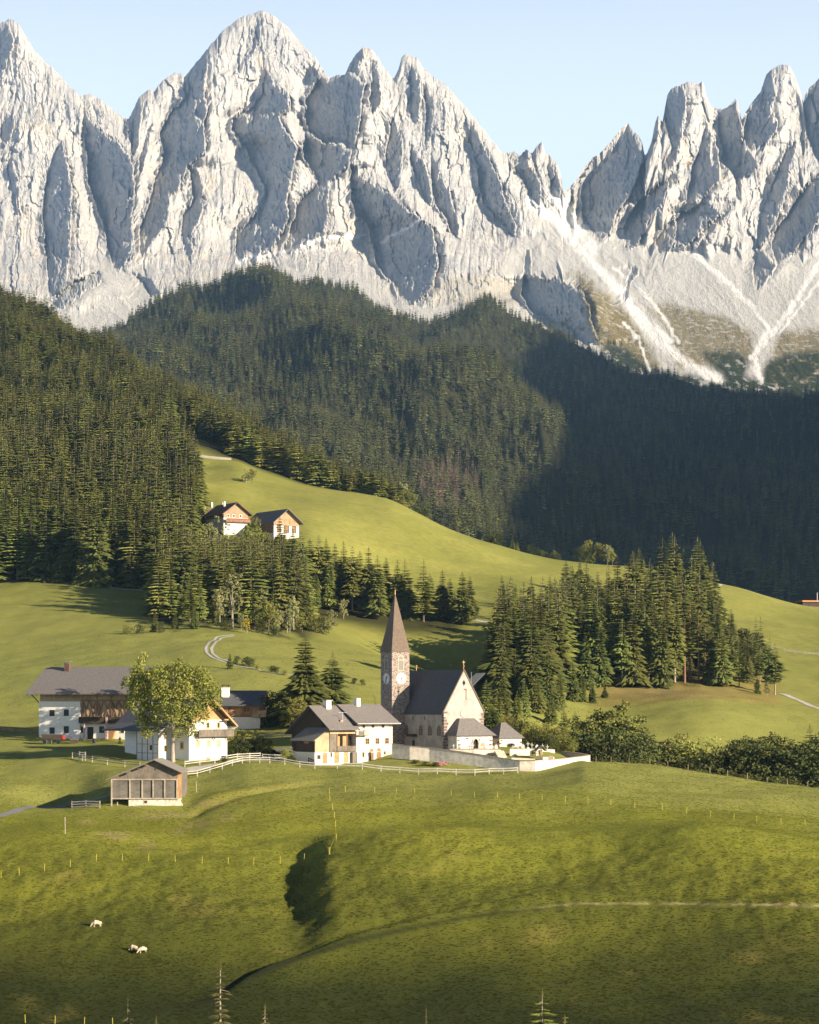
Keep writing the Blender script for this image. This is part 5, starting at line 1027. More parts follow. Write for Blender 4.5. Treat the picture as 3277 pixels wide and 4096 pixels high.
# ================================================================ middle house: white house with wooden barn wing
b = basep(1425, 452, 3052); A = 38; mh = empty('white_house', b, A, 'white three storey house with low wooden barn wing between the spruces and the church', 'house'); s = 452/F
W = along(b, A, 1570); hw = hz_(b, 452, 2888); dep = 10.6
G().box(0, W, 0, dep, -2.5, hw).prism([(0, hw), (dep, hw), (dep/2, hw+2.7)], W, 'x', 0).put('wall', white, mh)
G().box(-.01, .35, -.02, .02, hw-1.2, hw).put('wall_boarding', worange, mh)
er = hw+.05; rr0 = hz_(b, 452+5, 2817); gable_roof_x(mh, -.7, W+1.0, -1.35, dep/2, dep+1.2, er-.35, rr0, er-.35, shing, .2); G().box(-.7, W+1.0, -1.5, -1.3, er-.42, er-.28).put('gutter', metal, mh)
rafters_x(mh, -.5, W+.9, -1.2, 0, er-.2, .4, .8, worange)
for u, v, w_, h_, cr in [(1455,2912,.55,.9,0),(1492,2911,.55,.9,0),(1532,2911,.55,.9,0),(1470,2975,.75,.95,1),(1510,2974,.75,.95,1),(1548,2973,.75,.95,1),(1453,3028,.4,.9,0),(1539,3018,.4,.6,0)]:
    x = along(b, A, u); win(mh, 'f', 0, x, hz_(b, 452+x*.62, v), w_, h_, ochre if not cr else worange, cross=bool(cr), pane=glass, sw=.16)
for u, v, lb in ((1486, 3044, 'left arched door'), (1515, 3041, 'right arched door')): x = along(b, A, u); win(mh, 'f', 0, x, hz_(b, 452+x*.62, v), .95, 1.6, stone, name='door', arch=True, pane=wbrown, sw=.18)['label'] = lb
g = G(); z = .2
while z < hw-.3: g.box(W-.45-.25*rr_.random(), W+.03, -.03, .05, z, z+.28); z += .55
g.put('quoin', ochre, mh)
G().box(3.6, 4.5, 4.6, 5.7, rr0-.5, rr0+1.15).put('chimney', white, mh, 'white chimney on the ridge')
bz0, bz1 = hz_(b, 452, 2941), hz_(b, 452, 2921); g = G(); g.box(-.1, 2.3, -1.0, 0, bz0-.12, bz0); 
for x in (-.05, 1.1, 2.25): g.box(x-.04, x+.04, -1.0, -.92, bz0, bz1+.1)
g.box(-.1, 2.3, -1.0, -.95, bz1, bz1+.1); 
for k_ in range(12): g.box(-.03+k_*.2, .07+k_*.2, -.99, -.96, bz0, bz1)
g.put('balcony', wgrey, mh)
# barn wing
xs_ = along(b, A, 1316); xl_ = along(b, A, 1261); hB_ = hz_(b, 448, 3008); hC = hz_(b, 446, 2912)
g = G(); g.box(xs_, -.02, .15, 12.5, -2.5, hB_); g.box(xl_, xs_, .1, 6.6, -2.5, hB_); g.put('foundation', white, mh)
zt = hz_(b, 452, 2822); G().box(xs_+.1, -.02, 1.6, 12.3, hB_, hC).prism([(1.6, hC), (12.3, hC), (5.4, zt-.4)], xs_+.4, 'x', xs_+.1).put('wall', wdark, mh, 'side boards with shade put into their dark colour')  # side turned from the sun: its shade is put into the board colour
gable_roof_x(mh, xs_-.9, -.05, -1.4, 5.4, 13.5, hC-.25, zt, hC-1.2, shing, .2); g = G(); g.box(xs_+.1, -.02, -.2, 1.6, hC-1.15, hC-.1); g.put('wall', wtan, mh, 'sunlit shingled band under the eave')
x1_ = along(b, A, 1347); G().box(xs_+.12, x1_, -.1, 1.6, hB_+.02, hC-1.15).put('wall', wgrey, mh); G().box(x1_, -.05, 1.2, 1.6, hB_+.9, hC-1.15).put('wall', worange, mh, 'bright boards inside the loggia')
for xa, xb in ((along(b, A, 1375), along(b, A, 1386)), (along(b, A, 1402), along(b, A, 1420))): G().box(xa, xb, 1.14, 1.19, hB_+1.0, hC-1.6).put('opening', darkm, mh)
g = G(); g.box(x1_, -.05, -.25, -.1, hB_+.05, hB_+1.1); g.box(x1_, -.05, -.1, 1.2, hB_, hB_+.12); g.put('balcony', wgrey, mh, 'grey plank balcony front'); g = G()
for x in (x1_+.05, (x1_)/2, -.15): g.box(x-.08, x+.08, -.2, -.05, hB_+1.1, hC-1.15)
g.put('beam', wbrown, mh)
for u, v, w_, h_, m_, nm in [(1277,3035,.7,.7,glass,'window'),(1327,3028,.25,.8,glass,'window'),(1301,3052,.9,1.9,worange,'door'),(1349,3050,.95,2.4,worange,'door'),(1386,3049,.8,2.4,worange,'door')]:
    x = along(b, A, u); win(mh, 'f', .1 if x < xs_ else .15, x, hz_(b, 448+max(0, 6+x)*.3, v), w_, h_, wtan, name=nm, pane=m_, sw=.1)
G().box(along(b, A, 1404), along(b, A, 1423), -.6, .12, -.6, hB_-.1).put('shed', wgrey, mh)
# lean-to
ze = hz_(b, 444, 2956); zt2 = ze+2.1; g = G(); g.prism([(xl_, hB_), (xs_+.1, hB_), (xs_+.1, zt2-.15), (xl_, ze-.12)], .2, 'y', 0.02); g.put('wall', wtan, mh, 'sunlit tan boards of the lean-to'); G().box(xl_, xl_+.2, .22, 6.5, hB_, ze-.12).put('wall', wdark, mh, 'side boards of the lean-to with shade put into their dark colour')  # lean-to side takes darker boards than the front, shade painted in
G().slab([(xl_-.7, -.4, ze-.35), (xs_+.3, -.4, zt2+.1), (xs_+.3, 7.4, zt2+.1), (xl_-.7, 7.4, ze-.35)], .15).put('lean_to_roof', oldsh, mh); G().box(xl_-.03, xl_+.02, 2, 3.6, ze-.9, ze-.55).put('opening', worange, mh)
cz_ = hz_(b, 452, 2822); G().box(xs_+2.6, xs_+3.7, 4.3, 5.6, cz_-.7, cz_+.95).put('chimney', white, mh, 'broad white chimney on the barn wing'); G().box(xs_+2.4, xs_+3.9, 4.1, 5.8, cz_+.95, cz_+1.06).put('chimney_cap', metal, mh)
x = along(b, A, 1375); G().box(x-.3, x+.3, .6, 1.3, hC, hC+1.5).put('chimney', coping, mh, 'small brick chimney low on the barn roof'); g = G(); g.bar((x+.5, 1, hC), (x+.5, 1, hC+3.0), .07); g.bar((x-.5, 1, hC+2.9), (x+1.5, 1, hC+2.9), .05); g.bar((x+.2, 1, hC+1.4), (x+1.2, 1, hC+1.5), .05); g.put('antenna', metal, mh)
# ================================================================ gabled white house behind the big leafy tree
b = basep(757, 448, 3070); A = 40; gh = empty('gabled_house', b, A, 'white house with wooden gable and long plank balcony behind the big leafy tree', 'house')
W = along(b, A, 909); hw = hz_(b, 448, 2880); Lg = along(b, A+90, 500); za = hw+4.1
g = G(); g.box(0, W, 0, Lg, -2, hw); g.put('wall', white, gh); G().prism([(0, hw), (W, hw), (W/2, za-.5)], Lg, 'y', .02).put('gable', worange, gh)
k_ = (za-hw)/(W/2); gable_roof_y(gh, -1.6, Lg+1.5, -1.6, W/2, W+1.5, hw-1.6*k_+.3, za+.25, hw-1.5*k_+.3, shing, .2)
g = G(); 
for sx_, xe in ((1, W+1.3), (-1, -1.4)): g.bar((W/2, -1.55, za-.1), (xe, -1.55, hw-1.4*k_+.05), .3)
g.box(W-1.5, W+.2, -1.3, -1.0, hw-.1, hw+.15); g.put('bargeboard', worange, gh)
# bay on the side wall
y0 = along(b, A+90, 700); y1 = along(b, A+90, 640)
bw = 3.3; G().box(-bw, 0, y0+.6, y0+8.2, -2, hw-1.3).put('bay', pale, gh); g = G()
for q in range(5): g.box(-bw-.06, -bw, y0+.62+q*1.85, y0+.78+q*1.85, .5, hw-1.6)
for z in (.9, 2.6, 4.3): g.box(-bw-.05, -bw, y0+.6, y0+8.2, z, z+.1)
g.put('timber_grid', wbrown, gh); G().slab([(-bw-1.3, y0-.6, hw-2.0), (.2, y0-.6, hw-.2), (.2, Lg+1.2, hw-.2), (-bw-1.3, Lg+1.2, hw-2.0)], .2).put('bay_roof', slate, gh)
win(gh, 'l', -bw, y0+3.2, 3.2, .9, 1.0, white, pane=glass); win(gh, 'f', y0+.6, -bw*.55, 3.0, .45, 1.1, ochre); win(gh, 'f', y0+.6, -bw*.55, 6.0, .45, .8, ochre); win(gh, 'f', y0+.6, -bw*.5, .2, .6, .5, ochre)
win(gh, 'l', 0, 2.4, 3.6, .75, 1.05, ochre, sw=.28); win(gh, 'l', 0, 2.2, .3, .4, .5, wbrown)
for u, v, w_, h_ in [(793,2985,.55,1.0),(835,2985,.55,1.0),(874,2985,.55,1.0),(874,2911,.5,.95),(832,2911,.5,.95),(792,3049,.14,.55),(873,3045,.14,.5)]:
    x = along(b, A, u); win(gh, 'f', 0, x, hz_(b, 448+x*.64, v), w_, h_, ochre, pane=wpost if v > 2950 else glass, sw=.2 if v < 3000 else .06)
x = along(b, A, 833); win(gh, 'f', 0, x, -.3, .8, 2.1, wtan, name='door', pane=wbrown, sw=.12)
x0, x1 = along(b, A, 783), W+.8; z0, z1 = hz_(b, 452, 2944), hz_(b, 452, 2918); g = G(); g.box(x0, x1, -1.15, -1.05, z0-.1, z1); g.box(x0, x1, -1.05, 0, z0-.15, z0); g.box(x1-.1, x1, -1.05, 1.5, z0-.1, z1); g.box(x0, x1+.05, -1.2, -1.0, z1, z1+.08); g.put('balcony', wgrey, gh)
g = G(); [g.bar((x, -.95, z0-.1), (x, 0, z0-.9), .12) for x in (x0+.3, (x0+x1)/2, x1-1)]; g.put('balcony_bracket', wbrown, gh)
# ================================================================ big farmhouse at the left
b = basep(156, 500, 2978); A = -16; fh = empty('farmhouse', b, A, 'long white and timbered farmhouse under a huge grey roof at the far left', 'farmhouse'); Lf = 28.5
he = hz_(b, 500, 2776); W1 = along(b, A, 321); z2 = hz_(b, 498, 2806)
G().box(0, W1, 0, 17, -2.5, z2).put('wall', white, fh, 'whitewashed left part'); G().box(W1, Lf, .3, 17, -2.5, hz_(b, 495, 2895)).put('wall', white, fh, 'white ground floor under the timber loft')
G().box(W1+.05, Lf-.1, .5, 16.9, hz_(b, 495, 2895), z2+.6).box(0.1, Lf-.1, .4, 16.9, z2+.02, he+.3).put('timber_wall', wtan, fh); G().prism([(.2, he), (16.9, he), (8.5, he+4.4)], Lf-.2, 'x', .1).put('gable', worange, fh)
zr = hz_(b, 508, 2668); gable_roof_x(fh, -2.2, Lf+1.6, -2.4, 8.5, 19.4, he+.15, zr, he+.15, shing, .25); rafters_x(fh, -1.8, Lf+1.2, -2.2, .4, he+.05, .5, 1.1)
g = G(); zl, zh = hz_(b, 495, 2875), he-.5
x = W1+.4
while x < Lf-1:
    g.bar((x, .42, zl), (x, .42, zh), .22); 
    for q in (0, 1): xa = x+q*1.55; g.bar((xa+.15, .4, zl), (xa+1.4, .4, zh-1.0), .18); g.bar((xa+1.4, .36, zl), (xa+.15, .36, zh-1.0), .18)
    x += 3.3
g.box(W1, Lf-.2, .25, .48, zh-1.0, zh-.7); g.box(W1, Lf-.2, .25, .48, zl-.3, zl); g.put('beam', wbrown, fh)
G().box(W1+.2, W1+10.5, -1.3, .3, hz_(b, 495, 2893), hz_(b, 495, 2868)).put('balcony', wdark, fh)
for u, v, w_, h_ in [(209,2865,1.2,1.35),(266,2864,1.2,1.35),(209,2935,1.2,1.35),(266,2933,1.2,1.5),(323,2932,1.1,1.4),(405,2932,1.2,1.4),(487,2932,.9,1.4)]:
    x = along(b, A, u); win(fh, 'f', 0 if x < W1 else .3, x, hz_(b, 500-x*.27, v), w_, h_, white, sw=.06, pane=glass)
x = along(b, A, 360); win(fh, 'f', .3, x, hz_(b, 495, 2958), 1.4, 2.6, white, name='door', pane=wdark, sw=.08)
g = G(); x = along(b, A, 345); g.box(x-.15, x+.15, -1.2, -.9, -2.2, hz_(b, 495, 2890)); x = along(b, A, 437); g.box(x-.22, x+.22, -1.4, -1.0, -2.2, hz_(b, 495, 2868)); g.put('post', M('red_white_post', (.50, .36, .32)), fh)
x = along(b, A, 449); G().prism([(x-.3, -.6), (x+1.2, 3.9), (x-.8, 3.9), (x-.8, -.6)], .1, 'y', -.6).put('slide', worange, fh)
x = along(b, A, 215); g = G(); g.box(x-.55, x+.55, 6.6, 7.6, zr-1.8, zr+.75); g.put('chimney', M('brown_brick', (.13, .075, .06)), fh); G().box(x-.9, x+.9, 6.2, 8.0, zr+1.1, zr+1.2).box(x-.5, x-.4, 6.7, 6.8, zr+.75, zr+1.1).box(x+.4, x+.5, 6.7, 6.8, zr+.75, zr+1.1).put('chimney_cap', metal, fh)
g = G(); g.bar((-.1, .2, he-1.8), (-1.9, .2, he), .16); g.put('eave_brace', wdark, fh)
# wagon, wood stacks and clutter in front of it
p = at(208, 489, 1.35); wg = empty('hay_wagon', p, -8, 'dark loaded wagon with a red tail standing before the farmhouse', 'wagon'); G().prism([(-2.2, -.3), (1.9, -.55), (2.1, .55), (-2.2, .65)], 1.9, 'y', 0).put('load_bed', wdark, wg); G().box(2.1, 2.35, .1, 1.8, -.35, .4).put('tailboard', redp, wg); g = G(); [g.bar((x, .2, -.4), (x, .2, -1.5), .12) for x in (-1.2, -.1, 1.1)]; g.put('leg', metal, wg); g = G(); [g.disc((x, -.05, -.95), .42, (0, -1, 0), 14, .18) for x in (-1.5, 1.4)]; g.put('wheel', dkp, wg); G().box(.9, 1.7, .4, .5, .6, 1.0).put('rack', metal, wg)
p = at(294, 488, .1); ct = empty('firewood_box', p, 0, 'dark low wooden box by the farmhouse wall', 'box'); G().box(-.7, .9, 0, 1, -.3, .75).put('body', wdark, ct); G().box(-.8, 1.0, -.1, 1.1, .75, .85).put('lid', wbrown, ct)
for u, lb in ((378, 'dark barrel leaning by the farmhouse door'),): p = at(u, 487, .0); q = empty('barrel', p, 0, lb, 'barrel'); g = G(); [g.disc((0, 0, z), r_, (0, 0, 1), 12, .25) for z, r_ in ((0, .35), (.25, .42), (.5, .42), (.75, .36))]; g.put('staves', dkp, q)
# ================================================================ small chalet
b = basep(890, 520, 2962); A = -4; cs = empty('chalet', b, A, 'small chalet with orange timber upper floor and dark roof right of the big leafy tree', 'house'); Wd = along(b, A, 1041); xL = -4.5; he = hz_(b, 520, 2820); hm2 = hz_(b, 520, 2866); dp = 9.6
G().box(xL, Wd, 0, dp, -2, hm2).put('wall', white, cs, 'white lower floors'); G().box(xL+.05, Wd+.03, .03, dp, hm2, he).prism([(.05, he), (dp, he), (dp/2, he+2.7)], Wd, 'x', xL+.1).put('timber_wall', worange, cs); zr = hz_(b, 525, 2762); gable_roof_x(cs, xL-.8, Wd+.9, -1.2, dp/2, dp+1.2, he-.05, zr, he-.05, slate, .2)
g = G()
for x in (1.2, 4.1, 5.9): g.bar((x, -.02, hm2+.1), (x+.9, -.02, he-.4), .13); g.bar((x+.9, -.03, hm2+.1), (x, -.03, he-.4), .13)
g.box(xL, Wd+.05, -.1, .05, hm2-.1, hm2+.12); g.put('beam', wbrown, cs); g = G(); g.bar((Wd+.85, -1.15, he-.15), (Wd+.85, dp/2, zr-.1), .22); g.bar((Wd+.85, dp+1.1, he-.15), (Wd+.85, dp/2, zr-.1), .22); g.bar((Wd+.5, -.8, he-.2), (Wd-.3, 0, he-1.3), .14); g.put('bargeboard', worange, cs)
for u in (918, 984): win(cs, 'f', .03, along(b, A, u), hm2+1.1, .8, .9, worange, cross=True)
win(cs, 'f', .03, along(b, A, 992), hm2+1.1, .5, .9, worange); win(cs, 'r', Wd, 1.2, hm2-3.3, .9, 1.2, wbrown)
z0, z1 = hz_(b, 520, 2868), hz_(b, 520, 2842); g = G(); g.box(Wd-1.6, Wd+1.5, -1.1, -1.0, z0, z1); g.box(Wd+1.4, Wd+1.5, -1.0, dp, z0, z1); g.box(Wd-1.6, Wd+1.5, -1.0, dp, z0-.12, z0); g.put('balcony', wtan, cs); G().box(Wd+.4, Wd+1.45, -1.05, -.7, z1, z1+.2).put('geraniums', M('red_flowers', (.5, .05, .04)), cs)
x = along(b, A, 896); G().box(x-.85, x+.85, 2.0, 3.1, he+.6, hz_(b, 520, 2750)).put('chimney', white, cs); g = G().box(x-.95, x+.95, 1.9, 3.2, hz_(b, 520, 2742), hz_(b, 520, 2739)); [g.box(x+q-.06, x+q+.06, 2.3, 2.42, hz_(b, 520, 2750), hz_(b, 520, 2742)) for q in (-.7, .7)]; g.put('chimney_cap', dkp, cs)
# ================================================================ hamlet on the hill
b = basep(1096, 938, 2158); A = 33; hb = empty('hillside_barn', b, A, 'long barn with pale timber gable on the hill meadow', 'barn'); W = along(b, A, 1196); L = along(b, A+90, 983); he = hz_(b, 938, 2083); zr = hz_(b, 944, 2040)
G().box(0, W, 0, L, -4, hz_(b, 938, 2130)).put('foundation', pale, hb); z1 = hz_(b, 938, 2130); z2 = hz_(b, 938, 2101)
G().box(0, W, .3, L, z1, z2).put('wall', wbrown, hb); G().box(-.05, W+.05, -.1, L, z2, he).prism([(0, he), (W, he), (W/2, zr-.3)], L, 'y', -.1).put('gable', wbrown2, hb)
g = G(); [g.box(x-.6, x+.6, 0, .32, z1, z2) for x in (.6, W*.33, W*.66, W-.6)]; [g.box(0, .02, y, y+1.5, z1-1, z2) for y in (5, 11)]; g.put('pillar', pale, hb); k_ = (zr-he)/(W/2)
gable_roof_y(hb, -1.8, L+1, -1.3, W/2, W+1.3, he-1.3*k_+.3, zr+.2, he-1.3*k_+.3, shing, .3); G().box(W*.62, W*.66, -.2, -.1, z2+1, he+1.2).box(W*.33, W*.66, -.2, -.1, he+.6, he+.9).box(W*.4, W*.45, -.2, -.1, z2+1.6, z2+2.4).put('opening', worange, hb)
b = basep(940, 952, 2125); fh2 = empty('hillside_house', b, 30, 'old farmhouse with reddish roof and wooden gable left of the hillside barn', 'house'); W = along(b, 30, 985); L = 17; he = hz_(b, 952, 2052); zr = hz_(b, 958, 2016)
W = max(W, 6); G().box(-5, W, 0, L, -4, he-2).put('wall', pale, fh2); G().box(-5, W, -.05, L, he-2, he).prism([(-5, he), (W, he), ((W-5)/2, zr-.3)], L, 'y', -.05).put('gable', wbrown2, fh2); k_ = (zr-he)/((W+5)/2); gable_roof_y(fh2, -1.5, L+1, -6.3, (W-5)/2, W+1.3, he-1.3*k_+.3, zr+.2, he-1.3*k_+.3, redr, .3)
g = G(); g.box(-4.6, W+.6, -1.3, -1.2, he-3.6, he-2.6); g.box(-4.6, W+.6, -1.2, 0, he-3.8, he-3.6); g.put('balcony', wbrown, fh2); G().box(-4.3, W+.3, -1.35, -1.3, he-2.7, he-2.3).put('flower_box', M('red_flowers', (.5, .05, .04)), fh2); g = G(); [g.box(x-.35, x+.35, y, y+.8, zr-1, zr+1.0) for x, y in ((-1.2, 7), (.6, 12), (-3.5, 14))]; g.put('chimney', white, fh2)
for x in (-3, -.5, 2.5): win(fh2, 'f', -.05, x, he-1.7, .9, 1.0, white)
b = basep(800, 985, 2080); eh2 = empty('farm_shed', b, 25, 'low building with brown roof almost hidden by trees left of the hamlet', 'building'); G().box(0, 7, 0, 9, -3, hz_(b, 985, 2052)).put('wall', white, eh2); gable_roof_x(eh2, -1, 8, -1, 4.5, 10, hz_(b, 985, 2056), hz_(b, 990, 2034), hz_(b, 985, 2056), redr); G().box(2, 2.9, 1, 1.9, hz_(b, 985, 2050), hz_(b, 985, 2024)).put('chimney', white, eh2)
b = basep(3212, 1190, 2420); rb = empty('far_building', b, 10, 'building with orange roof edge and thin mast at the right edge below the dark valley', 'building'); G().box(0, 16, 0, 10, -3, 1.6).put('wall', wdark, rb); G().box(-.5, 16.5, -.8, 10, 1.6, 2.3).put('roof', M('orange_fascia', (.62, .26, .10)), rb); G().bar((8.3, 2, 2), (8.3, 2, 6.4), .35).put('mast', metal, rb)
b = basep(3150, 500, 3068); vn = empty('garden_hut', b, 5, 'small white and orange hut glimpsed between dark trees at the far right', 'hut'); G().box(0, 2.4, 0, 2, -1, 1.5).put('wall', white, vn); G().box(.3, 2.7, -.3, 2.3, 1.5, 1.75).put('roof', ochre, vn); win(vn, 'f', 0, .8, .2, .7, .8, worange)
# ================================================================ churchyard
def wall_run(name, pts, label, th=.45, mat=None, cap=True, cat='wall'):
    """pts of (u, D, vtop, vbot)"""
    P_ = [(Vector(((u-UC)/F*D, D, (VH-vt)/F*D)), (VH-vb)/F*D) for u, D, vt, vb in pts]; o0 = P_[0][0].copy(); root = empty(name, (o0.x, o0.y, P_[0][1]), 0, label, cat); o0.z = P_[0][1]
    g = G(); gc = G(); n = len(P_); nr_ = []
    for i in range(n):
        d = (P_[min(i+1, n-1)][0]-P_[max(i-1, 0)][0]); d.z = 0; d.normalize(); nr_.append(Vector((-d.y, d.x, 0)))
    for gg, wd, lo, hi in ((g, th/2, None, 0), (gc, th/2+.07, 0.0, .13)):
        i0 = len(gg.V)
        for (p, zb), nn in zip(P_, nr_):
            zt_ = p.z+hi; zl = (zb-.8) if lo is None else p.z
            for sgn, z in ((1, zl), (1, zt_), (-1, zt_), (-1, zl)): q = p+nn*wd*sgn-o0; gg.V.append((q.x, q.y, z-o0.z))
        for i in range(n-1):
            for j in range(4): a = i0+i*4+j; c_ = i0+i*4+(j+1) % 4; gg.F.append((a, c_, c_+4, a+4))
        gg.F.append((i0, i0+1, i0+2, i0+3)); e_ = i0+(n-1)*4; gg.F.append((e_+3, e_+2, e_+1, e_))
    g.put('wall_body', mat or wallw, root)
    if cap: gc.put('coping', coping, root)
    return root
wall_run('churchyard_wall', [(1571,451,2977,3016),(1641,449,2986,3022),(1720,448,2993,3028),(1800,446,3002,3034),(1930,443,3021,3052),(2010,441,3034,3066),(2081,439,3045,3080),(2140,438.5,3043,3080),(2201,440,3040,3078),(2250,443,3036,3072),(2300,448,3030,3066),(2340,455,3025,3060),(2356,463,3022,3055),(2338,470,3018,3040),(2290,478,3011,3035),(2232,484,3005,3030),(2180,487,3000,3020)], 'long curved churchyard wall with tiled top in front of the church', .5)
wall_run('terrace_wall', [(1800,455,2997,3040),(1900,454.5,2997,3045),(2003,455,2999,3045)], 'left bright retaining wall below the church porch')
wall_run('terrace_wall', [(2039,454,2996,3045),(2100,454.5,2997,3045),(2147,456,2997,3040),(2160,462,2997,3025),(2215,468,3000,3025)], 'right bright retaining wall below the chapel')
wall_run('terrace_wall', [(2046,449.5,3031,3045),(2100,449.5,3034,3050),(2160,450,3036,3050)], 'low bright wall step inside the churchyard below the chapel', cap=False)
p = at(2016, 451, 0); stp = empty('stone_stairs', p, 15, 'stone steps between the two terrace walls of the churchyard', 'stairs')
for k_ in range(7): G().box(-.9, .9, k_*.45, k_*.45+.5, -.6, -.1+k_*.25).put('step', stone, stp)
p = at(2165, 450, 0); sh = empty('wayside_shrine', p, 20, 'little wooden roofed shrine inside the churchyard wall', 'shrine'); g = G(); g.box(-.08, .08, -.08, .08, -.4, 2.6); g.box(-.9, -.78, .6, .72, -.4, 1.9); g.put('post', wgrey, sh); gable_roof_y(sh, -.4, 1.2, -1.1, 0, 1.1, 1.7, 2.7, 1.7, oldsh, .1); G().box(-.4, .4, .3, .4, .9, 1.8).put('picture_panel', wtan, sh)
p = at(2195, 448, 0); tb = empty('tomb_block', p, 10, 'low white stone tomb with brown panel beside the wooden shrine', 'tomb'); G().box(-1.1, 1.1, 0, 1.2, -.4, .85).put('base', white, tb); G().box(0, .9, -.06, .0, -.1, 1.1).put('panel', coping, tb)
rr2 = random.Random(9); gcs = [(1815,458),(1840,458),(1868,457),(1893,459),(1925,458),(1950,460),(1972,457),(1985,460),(2052,458),(2072,461),(2092,462),(2112,464),(2128,462),(2148,466),(2170,468),(2190,470),(1700,452),(1730,452),(1765,452)]
gm_ = M('grave_stone', (.5, .5, .48), c2=(.3, .3, .3)); gproto = {}
def grave(u, D, kind):
    p = at(u, D, 0); r_ = empty('grave_cross' if kind else 'headstone', p, rr2.uniform(10, 45), ('metal cross' if kind else 'pale headstone')+' among the graves on the church terrace', 'grave marker', 'graves on the church terrace')
    if kind not in gproto:
        g = G()
        if kind: g.bar((0, 0, -.2), (0, 0, 1.35), .1); g.bar((-.35, 0, .95), (.35, 0, .95), .09); g.box(-.3, .3, -.15, .15, -.2, .25)
        else: g.box(-.4, .4, -.15, .15, -.2, .2); g.prism([(-.3, .2), (.3, .2), (.32, .75), (0, 1.05), (-.32, .75)], .08, 'y', -.08)
        o = g.put('stone' if not kind else 'cross', gm_ if not kind else M('pale_iron', (.45, .46, .44)), r_); gproto[kind] = o
    else: o = gproto[kind].copy(); col.objects.link(o); o.parent = r_
for i, (u, D) in enumerate(gcs): grave(u, D, i % 3 != 1)
p = at(1892, 450.5, 0); G().bar((0, 0, 0), (0, 0, 3.6), .09).put('signpost', metal)['label'] = 'thin pole rising from the churchyard before the porch'
so_ = bpy.data.objects['signpost']; so_.location = p; so_['category'] = 'pole'
# flower garden
for u, D, c_, lb in [(1660, 446, 'bush', 'low green herb patch in the churchyard garden'), (1700, 443.5, 'bush', 'leafy vegetable patch in the garden before the churchyard wall'), (1740, 443, 'bush', 'green patch beside the pink flowers')]: tree(c_, at(u, D, -.1), .9, lb, wid=2.0)
g = G(); rg = random.Random(2)
for _ in range(70): q = at(1765+rg.gauss(0, 14), 443.3+rg.gauss(0, .6), .25+rg.random()*.35); g.ball(tuple(q-at(1765, 443.3)), .1, 6, 4)
o = g.put('flower_bed', M('pink_flowers', (.55, .22, .26), var=.4)); o.location = at(1765, 443.3); tag(o, 'pink flower bed in the garden before the churchyard wall', 'flowers')
# ================================================================ fences
def rail_fence(pts, label, h=1.1, rails=2, step=3.2, mat=None, dz=0, name='rail_fence', posth=1.2):
    mat = mat or wrail; P_ = [at(u, D, dz) for u, D in pts]; o0 = P_[0]; root = empty(name, o0, 0, label, 'fence')
    pos = [P_[0]]
    for a, c_ in zip(P_[:-1], P_[1:]):
        n = max(1, round((c_-a).length/step))
        for k_ in range(1, n+1): q = a.lerp(c_, k_/n); q.z = float(ground_z(q.x, q.y))+dz; pos.append(q)
    for q in pos:
        g = G(); q_ = q-o0; g.box(q_.x-.08, q_.x+.08, q_.y-.08, q_.y+.08, q_.z-.3, q_.z+posth); g.put('post', mat, root)
    for r_ in range(rails):
        g = G(); z = h-.05-r_*.42
        for a, c_ in zip(pos[:-1], pos[1:]):
            a_ = a-o0+Vector((0, -.11, z)); c2_ = c_-o0+Vector((0, -.11, z)); i = len(g.V)
            for p_ in (a_, c2_): g.V += [(p_.x, p_.y-.04, p_.z-.08), (p_.x, p_.y-.04, p_.z+.08), (p_.x, p_.y+.03, p_.z+.08), (p_.x, p_.y+.03, p_.z-.08)]
            g.F += [(i+j, i+(j+1) % 4, i+4+(j+1) % 4, i+4+j) for j in range(4)]
        g.put('rail', mat, root)
    return root
rail_fence([(735,424),(790,427),(840,430),(890,433),(930,435.5),(970,437.5),(1000,438.5),(1040,439),(1080,439),(1140,438.3),(1200,437.5),(1260,437),(1350,436.3),(1450,436),(1600,435.5),(1750,435),(1900,434.5),(2072,436)], 'long pale rail fence along the meadow in front of the village')
rail_fence([(740,436),(800,440),(860,444),(910,447.5),(950,450),(1000,452.5),(1042,454)], 'rail fence on the far side of the lane beside the white gabled house')
rail_fence([(1050,450),(1100,449.5),(1150,450.5),(1195,452)], 'short rail fence above the grass bank left of the barn wing')
rail_fence([(1205,452),(1225,449),(1245,446.5),(1258,444)], 'dark stair railing running down to the barn wing corner', mat=wdark, step=1.6)
rail_fence([(290,452),(330,449),(370,446),(430,443),(500,440),(560,437)], 'dark rail fence below the farmhouse yard on the left', mat=wpost)
rail_fence([(318,449.5),(342,449)], 'short sunlit plank fence panel below the farmhouse yard', rails=3, step=1.6, h=1.6, posth=1.7)
rail_fence([(288,399),(345,398),(400,397)], 'short three post rail fence left of the field barn', rails=3, step=2.3, mat=wpost)
rail_fence([(-60,520),(0,514),(60,510),(120,507),(150,505)], 'dark rail fence climbing to the left end of the farmhouse', mat=wbrown)
rail_fence([(1040,500),(1080,498),(1130,497),(1165,495)], 'bluish rail fence in the shade behind the parking yard', mat=wrail)
rail_fence([(2360,459),(2385,460)], 'tiny rail gate at the right end of the churchyard wall', step=1.2)
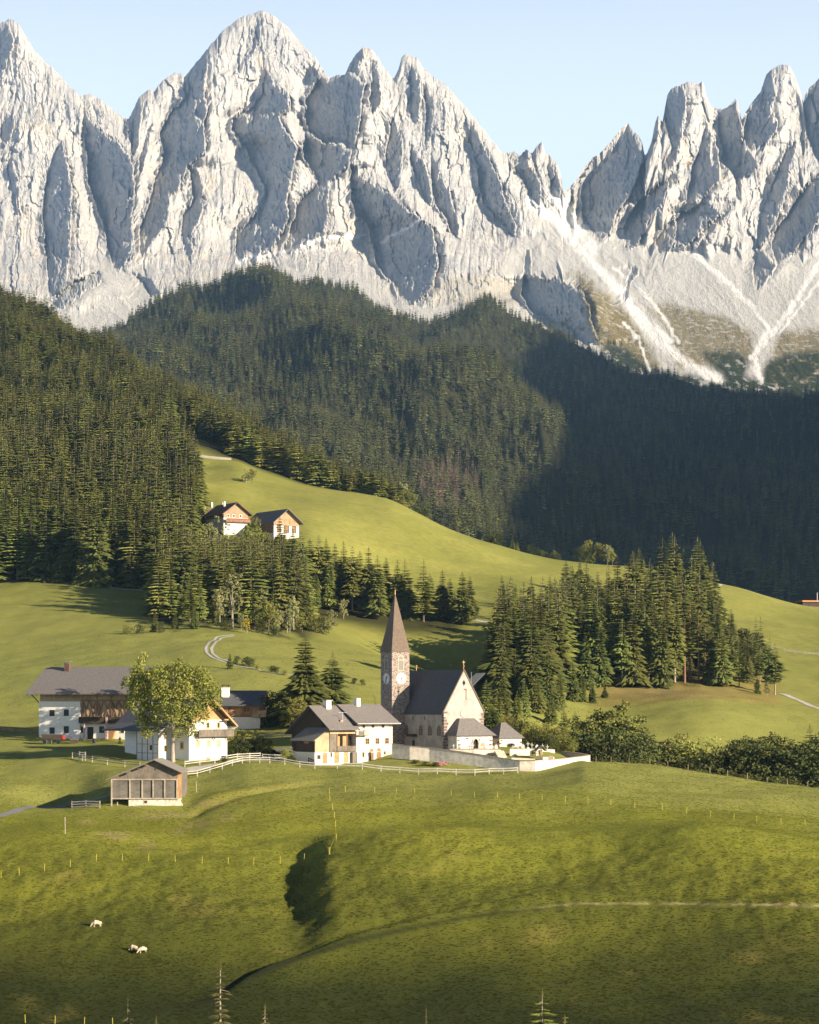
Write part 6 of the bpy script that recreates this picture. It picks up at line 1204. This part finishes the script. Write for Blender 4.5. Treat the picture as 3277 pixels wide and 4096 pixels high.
def pole_fence(pts, label, h=1.05, mat=None, wire=False, w_=.05):
    mat = mat or yel; P_ = [find(u, v, 262, 480) for u, v in pts]; o0 = P_[0]; root = empty('pole_fence', o0, 0, label, 'fence')
    for q in P_:
        t_ = rg.gauss(0, .05); q_ = q-o0; G().bar((q_.x, q_.y, q_.z-.2), (q_.x+t_, q_.y, q_.z+h), w_).put('post', mat, root)
    if wire:
        g = G(); [g.bar(tuple(a-o0+Vector((0, 0, h*.8))), tuple(c_-o0+Vector((0, 0, h*.8))), .012, 3) for a, c_ in zip(P_[:-1], P_[1:])]; g.put('wire', mat, root)
r7 = lambda L: [(x/1.0518, 3050+y/1.0518) for x, y in L]; r8 = lambda L: [(1640+x/1.0538, 2700+y/1.0538) for x, y in L]
pole_fence(r7([(-60,500),(5,490),(82,478),(188,460),(296,440),(405,418),(515,416),(626,417),(739,422),(850,427),(960,430),(1068,431),(1179,430),(1280,414),(1386,390)]), 'yellow pole fence crossing the slope below the field barn')
pole_fence(r7([(1386,135),(1388,165),(1400,200),(1407,235),(1412,275),(1414,330),(1388,388)]), 'yellow pole fence running down the edge of the dark gully', wire=True)
pole_fence(r7([(1455,125),(1578,130),(1668,134)])+r8([(20,502),(175,512),(273,518),(370,520),(463,526),(558,530),(655,538),(751,545),(848,552),(949,562),(1064,572),(1166,586),(1268,598),(1365,612),(1463,620),(1565,630),(1665,636),(1760,645)]), 'yellow pole fence stretching right across the upper meadow')
pole_fence(r7([(-40,1098),(108,1102),(232,1106),(355,1110),(475,1114)]), 'yellow pole fence at the bottom left edge')
pe_ = [(u, D) for u, D in ((2385, 449), (2445, 451), (2517, 452), (2600, 453), (2672, 454), (2753, 454), (2840, 454.5), (2911, 454.5), (2990, 454.5), (3069, 454.5), (3150, 454.5), (3232, 454.5))]
root = empty('pole_fence', at(*pe_[0]), 0, 'row of thin posts along the meadow crest before the dark trees', 'fence')
for u, D in pe_: q = at(u, D)-at(*pe_[0]); G().bar((q.x, q.y, q.z-.2), (q.x, q.y, q.z+1.15), .07).put('post', wtan, root)
for u, v, h_, lb in ((262, 3338, 2.6, 'single leaning grey post on the slope below the field barn'), (787, 3170, 1.9, 'thin pole on the bank right of the field barn')):
    q = find(u, v, 300, 450); o = G().bar((0, 0, -.3), (-.05, 0, h_), .11).put('wooden_post', wpost); o.location = q; tag(o, lb, 'post')
# ================================================================ paths (draped 5 cm above the ground)
def ribbon(name, pts, width, mat, kind='structure', dz=.09, sub=10):
    P_ = np.array([[p.x, p.y] for p in pts]); n = len(P_); tt_ = np.linspace(0, n-1, (n-1)*sub+1); X = np.interp(tt_, range(n), P_[:, 0]); Y = np.interp(tt_, range(n), P_[:, 1])
    for _ in range(3): X[1:-1] = (X[:-2]+X[1:-1]*2+X[2:])/4; Y[1:-1] = (Y[:-2]+Y[1:-1]*2+Y[2:])/4
    dx = np.gradient(X); dy = np.gradient(Y); l_ = np.hypot(dx, dy)+1e-6; nx, ny = -dy/l_, dx/l_; Vv = []; m = 5
    for k_ in range(m):
        f = (k_/(m-1)-.5)*width*(1+.12*fbm(tt_*1.7+k_, tt_*0+k_, 2)); xx = X+nx*f; yy = Y+ny*f; Vv.append(np.stack([xx, yy, ground_z(xx, yy)+dz], -1))
    Vv = np.stack(Vv, 1).reshape(-1, 3); ii = np.arange(len(Vv)).reshape(-1, m); o = mesh_np(name, Vv, np.stack([ii[:-1, :-1], ii[:-1, 1:], ii[1:, 1:], ii[1:, :-1]], -1).reshape(-1, 4), mat, smooth=True); tag(o, kind=kind); return o
fd = lambda L, a, c_: [find(u, v, a, c_) for u, v in L]
ribbon('path', fd([(937,2541),(900,2544),(866,2549),(837,2570),(823,2596),(832,2618),(861,2637),(923,2658),(994,2672),(1065,2689),(1141,2701),(1250,2712)], 560, 760), .8, gravel)
ribbon('path', fd([(937,2545),(905,2549),(882,2556),(862,2572),(846,2596),(853,2618),(880,2636),(930,2652)], 560, 760), .8, gravel)
ribbon('path', fd([(-80,3285),(0,3268),(53,3251),(187,3231),(267,3222),(340,3210),(437,3190)], 380, 420), 1.7, asph)
ribbon('path', [at(u, D) for u, D in ((690,430),(800,436),(860,440),(920,444.5),(980,447.5),(1040,449),(1060,456),(1075,468))], 2.6, gravel)
ribbon('road', [at(u, D) for u, D in ((1040,470),(1090,474),(1150,477),(1240,478))], 9, asph)
ribbon('road', fd([(1500,2440),(1580,2447),(1700,2458),(1800,2469),(1885,2479),(1990,2492)], 760, 860), 2.6, gravel)
ribbon('road', fd([(440,2352),(480,2357),(560,2362),(620,2366)], 780, 870), 2.4, gravel)
ribbon('road', fd([(3126,2775),(3180,2796),(3230,2818),(3300,2846),(3380,2870)], 640, 800), 2.4, gravel)
ribbon('path', fd([(2780,2368),(2830,2362),(2870,2344),(2885,2338)], 960, 1120), 2.2, gravel)
wall_run('stone_wall', [(694,1160,1811,1814),(760,1160,1815,1819),(830,1163,1823,1827),(880,1165,1828,1832),(925,1168,1832,1836)], 'pale dry stone wall under the trees at the top of the hill meadow', .5, M('old_wall', (.27, .25, .21)), False)
rail_fence([(2985,905),(3060,900),(3140,897),(3220,895),(3330,893)], 'pale rail fence line along the foot of the right meadow', step=5, h=1.0)
# ================================================================ parked car
p = at(1078, 462, .05); car = empty('parked_car', p, 25, 'dark car parked in the shade beside the barn house', 'car')
G().prism([(-2.1, .3), (2.1, .3), (2.15, .8), (1.3, .95), (.8, 1.42), (-1.2, 1.45), (-1.9, .98), (-2.15, .85)], .85, 'y', -.85).put('body', dkp, car); G().prism([(-1.05, .98), (1.05, .98), (.72, 1.36), (-1.05, 1.39)], .87, 'y', -.87).put('window', glass, car)
for x in (-1.35, 1.35):
    for y in (-.8, .8): w_ = G().disc((x, y-.1, .33), .33, (0, 1, 0), 16, .2).put('wheel', dkp, car); G().disc((x, y-.12 if y < 0 else y+.1, .33), .18, (0, 1, 0), 12, .03).put('rim', metal, w_)
# ================================================================ sheep
wool = M('sheep_wool', (.58, .48, .36), c2=(.42, .33, .24), scale=9, bumpd=.04)
def skin_obj(name, pts, edges, radii, mat, parent=None, sub=2):
    me = bpy.data.meshes.new(name); me.from_pydata(pts, edges, []); me.materials.append(mat); o = bpy.data.objects.new(name, me); col.objects.link(o)
    if parent: o.parent = parent
    md = o.modifiers.new('skin', 'SKIN'); md.use_smooth_shade = True
    for v, r_ in zip(me.skin_vertices[0].data, radii): v.radius = r_ if isinstance(r_, tuple) else (r_, r_)
    me.skin_vertices[0].data[0].use_root = True
    sm = o.modifiers.new('smooth', 'SUBSURF'); sm.levels = sm.render_levels = sub; return o
def sheep(u, v, face, label, sc_=1., bend=0):
    q = find(u, v, 280, 340); P_ = [(.0, 0, .62), (.38, 0, .64), (-.36, 0, .62), (-.52, 0, .55), (.55, 0, .52), (.72, 0, .26), (.84, bend, .12), (.93, bend, .06),
      (.36, .13, .42), (.38, .14, .2), (.37, .14, 0), (.32, -.13, .42), (.28, -.14, .2), (.30, -.14, 0), (-.36, .13, .42), (-.44, .14, .22), (-.40, .14, 0), (-.40, -.13, .42), (-.52, -.14, .22), (-.58, -.14, 0), (-.62, 0, .5), (-.66, 0, .36), (.74, .1, .32), (.74, -.1, .32)]
    E = [(0, 1), (0, 2), (2, 3), (1, 4), (4, 5), (5, 6), (6, 7), (1, 8), (8, 9), (9, 10), (1, 11), (11, 12), (12, 13), (2, 14), (14, 15), (15, 16), (2, 17), (17, 18), (18, 19), (3, 20), (20, 21), (5, 22), (5, 23)]
    Rr = [(.27, .29), (.24, .27), (.25, .27), (.15, .18), (.15, .17), .10, .075, .045, .07, .036, .033, .07, .036, .033, .09, .04, .033, .09, .04, .033, .05, .03, (.03, .02), (.03, .02)]
    o = skin_obj('sheep', [tuple(c_*sc_ for c_ in p_) for p_ in P_], E, [tuple(x*sc_ for x in r_) if isinstance(r_, tuple) else r_*sc_ for r_ in Rr], wool); o.location = q; o.rotation_euler = (0, 0, R(face)); tag(o, label, 'sheep', 'sheep grazing on the near slope'); return o
sheep(388, 3712, 186, 'lone cream sheep grazing apart on the left, higher on the slope', 1.0)
sheep(536, 3806, 165, 'smaller shorn looking sheep, left one of the grazing pair', .78, .1); sheep(571, 3816, 215, 'larger sheep with lowered head, right one of the grazing pair', .95)
# ================================================================ walker at the lower left edge
q = at(172, 268, 0); jac = M('dark_jacket', (.025, .03, .045)); skinm = M('skin', (.55, .33, .24), var=.08); hairm = M('brown_hair', (.10, .05, .03)); zt = hz_(q, 268, 4064)-1.74; q.z += min(.3, max(-.6, zt))
P_ = [(0, 0, .95), (0, 0, 1.15), (0, 0, 1.36), (0, 0, 1.47), (.03, 0, 1.55), (.04, 0, 1.64), (.1, .0, .9), (.12, -.06, .5), (.12, .05, .08), (.12, -.12, .03), (-.1, .0, .9), (-.12, .1, .5), (-.12, .25, .08), (-.12, .1, .03), (.19, 0, 1.40), (.25, -.02, 1.14), (.17, -.22, 1.12), (.10, -.30, 1.20), (-.19, 0, 1.40), (-.26, .02, 1.14), (-.22, -.12, .92), (-.21, -.16, .84)]
E = [(0, 1), (1, 2), (2, 3), (3, 4), (4, 5), (0, 6), (6, 7), (7, 8), (8, 9), (0, 10), (10, 11), (11, 12), (12, 13), (2, 14), (14, 15), (15, 16), (16, 17), (2, 18), (18, 19), (19, 20), (20, 21)]
Rr = [(.17, .12), (.15, .11), (.18, .12), .065, (.085, .1), (.085, .1), .10, .075, .05, .045, .10, .075, .05, .045, .075, .055, .042, .035, .075, .055, .042, .035]
per = skin_obj('person', P_, E, Rr, jac); per.location = q; per.rotation_euler = (0, 0, R(-60)); tag(per, 'walker in a dark jacket seen from head to chest at the bottom left edge', 'person')
g = G(); g.ball((.035, -.012, 1.62), .098, 14, 10); g.V = [(x, y, 1.62+(z-1.62)*1.28) for x, y, z in g.V]; g.ball((.035, -.115, 1.61), .018, 6, 4); g.ball((-.06, -.01, 1.61), .02, 6, 4); g.ball((.13, -.01, 1.61), .02, 6, 4); g.put('head', skinm, per, smooth=True)
g = G(); g.ball((.035, .012, 1.645), .108, 14, 10); g.V = [(x, max(y, -.06), max(1.6, 1.645+(z-1.645)*1.12)) for x, y, z in g.V]; g.put('hair', hairm, per, smooth=True)
for c_, sg in (((.10, -.31, 1.21), 1), ((-.21, -.17, .82), -1)):
    g = G(); g.ball(c_, .035, 8, 6)
    for k_ in range(4): g.bar(c_, (c_[0]+(-.03+.02*k_), c_[1]-.05, c_[2]-.03+.01*k_), .016, 5)
    g.bar(c_, (c_[0]+.05*sg, c_[1]-.02, c_[2]+.01), .018, 5); g.put('hand', skinm, per)
# ================================================================ grass tufts of the near meadows (beyond counting)
gt = bpy.data.collections.new('tuft_library')
def tuft_mat():
    m, t, bs = mat_new('grass_blades'); P = geopos(t); up = nd(t, 'ShaderNodeSeparateXYZ'); t.links.new(P, up.inputs[0]); c = mixc(t, noise_node(t, P, .3, 4), (.135, .150, .021), (.235, .24, .034)); c = mixc(t, mapr(t, up.outputs[1], 385, 430), c, (.22, .23, .054)); c = mixc(t, vignette_mask(t, P), c, (.038, .046, .009))
    oi = nd(t, 'ShaderNodeObjectInfo'); hs = nd(t, 'ShaderNodeHueSaturation'); t.links.new(c, hs.inputs['Color']); t.links.new(mapr(t, oi.outputs['Random'], 0, 1, .86, 1.16), hs.inputs['Value']); t.links.new(hs.outputs[0], bs.inputs['Base Color']); bs.inputs['Roughness'].default_value = .9; bs.inputs['Specular IOR Level'].default_value = .1
    tl = nd(t, 'ShaderNodeBsdfTranslucent'); t.links.new(hs.outputs[0], tl.inputs[0]); mx = nd(t, 'ShaderNodeMixShader'); mx.inputs[0].default_value = .3; t.links.new(bs.outputs[0], mx.inputs[1]); t.links.new(tl.outputs[0], mx.inputs[2]); t.links.new(mx.outputs[0], t.nodes['Material Output'].inputs[0]); return m
tmat = tuft_mat()
for j in range(6):
    V = []; Fc = []
    for _ in range(20):
        a = rnd.random()*6.28; r_ = rnd.random()*.42; h_ = .5+.5*rnd.random(); le_ = rnd.uniform(.15, .5); c_ = (math.cos(a)*r_, math.sin(a)*r_); a2 = rnd.random()*6.28; w_ = .06+.05*rnd.random(); i = len(V)
        V += [(c_[0]-math.cos(a2)*w_, c_[1]-math.sin(a2)*w_, -.05), (c_[0]+math.cos(a2)*w_, c_[1]+math.sin(a2)*w_, -.05), (c_[0]+math.cos(a)*le_*.4, c_[1]+math.sin(a)*le_*.4, h_*.7), (c_[0]+math.cos(a)*le_, c_[1]+math.sin(a)*le_, h_*.85)]
        Fc += [(i, i+1, i+2), (i+1, i+3, i+2)]
    o = mesh_np('tuft', np.array(V), np.array(Fc), tmat); col.objects.unlink(o); gt.objects.link(o); o.name = 'tuft_%02d' % j
pts = []
for d0, d1, dens in ((262, 300, 5.0), (300, 345, 4.0), (345, 400, 3.0), (400, 470, 2.0), (500, 620, .35), (620, 700, .25)):
    x0, x1 = (-60-UC)/F*d1, (3340-UC)/F*d1; n = int((x1-x0)*(d1-d0)*dens); pts.append(np.stack([rs2.uniform(x0, x1, n), rs2.uniform(d0, d1, n)], -1))
p = np.concatenate(pts); u_ = UC+p[:, 0]/p[:, 1]*F; z_ = ground_z(p[:, 0], p[:, 1]); s_ = ground_s(p[:, 0], p[:, 1]); v__ = VH-z_/p[:, 1]*F
clump = fbm(p[:, 0]/2.2, p[:, 1]/2.2, 3); big = fbm(p[:, 0]/17, p[:, 1]/17, 3)
keep = (u_ > -60)*(u_ < 3340)
def clear(a): return pdist(u_, v__, a)
keep *= ~((v__ < 3275)*(v__ > 2960)*(u_ < 2400)*(p[:, 1] > 402)*(pdist(u_, p[:, 1]*10, [(690, 4300), (860, 4400), (980, 4475), (1040, 4490), (1075, 4680)]) < 45))
keep *= ~((p[:, 1] > 436)*(p[:, 1] < 505)*(u_ > 100)*(u_ < 2370))
keep *= clear([(-80, 3285), (0, 3268), (53, 3251), (187, 3231), (267, 3222), (340, 3210), (437, 3190)]) > 12
VT_ = np.interp(u_, [-600, 900, 1000, 1190, 1400, 1600, 1850, 2000, 2300, 2700, 3277, 3900], [4300, 3960, 3905, 3835, 3768, 3722, 3672, 3652, 3622, 3620, 3628, 3640]); keep *= ~((np.abs(v__-VT_) < 10)*(u_ > 950)*(p[:, 1] < 360))
tr_ = clear([(937,2541),(900,2544),(866,2549),(837,2570),(823,2596),(832,2618),(861,2637),(923,2658),(994,2672),(1065,2689),(1141,2701),(1250,2712)])
keep *= (tr_ > 9)*(clear([(937,2545),(905,2549),(882,2556),(862,2572),(846,2596),(853,2618),(880,2636),(930,2652)]) > 8)
keep *= ~((u_ > 440)*(u_ < 730)*(p[:, 1] > 396)*(p[:, 1] < 412))
p = p[keep]; z_ = z_[keep]; clump = clump[keep]; big = big[keep]
idx_ = rs2.randint(0, 6, len(p))
hh = rs2.uniform(.04, .09, len(p)); ww = rs2.uniform(.22, .42, len(p))*np.where(p[:, 1] > 480, 1.3, 1)
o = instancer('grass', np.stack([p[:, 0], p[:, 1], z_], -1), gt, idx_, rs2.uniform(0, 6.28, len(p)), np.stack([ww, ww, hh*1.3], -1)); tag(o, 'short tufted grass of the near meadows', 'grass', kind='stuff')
# ================================================================ labels: look-alikes of a row or stand are told apart by size, part and order
ORD = 'first second third fourth fifth sixth seventh eighth ninth tenth eleventh twelfth thirteenth fourteenth fifteenth sixteenth seventeenth eighteenth nineteenth twentieth'.split()
SHORT = (('in the dense clump right of the church', 'in {} part of clump right of church'), ('at the foot of the wood above the left meadow', 'in {} part of wood foot above left meadow'), ('in the row above the church', 'in {} part of row above church'),
         ('along the stream behind the near crest', 'in {} part of stream belt behind near crest'), ('in the back row of the clump right of the church', 'in {} part of back row of clump right of church'))
def labelled():
    by = {}
    for o in bpy.data.objects:
        if o.get('category') and o.get('label') and o.parent is None: by.setdefault(o['label'], []).append(o)
    return by
ukey = lambda o: o.location.x/o.location.y
for lb, os_ in labelled().items():
    if len(os_) <= 20: continue
    sh_ = [(a, b_) for a, b_ in SHORT if a in lb]
    if not sh_: continue
    os_.sort(key=ukey); n = len(os_)
    for q, part in enumerate(('left', 'middle', 'right')):
        sub_ = os_[q*n//3:(q+1)*n//3]; hs = sorted(o.scale.z for o in sub_); med = hs[len(hs)//2]
        for o in sub_:
            base_ = lb.replace(sh_[0][0], sh_[0][1].format(part)).replace('tall spruce with a bare pale stem', 'bare stemmed spruce').replace('tall ', '')
            o['label'] = ('taller ' if o.scale.z >= med else 'shorter ')+base_
for lb, os_ in labelled().items():
    if 2 <= len(os_) <= 20:
        os_.sort(key=ukey); n = len(os_)
        for i, o in enumerate(os_):
            w_ = 'leftmost' if i == 0 else 'rightmost' if i == n-1 else ORD[i]+' from left'
            o['label'] = ' '.join((w_+', '+lb).split()[:16])
            if not o.get('group'): o['group'] = lb
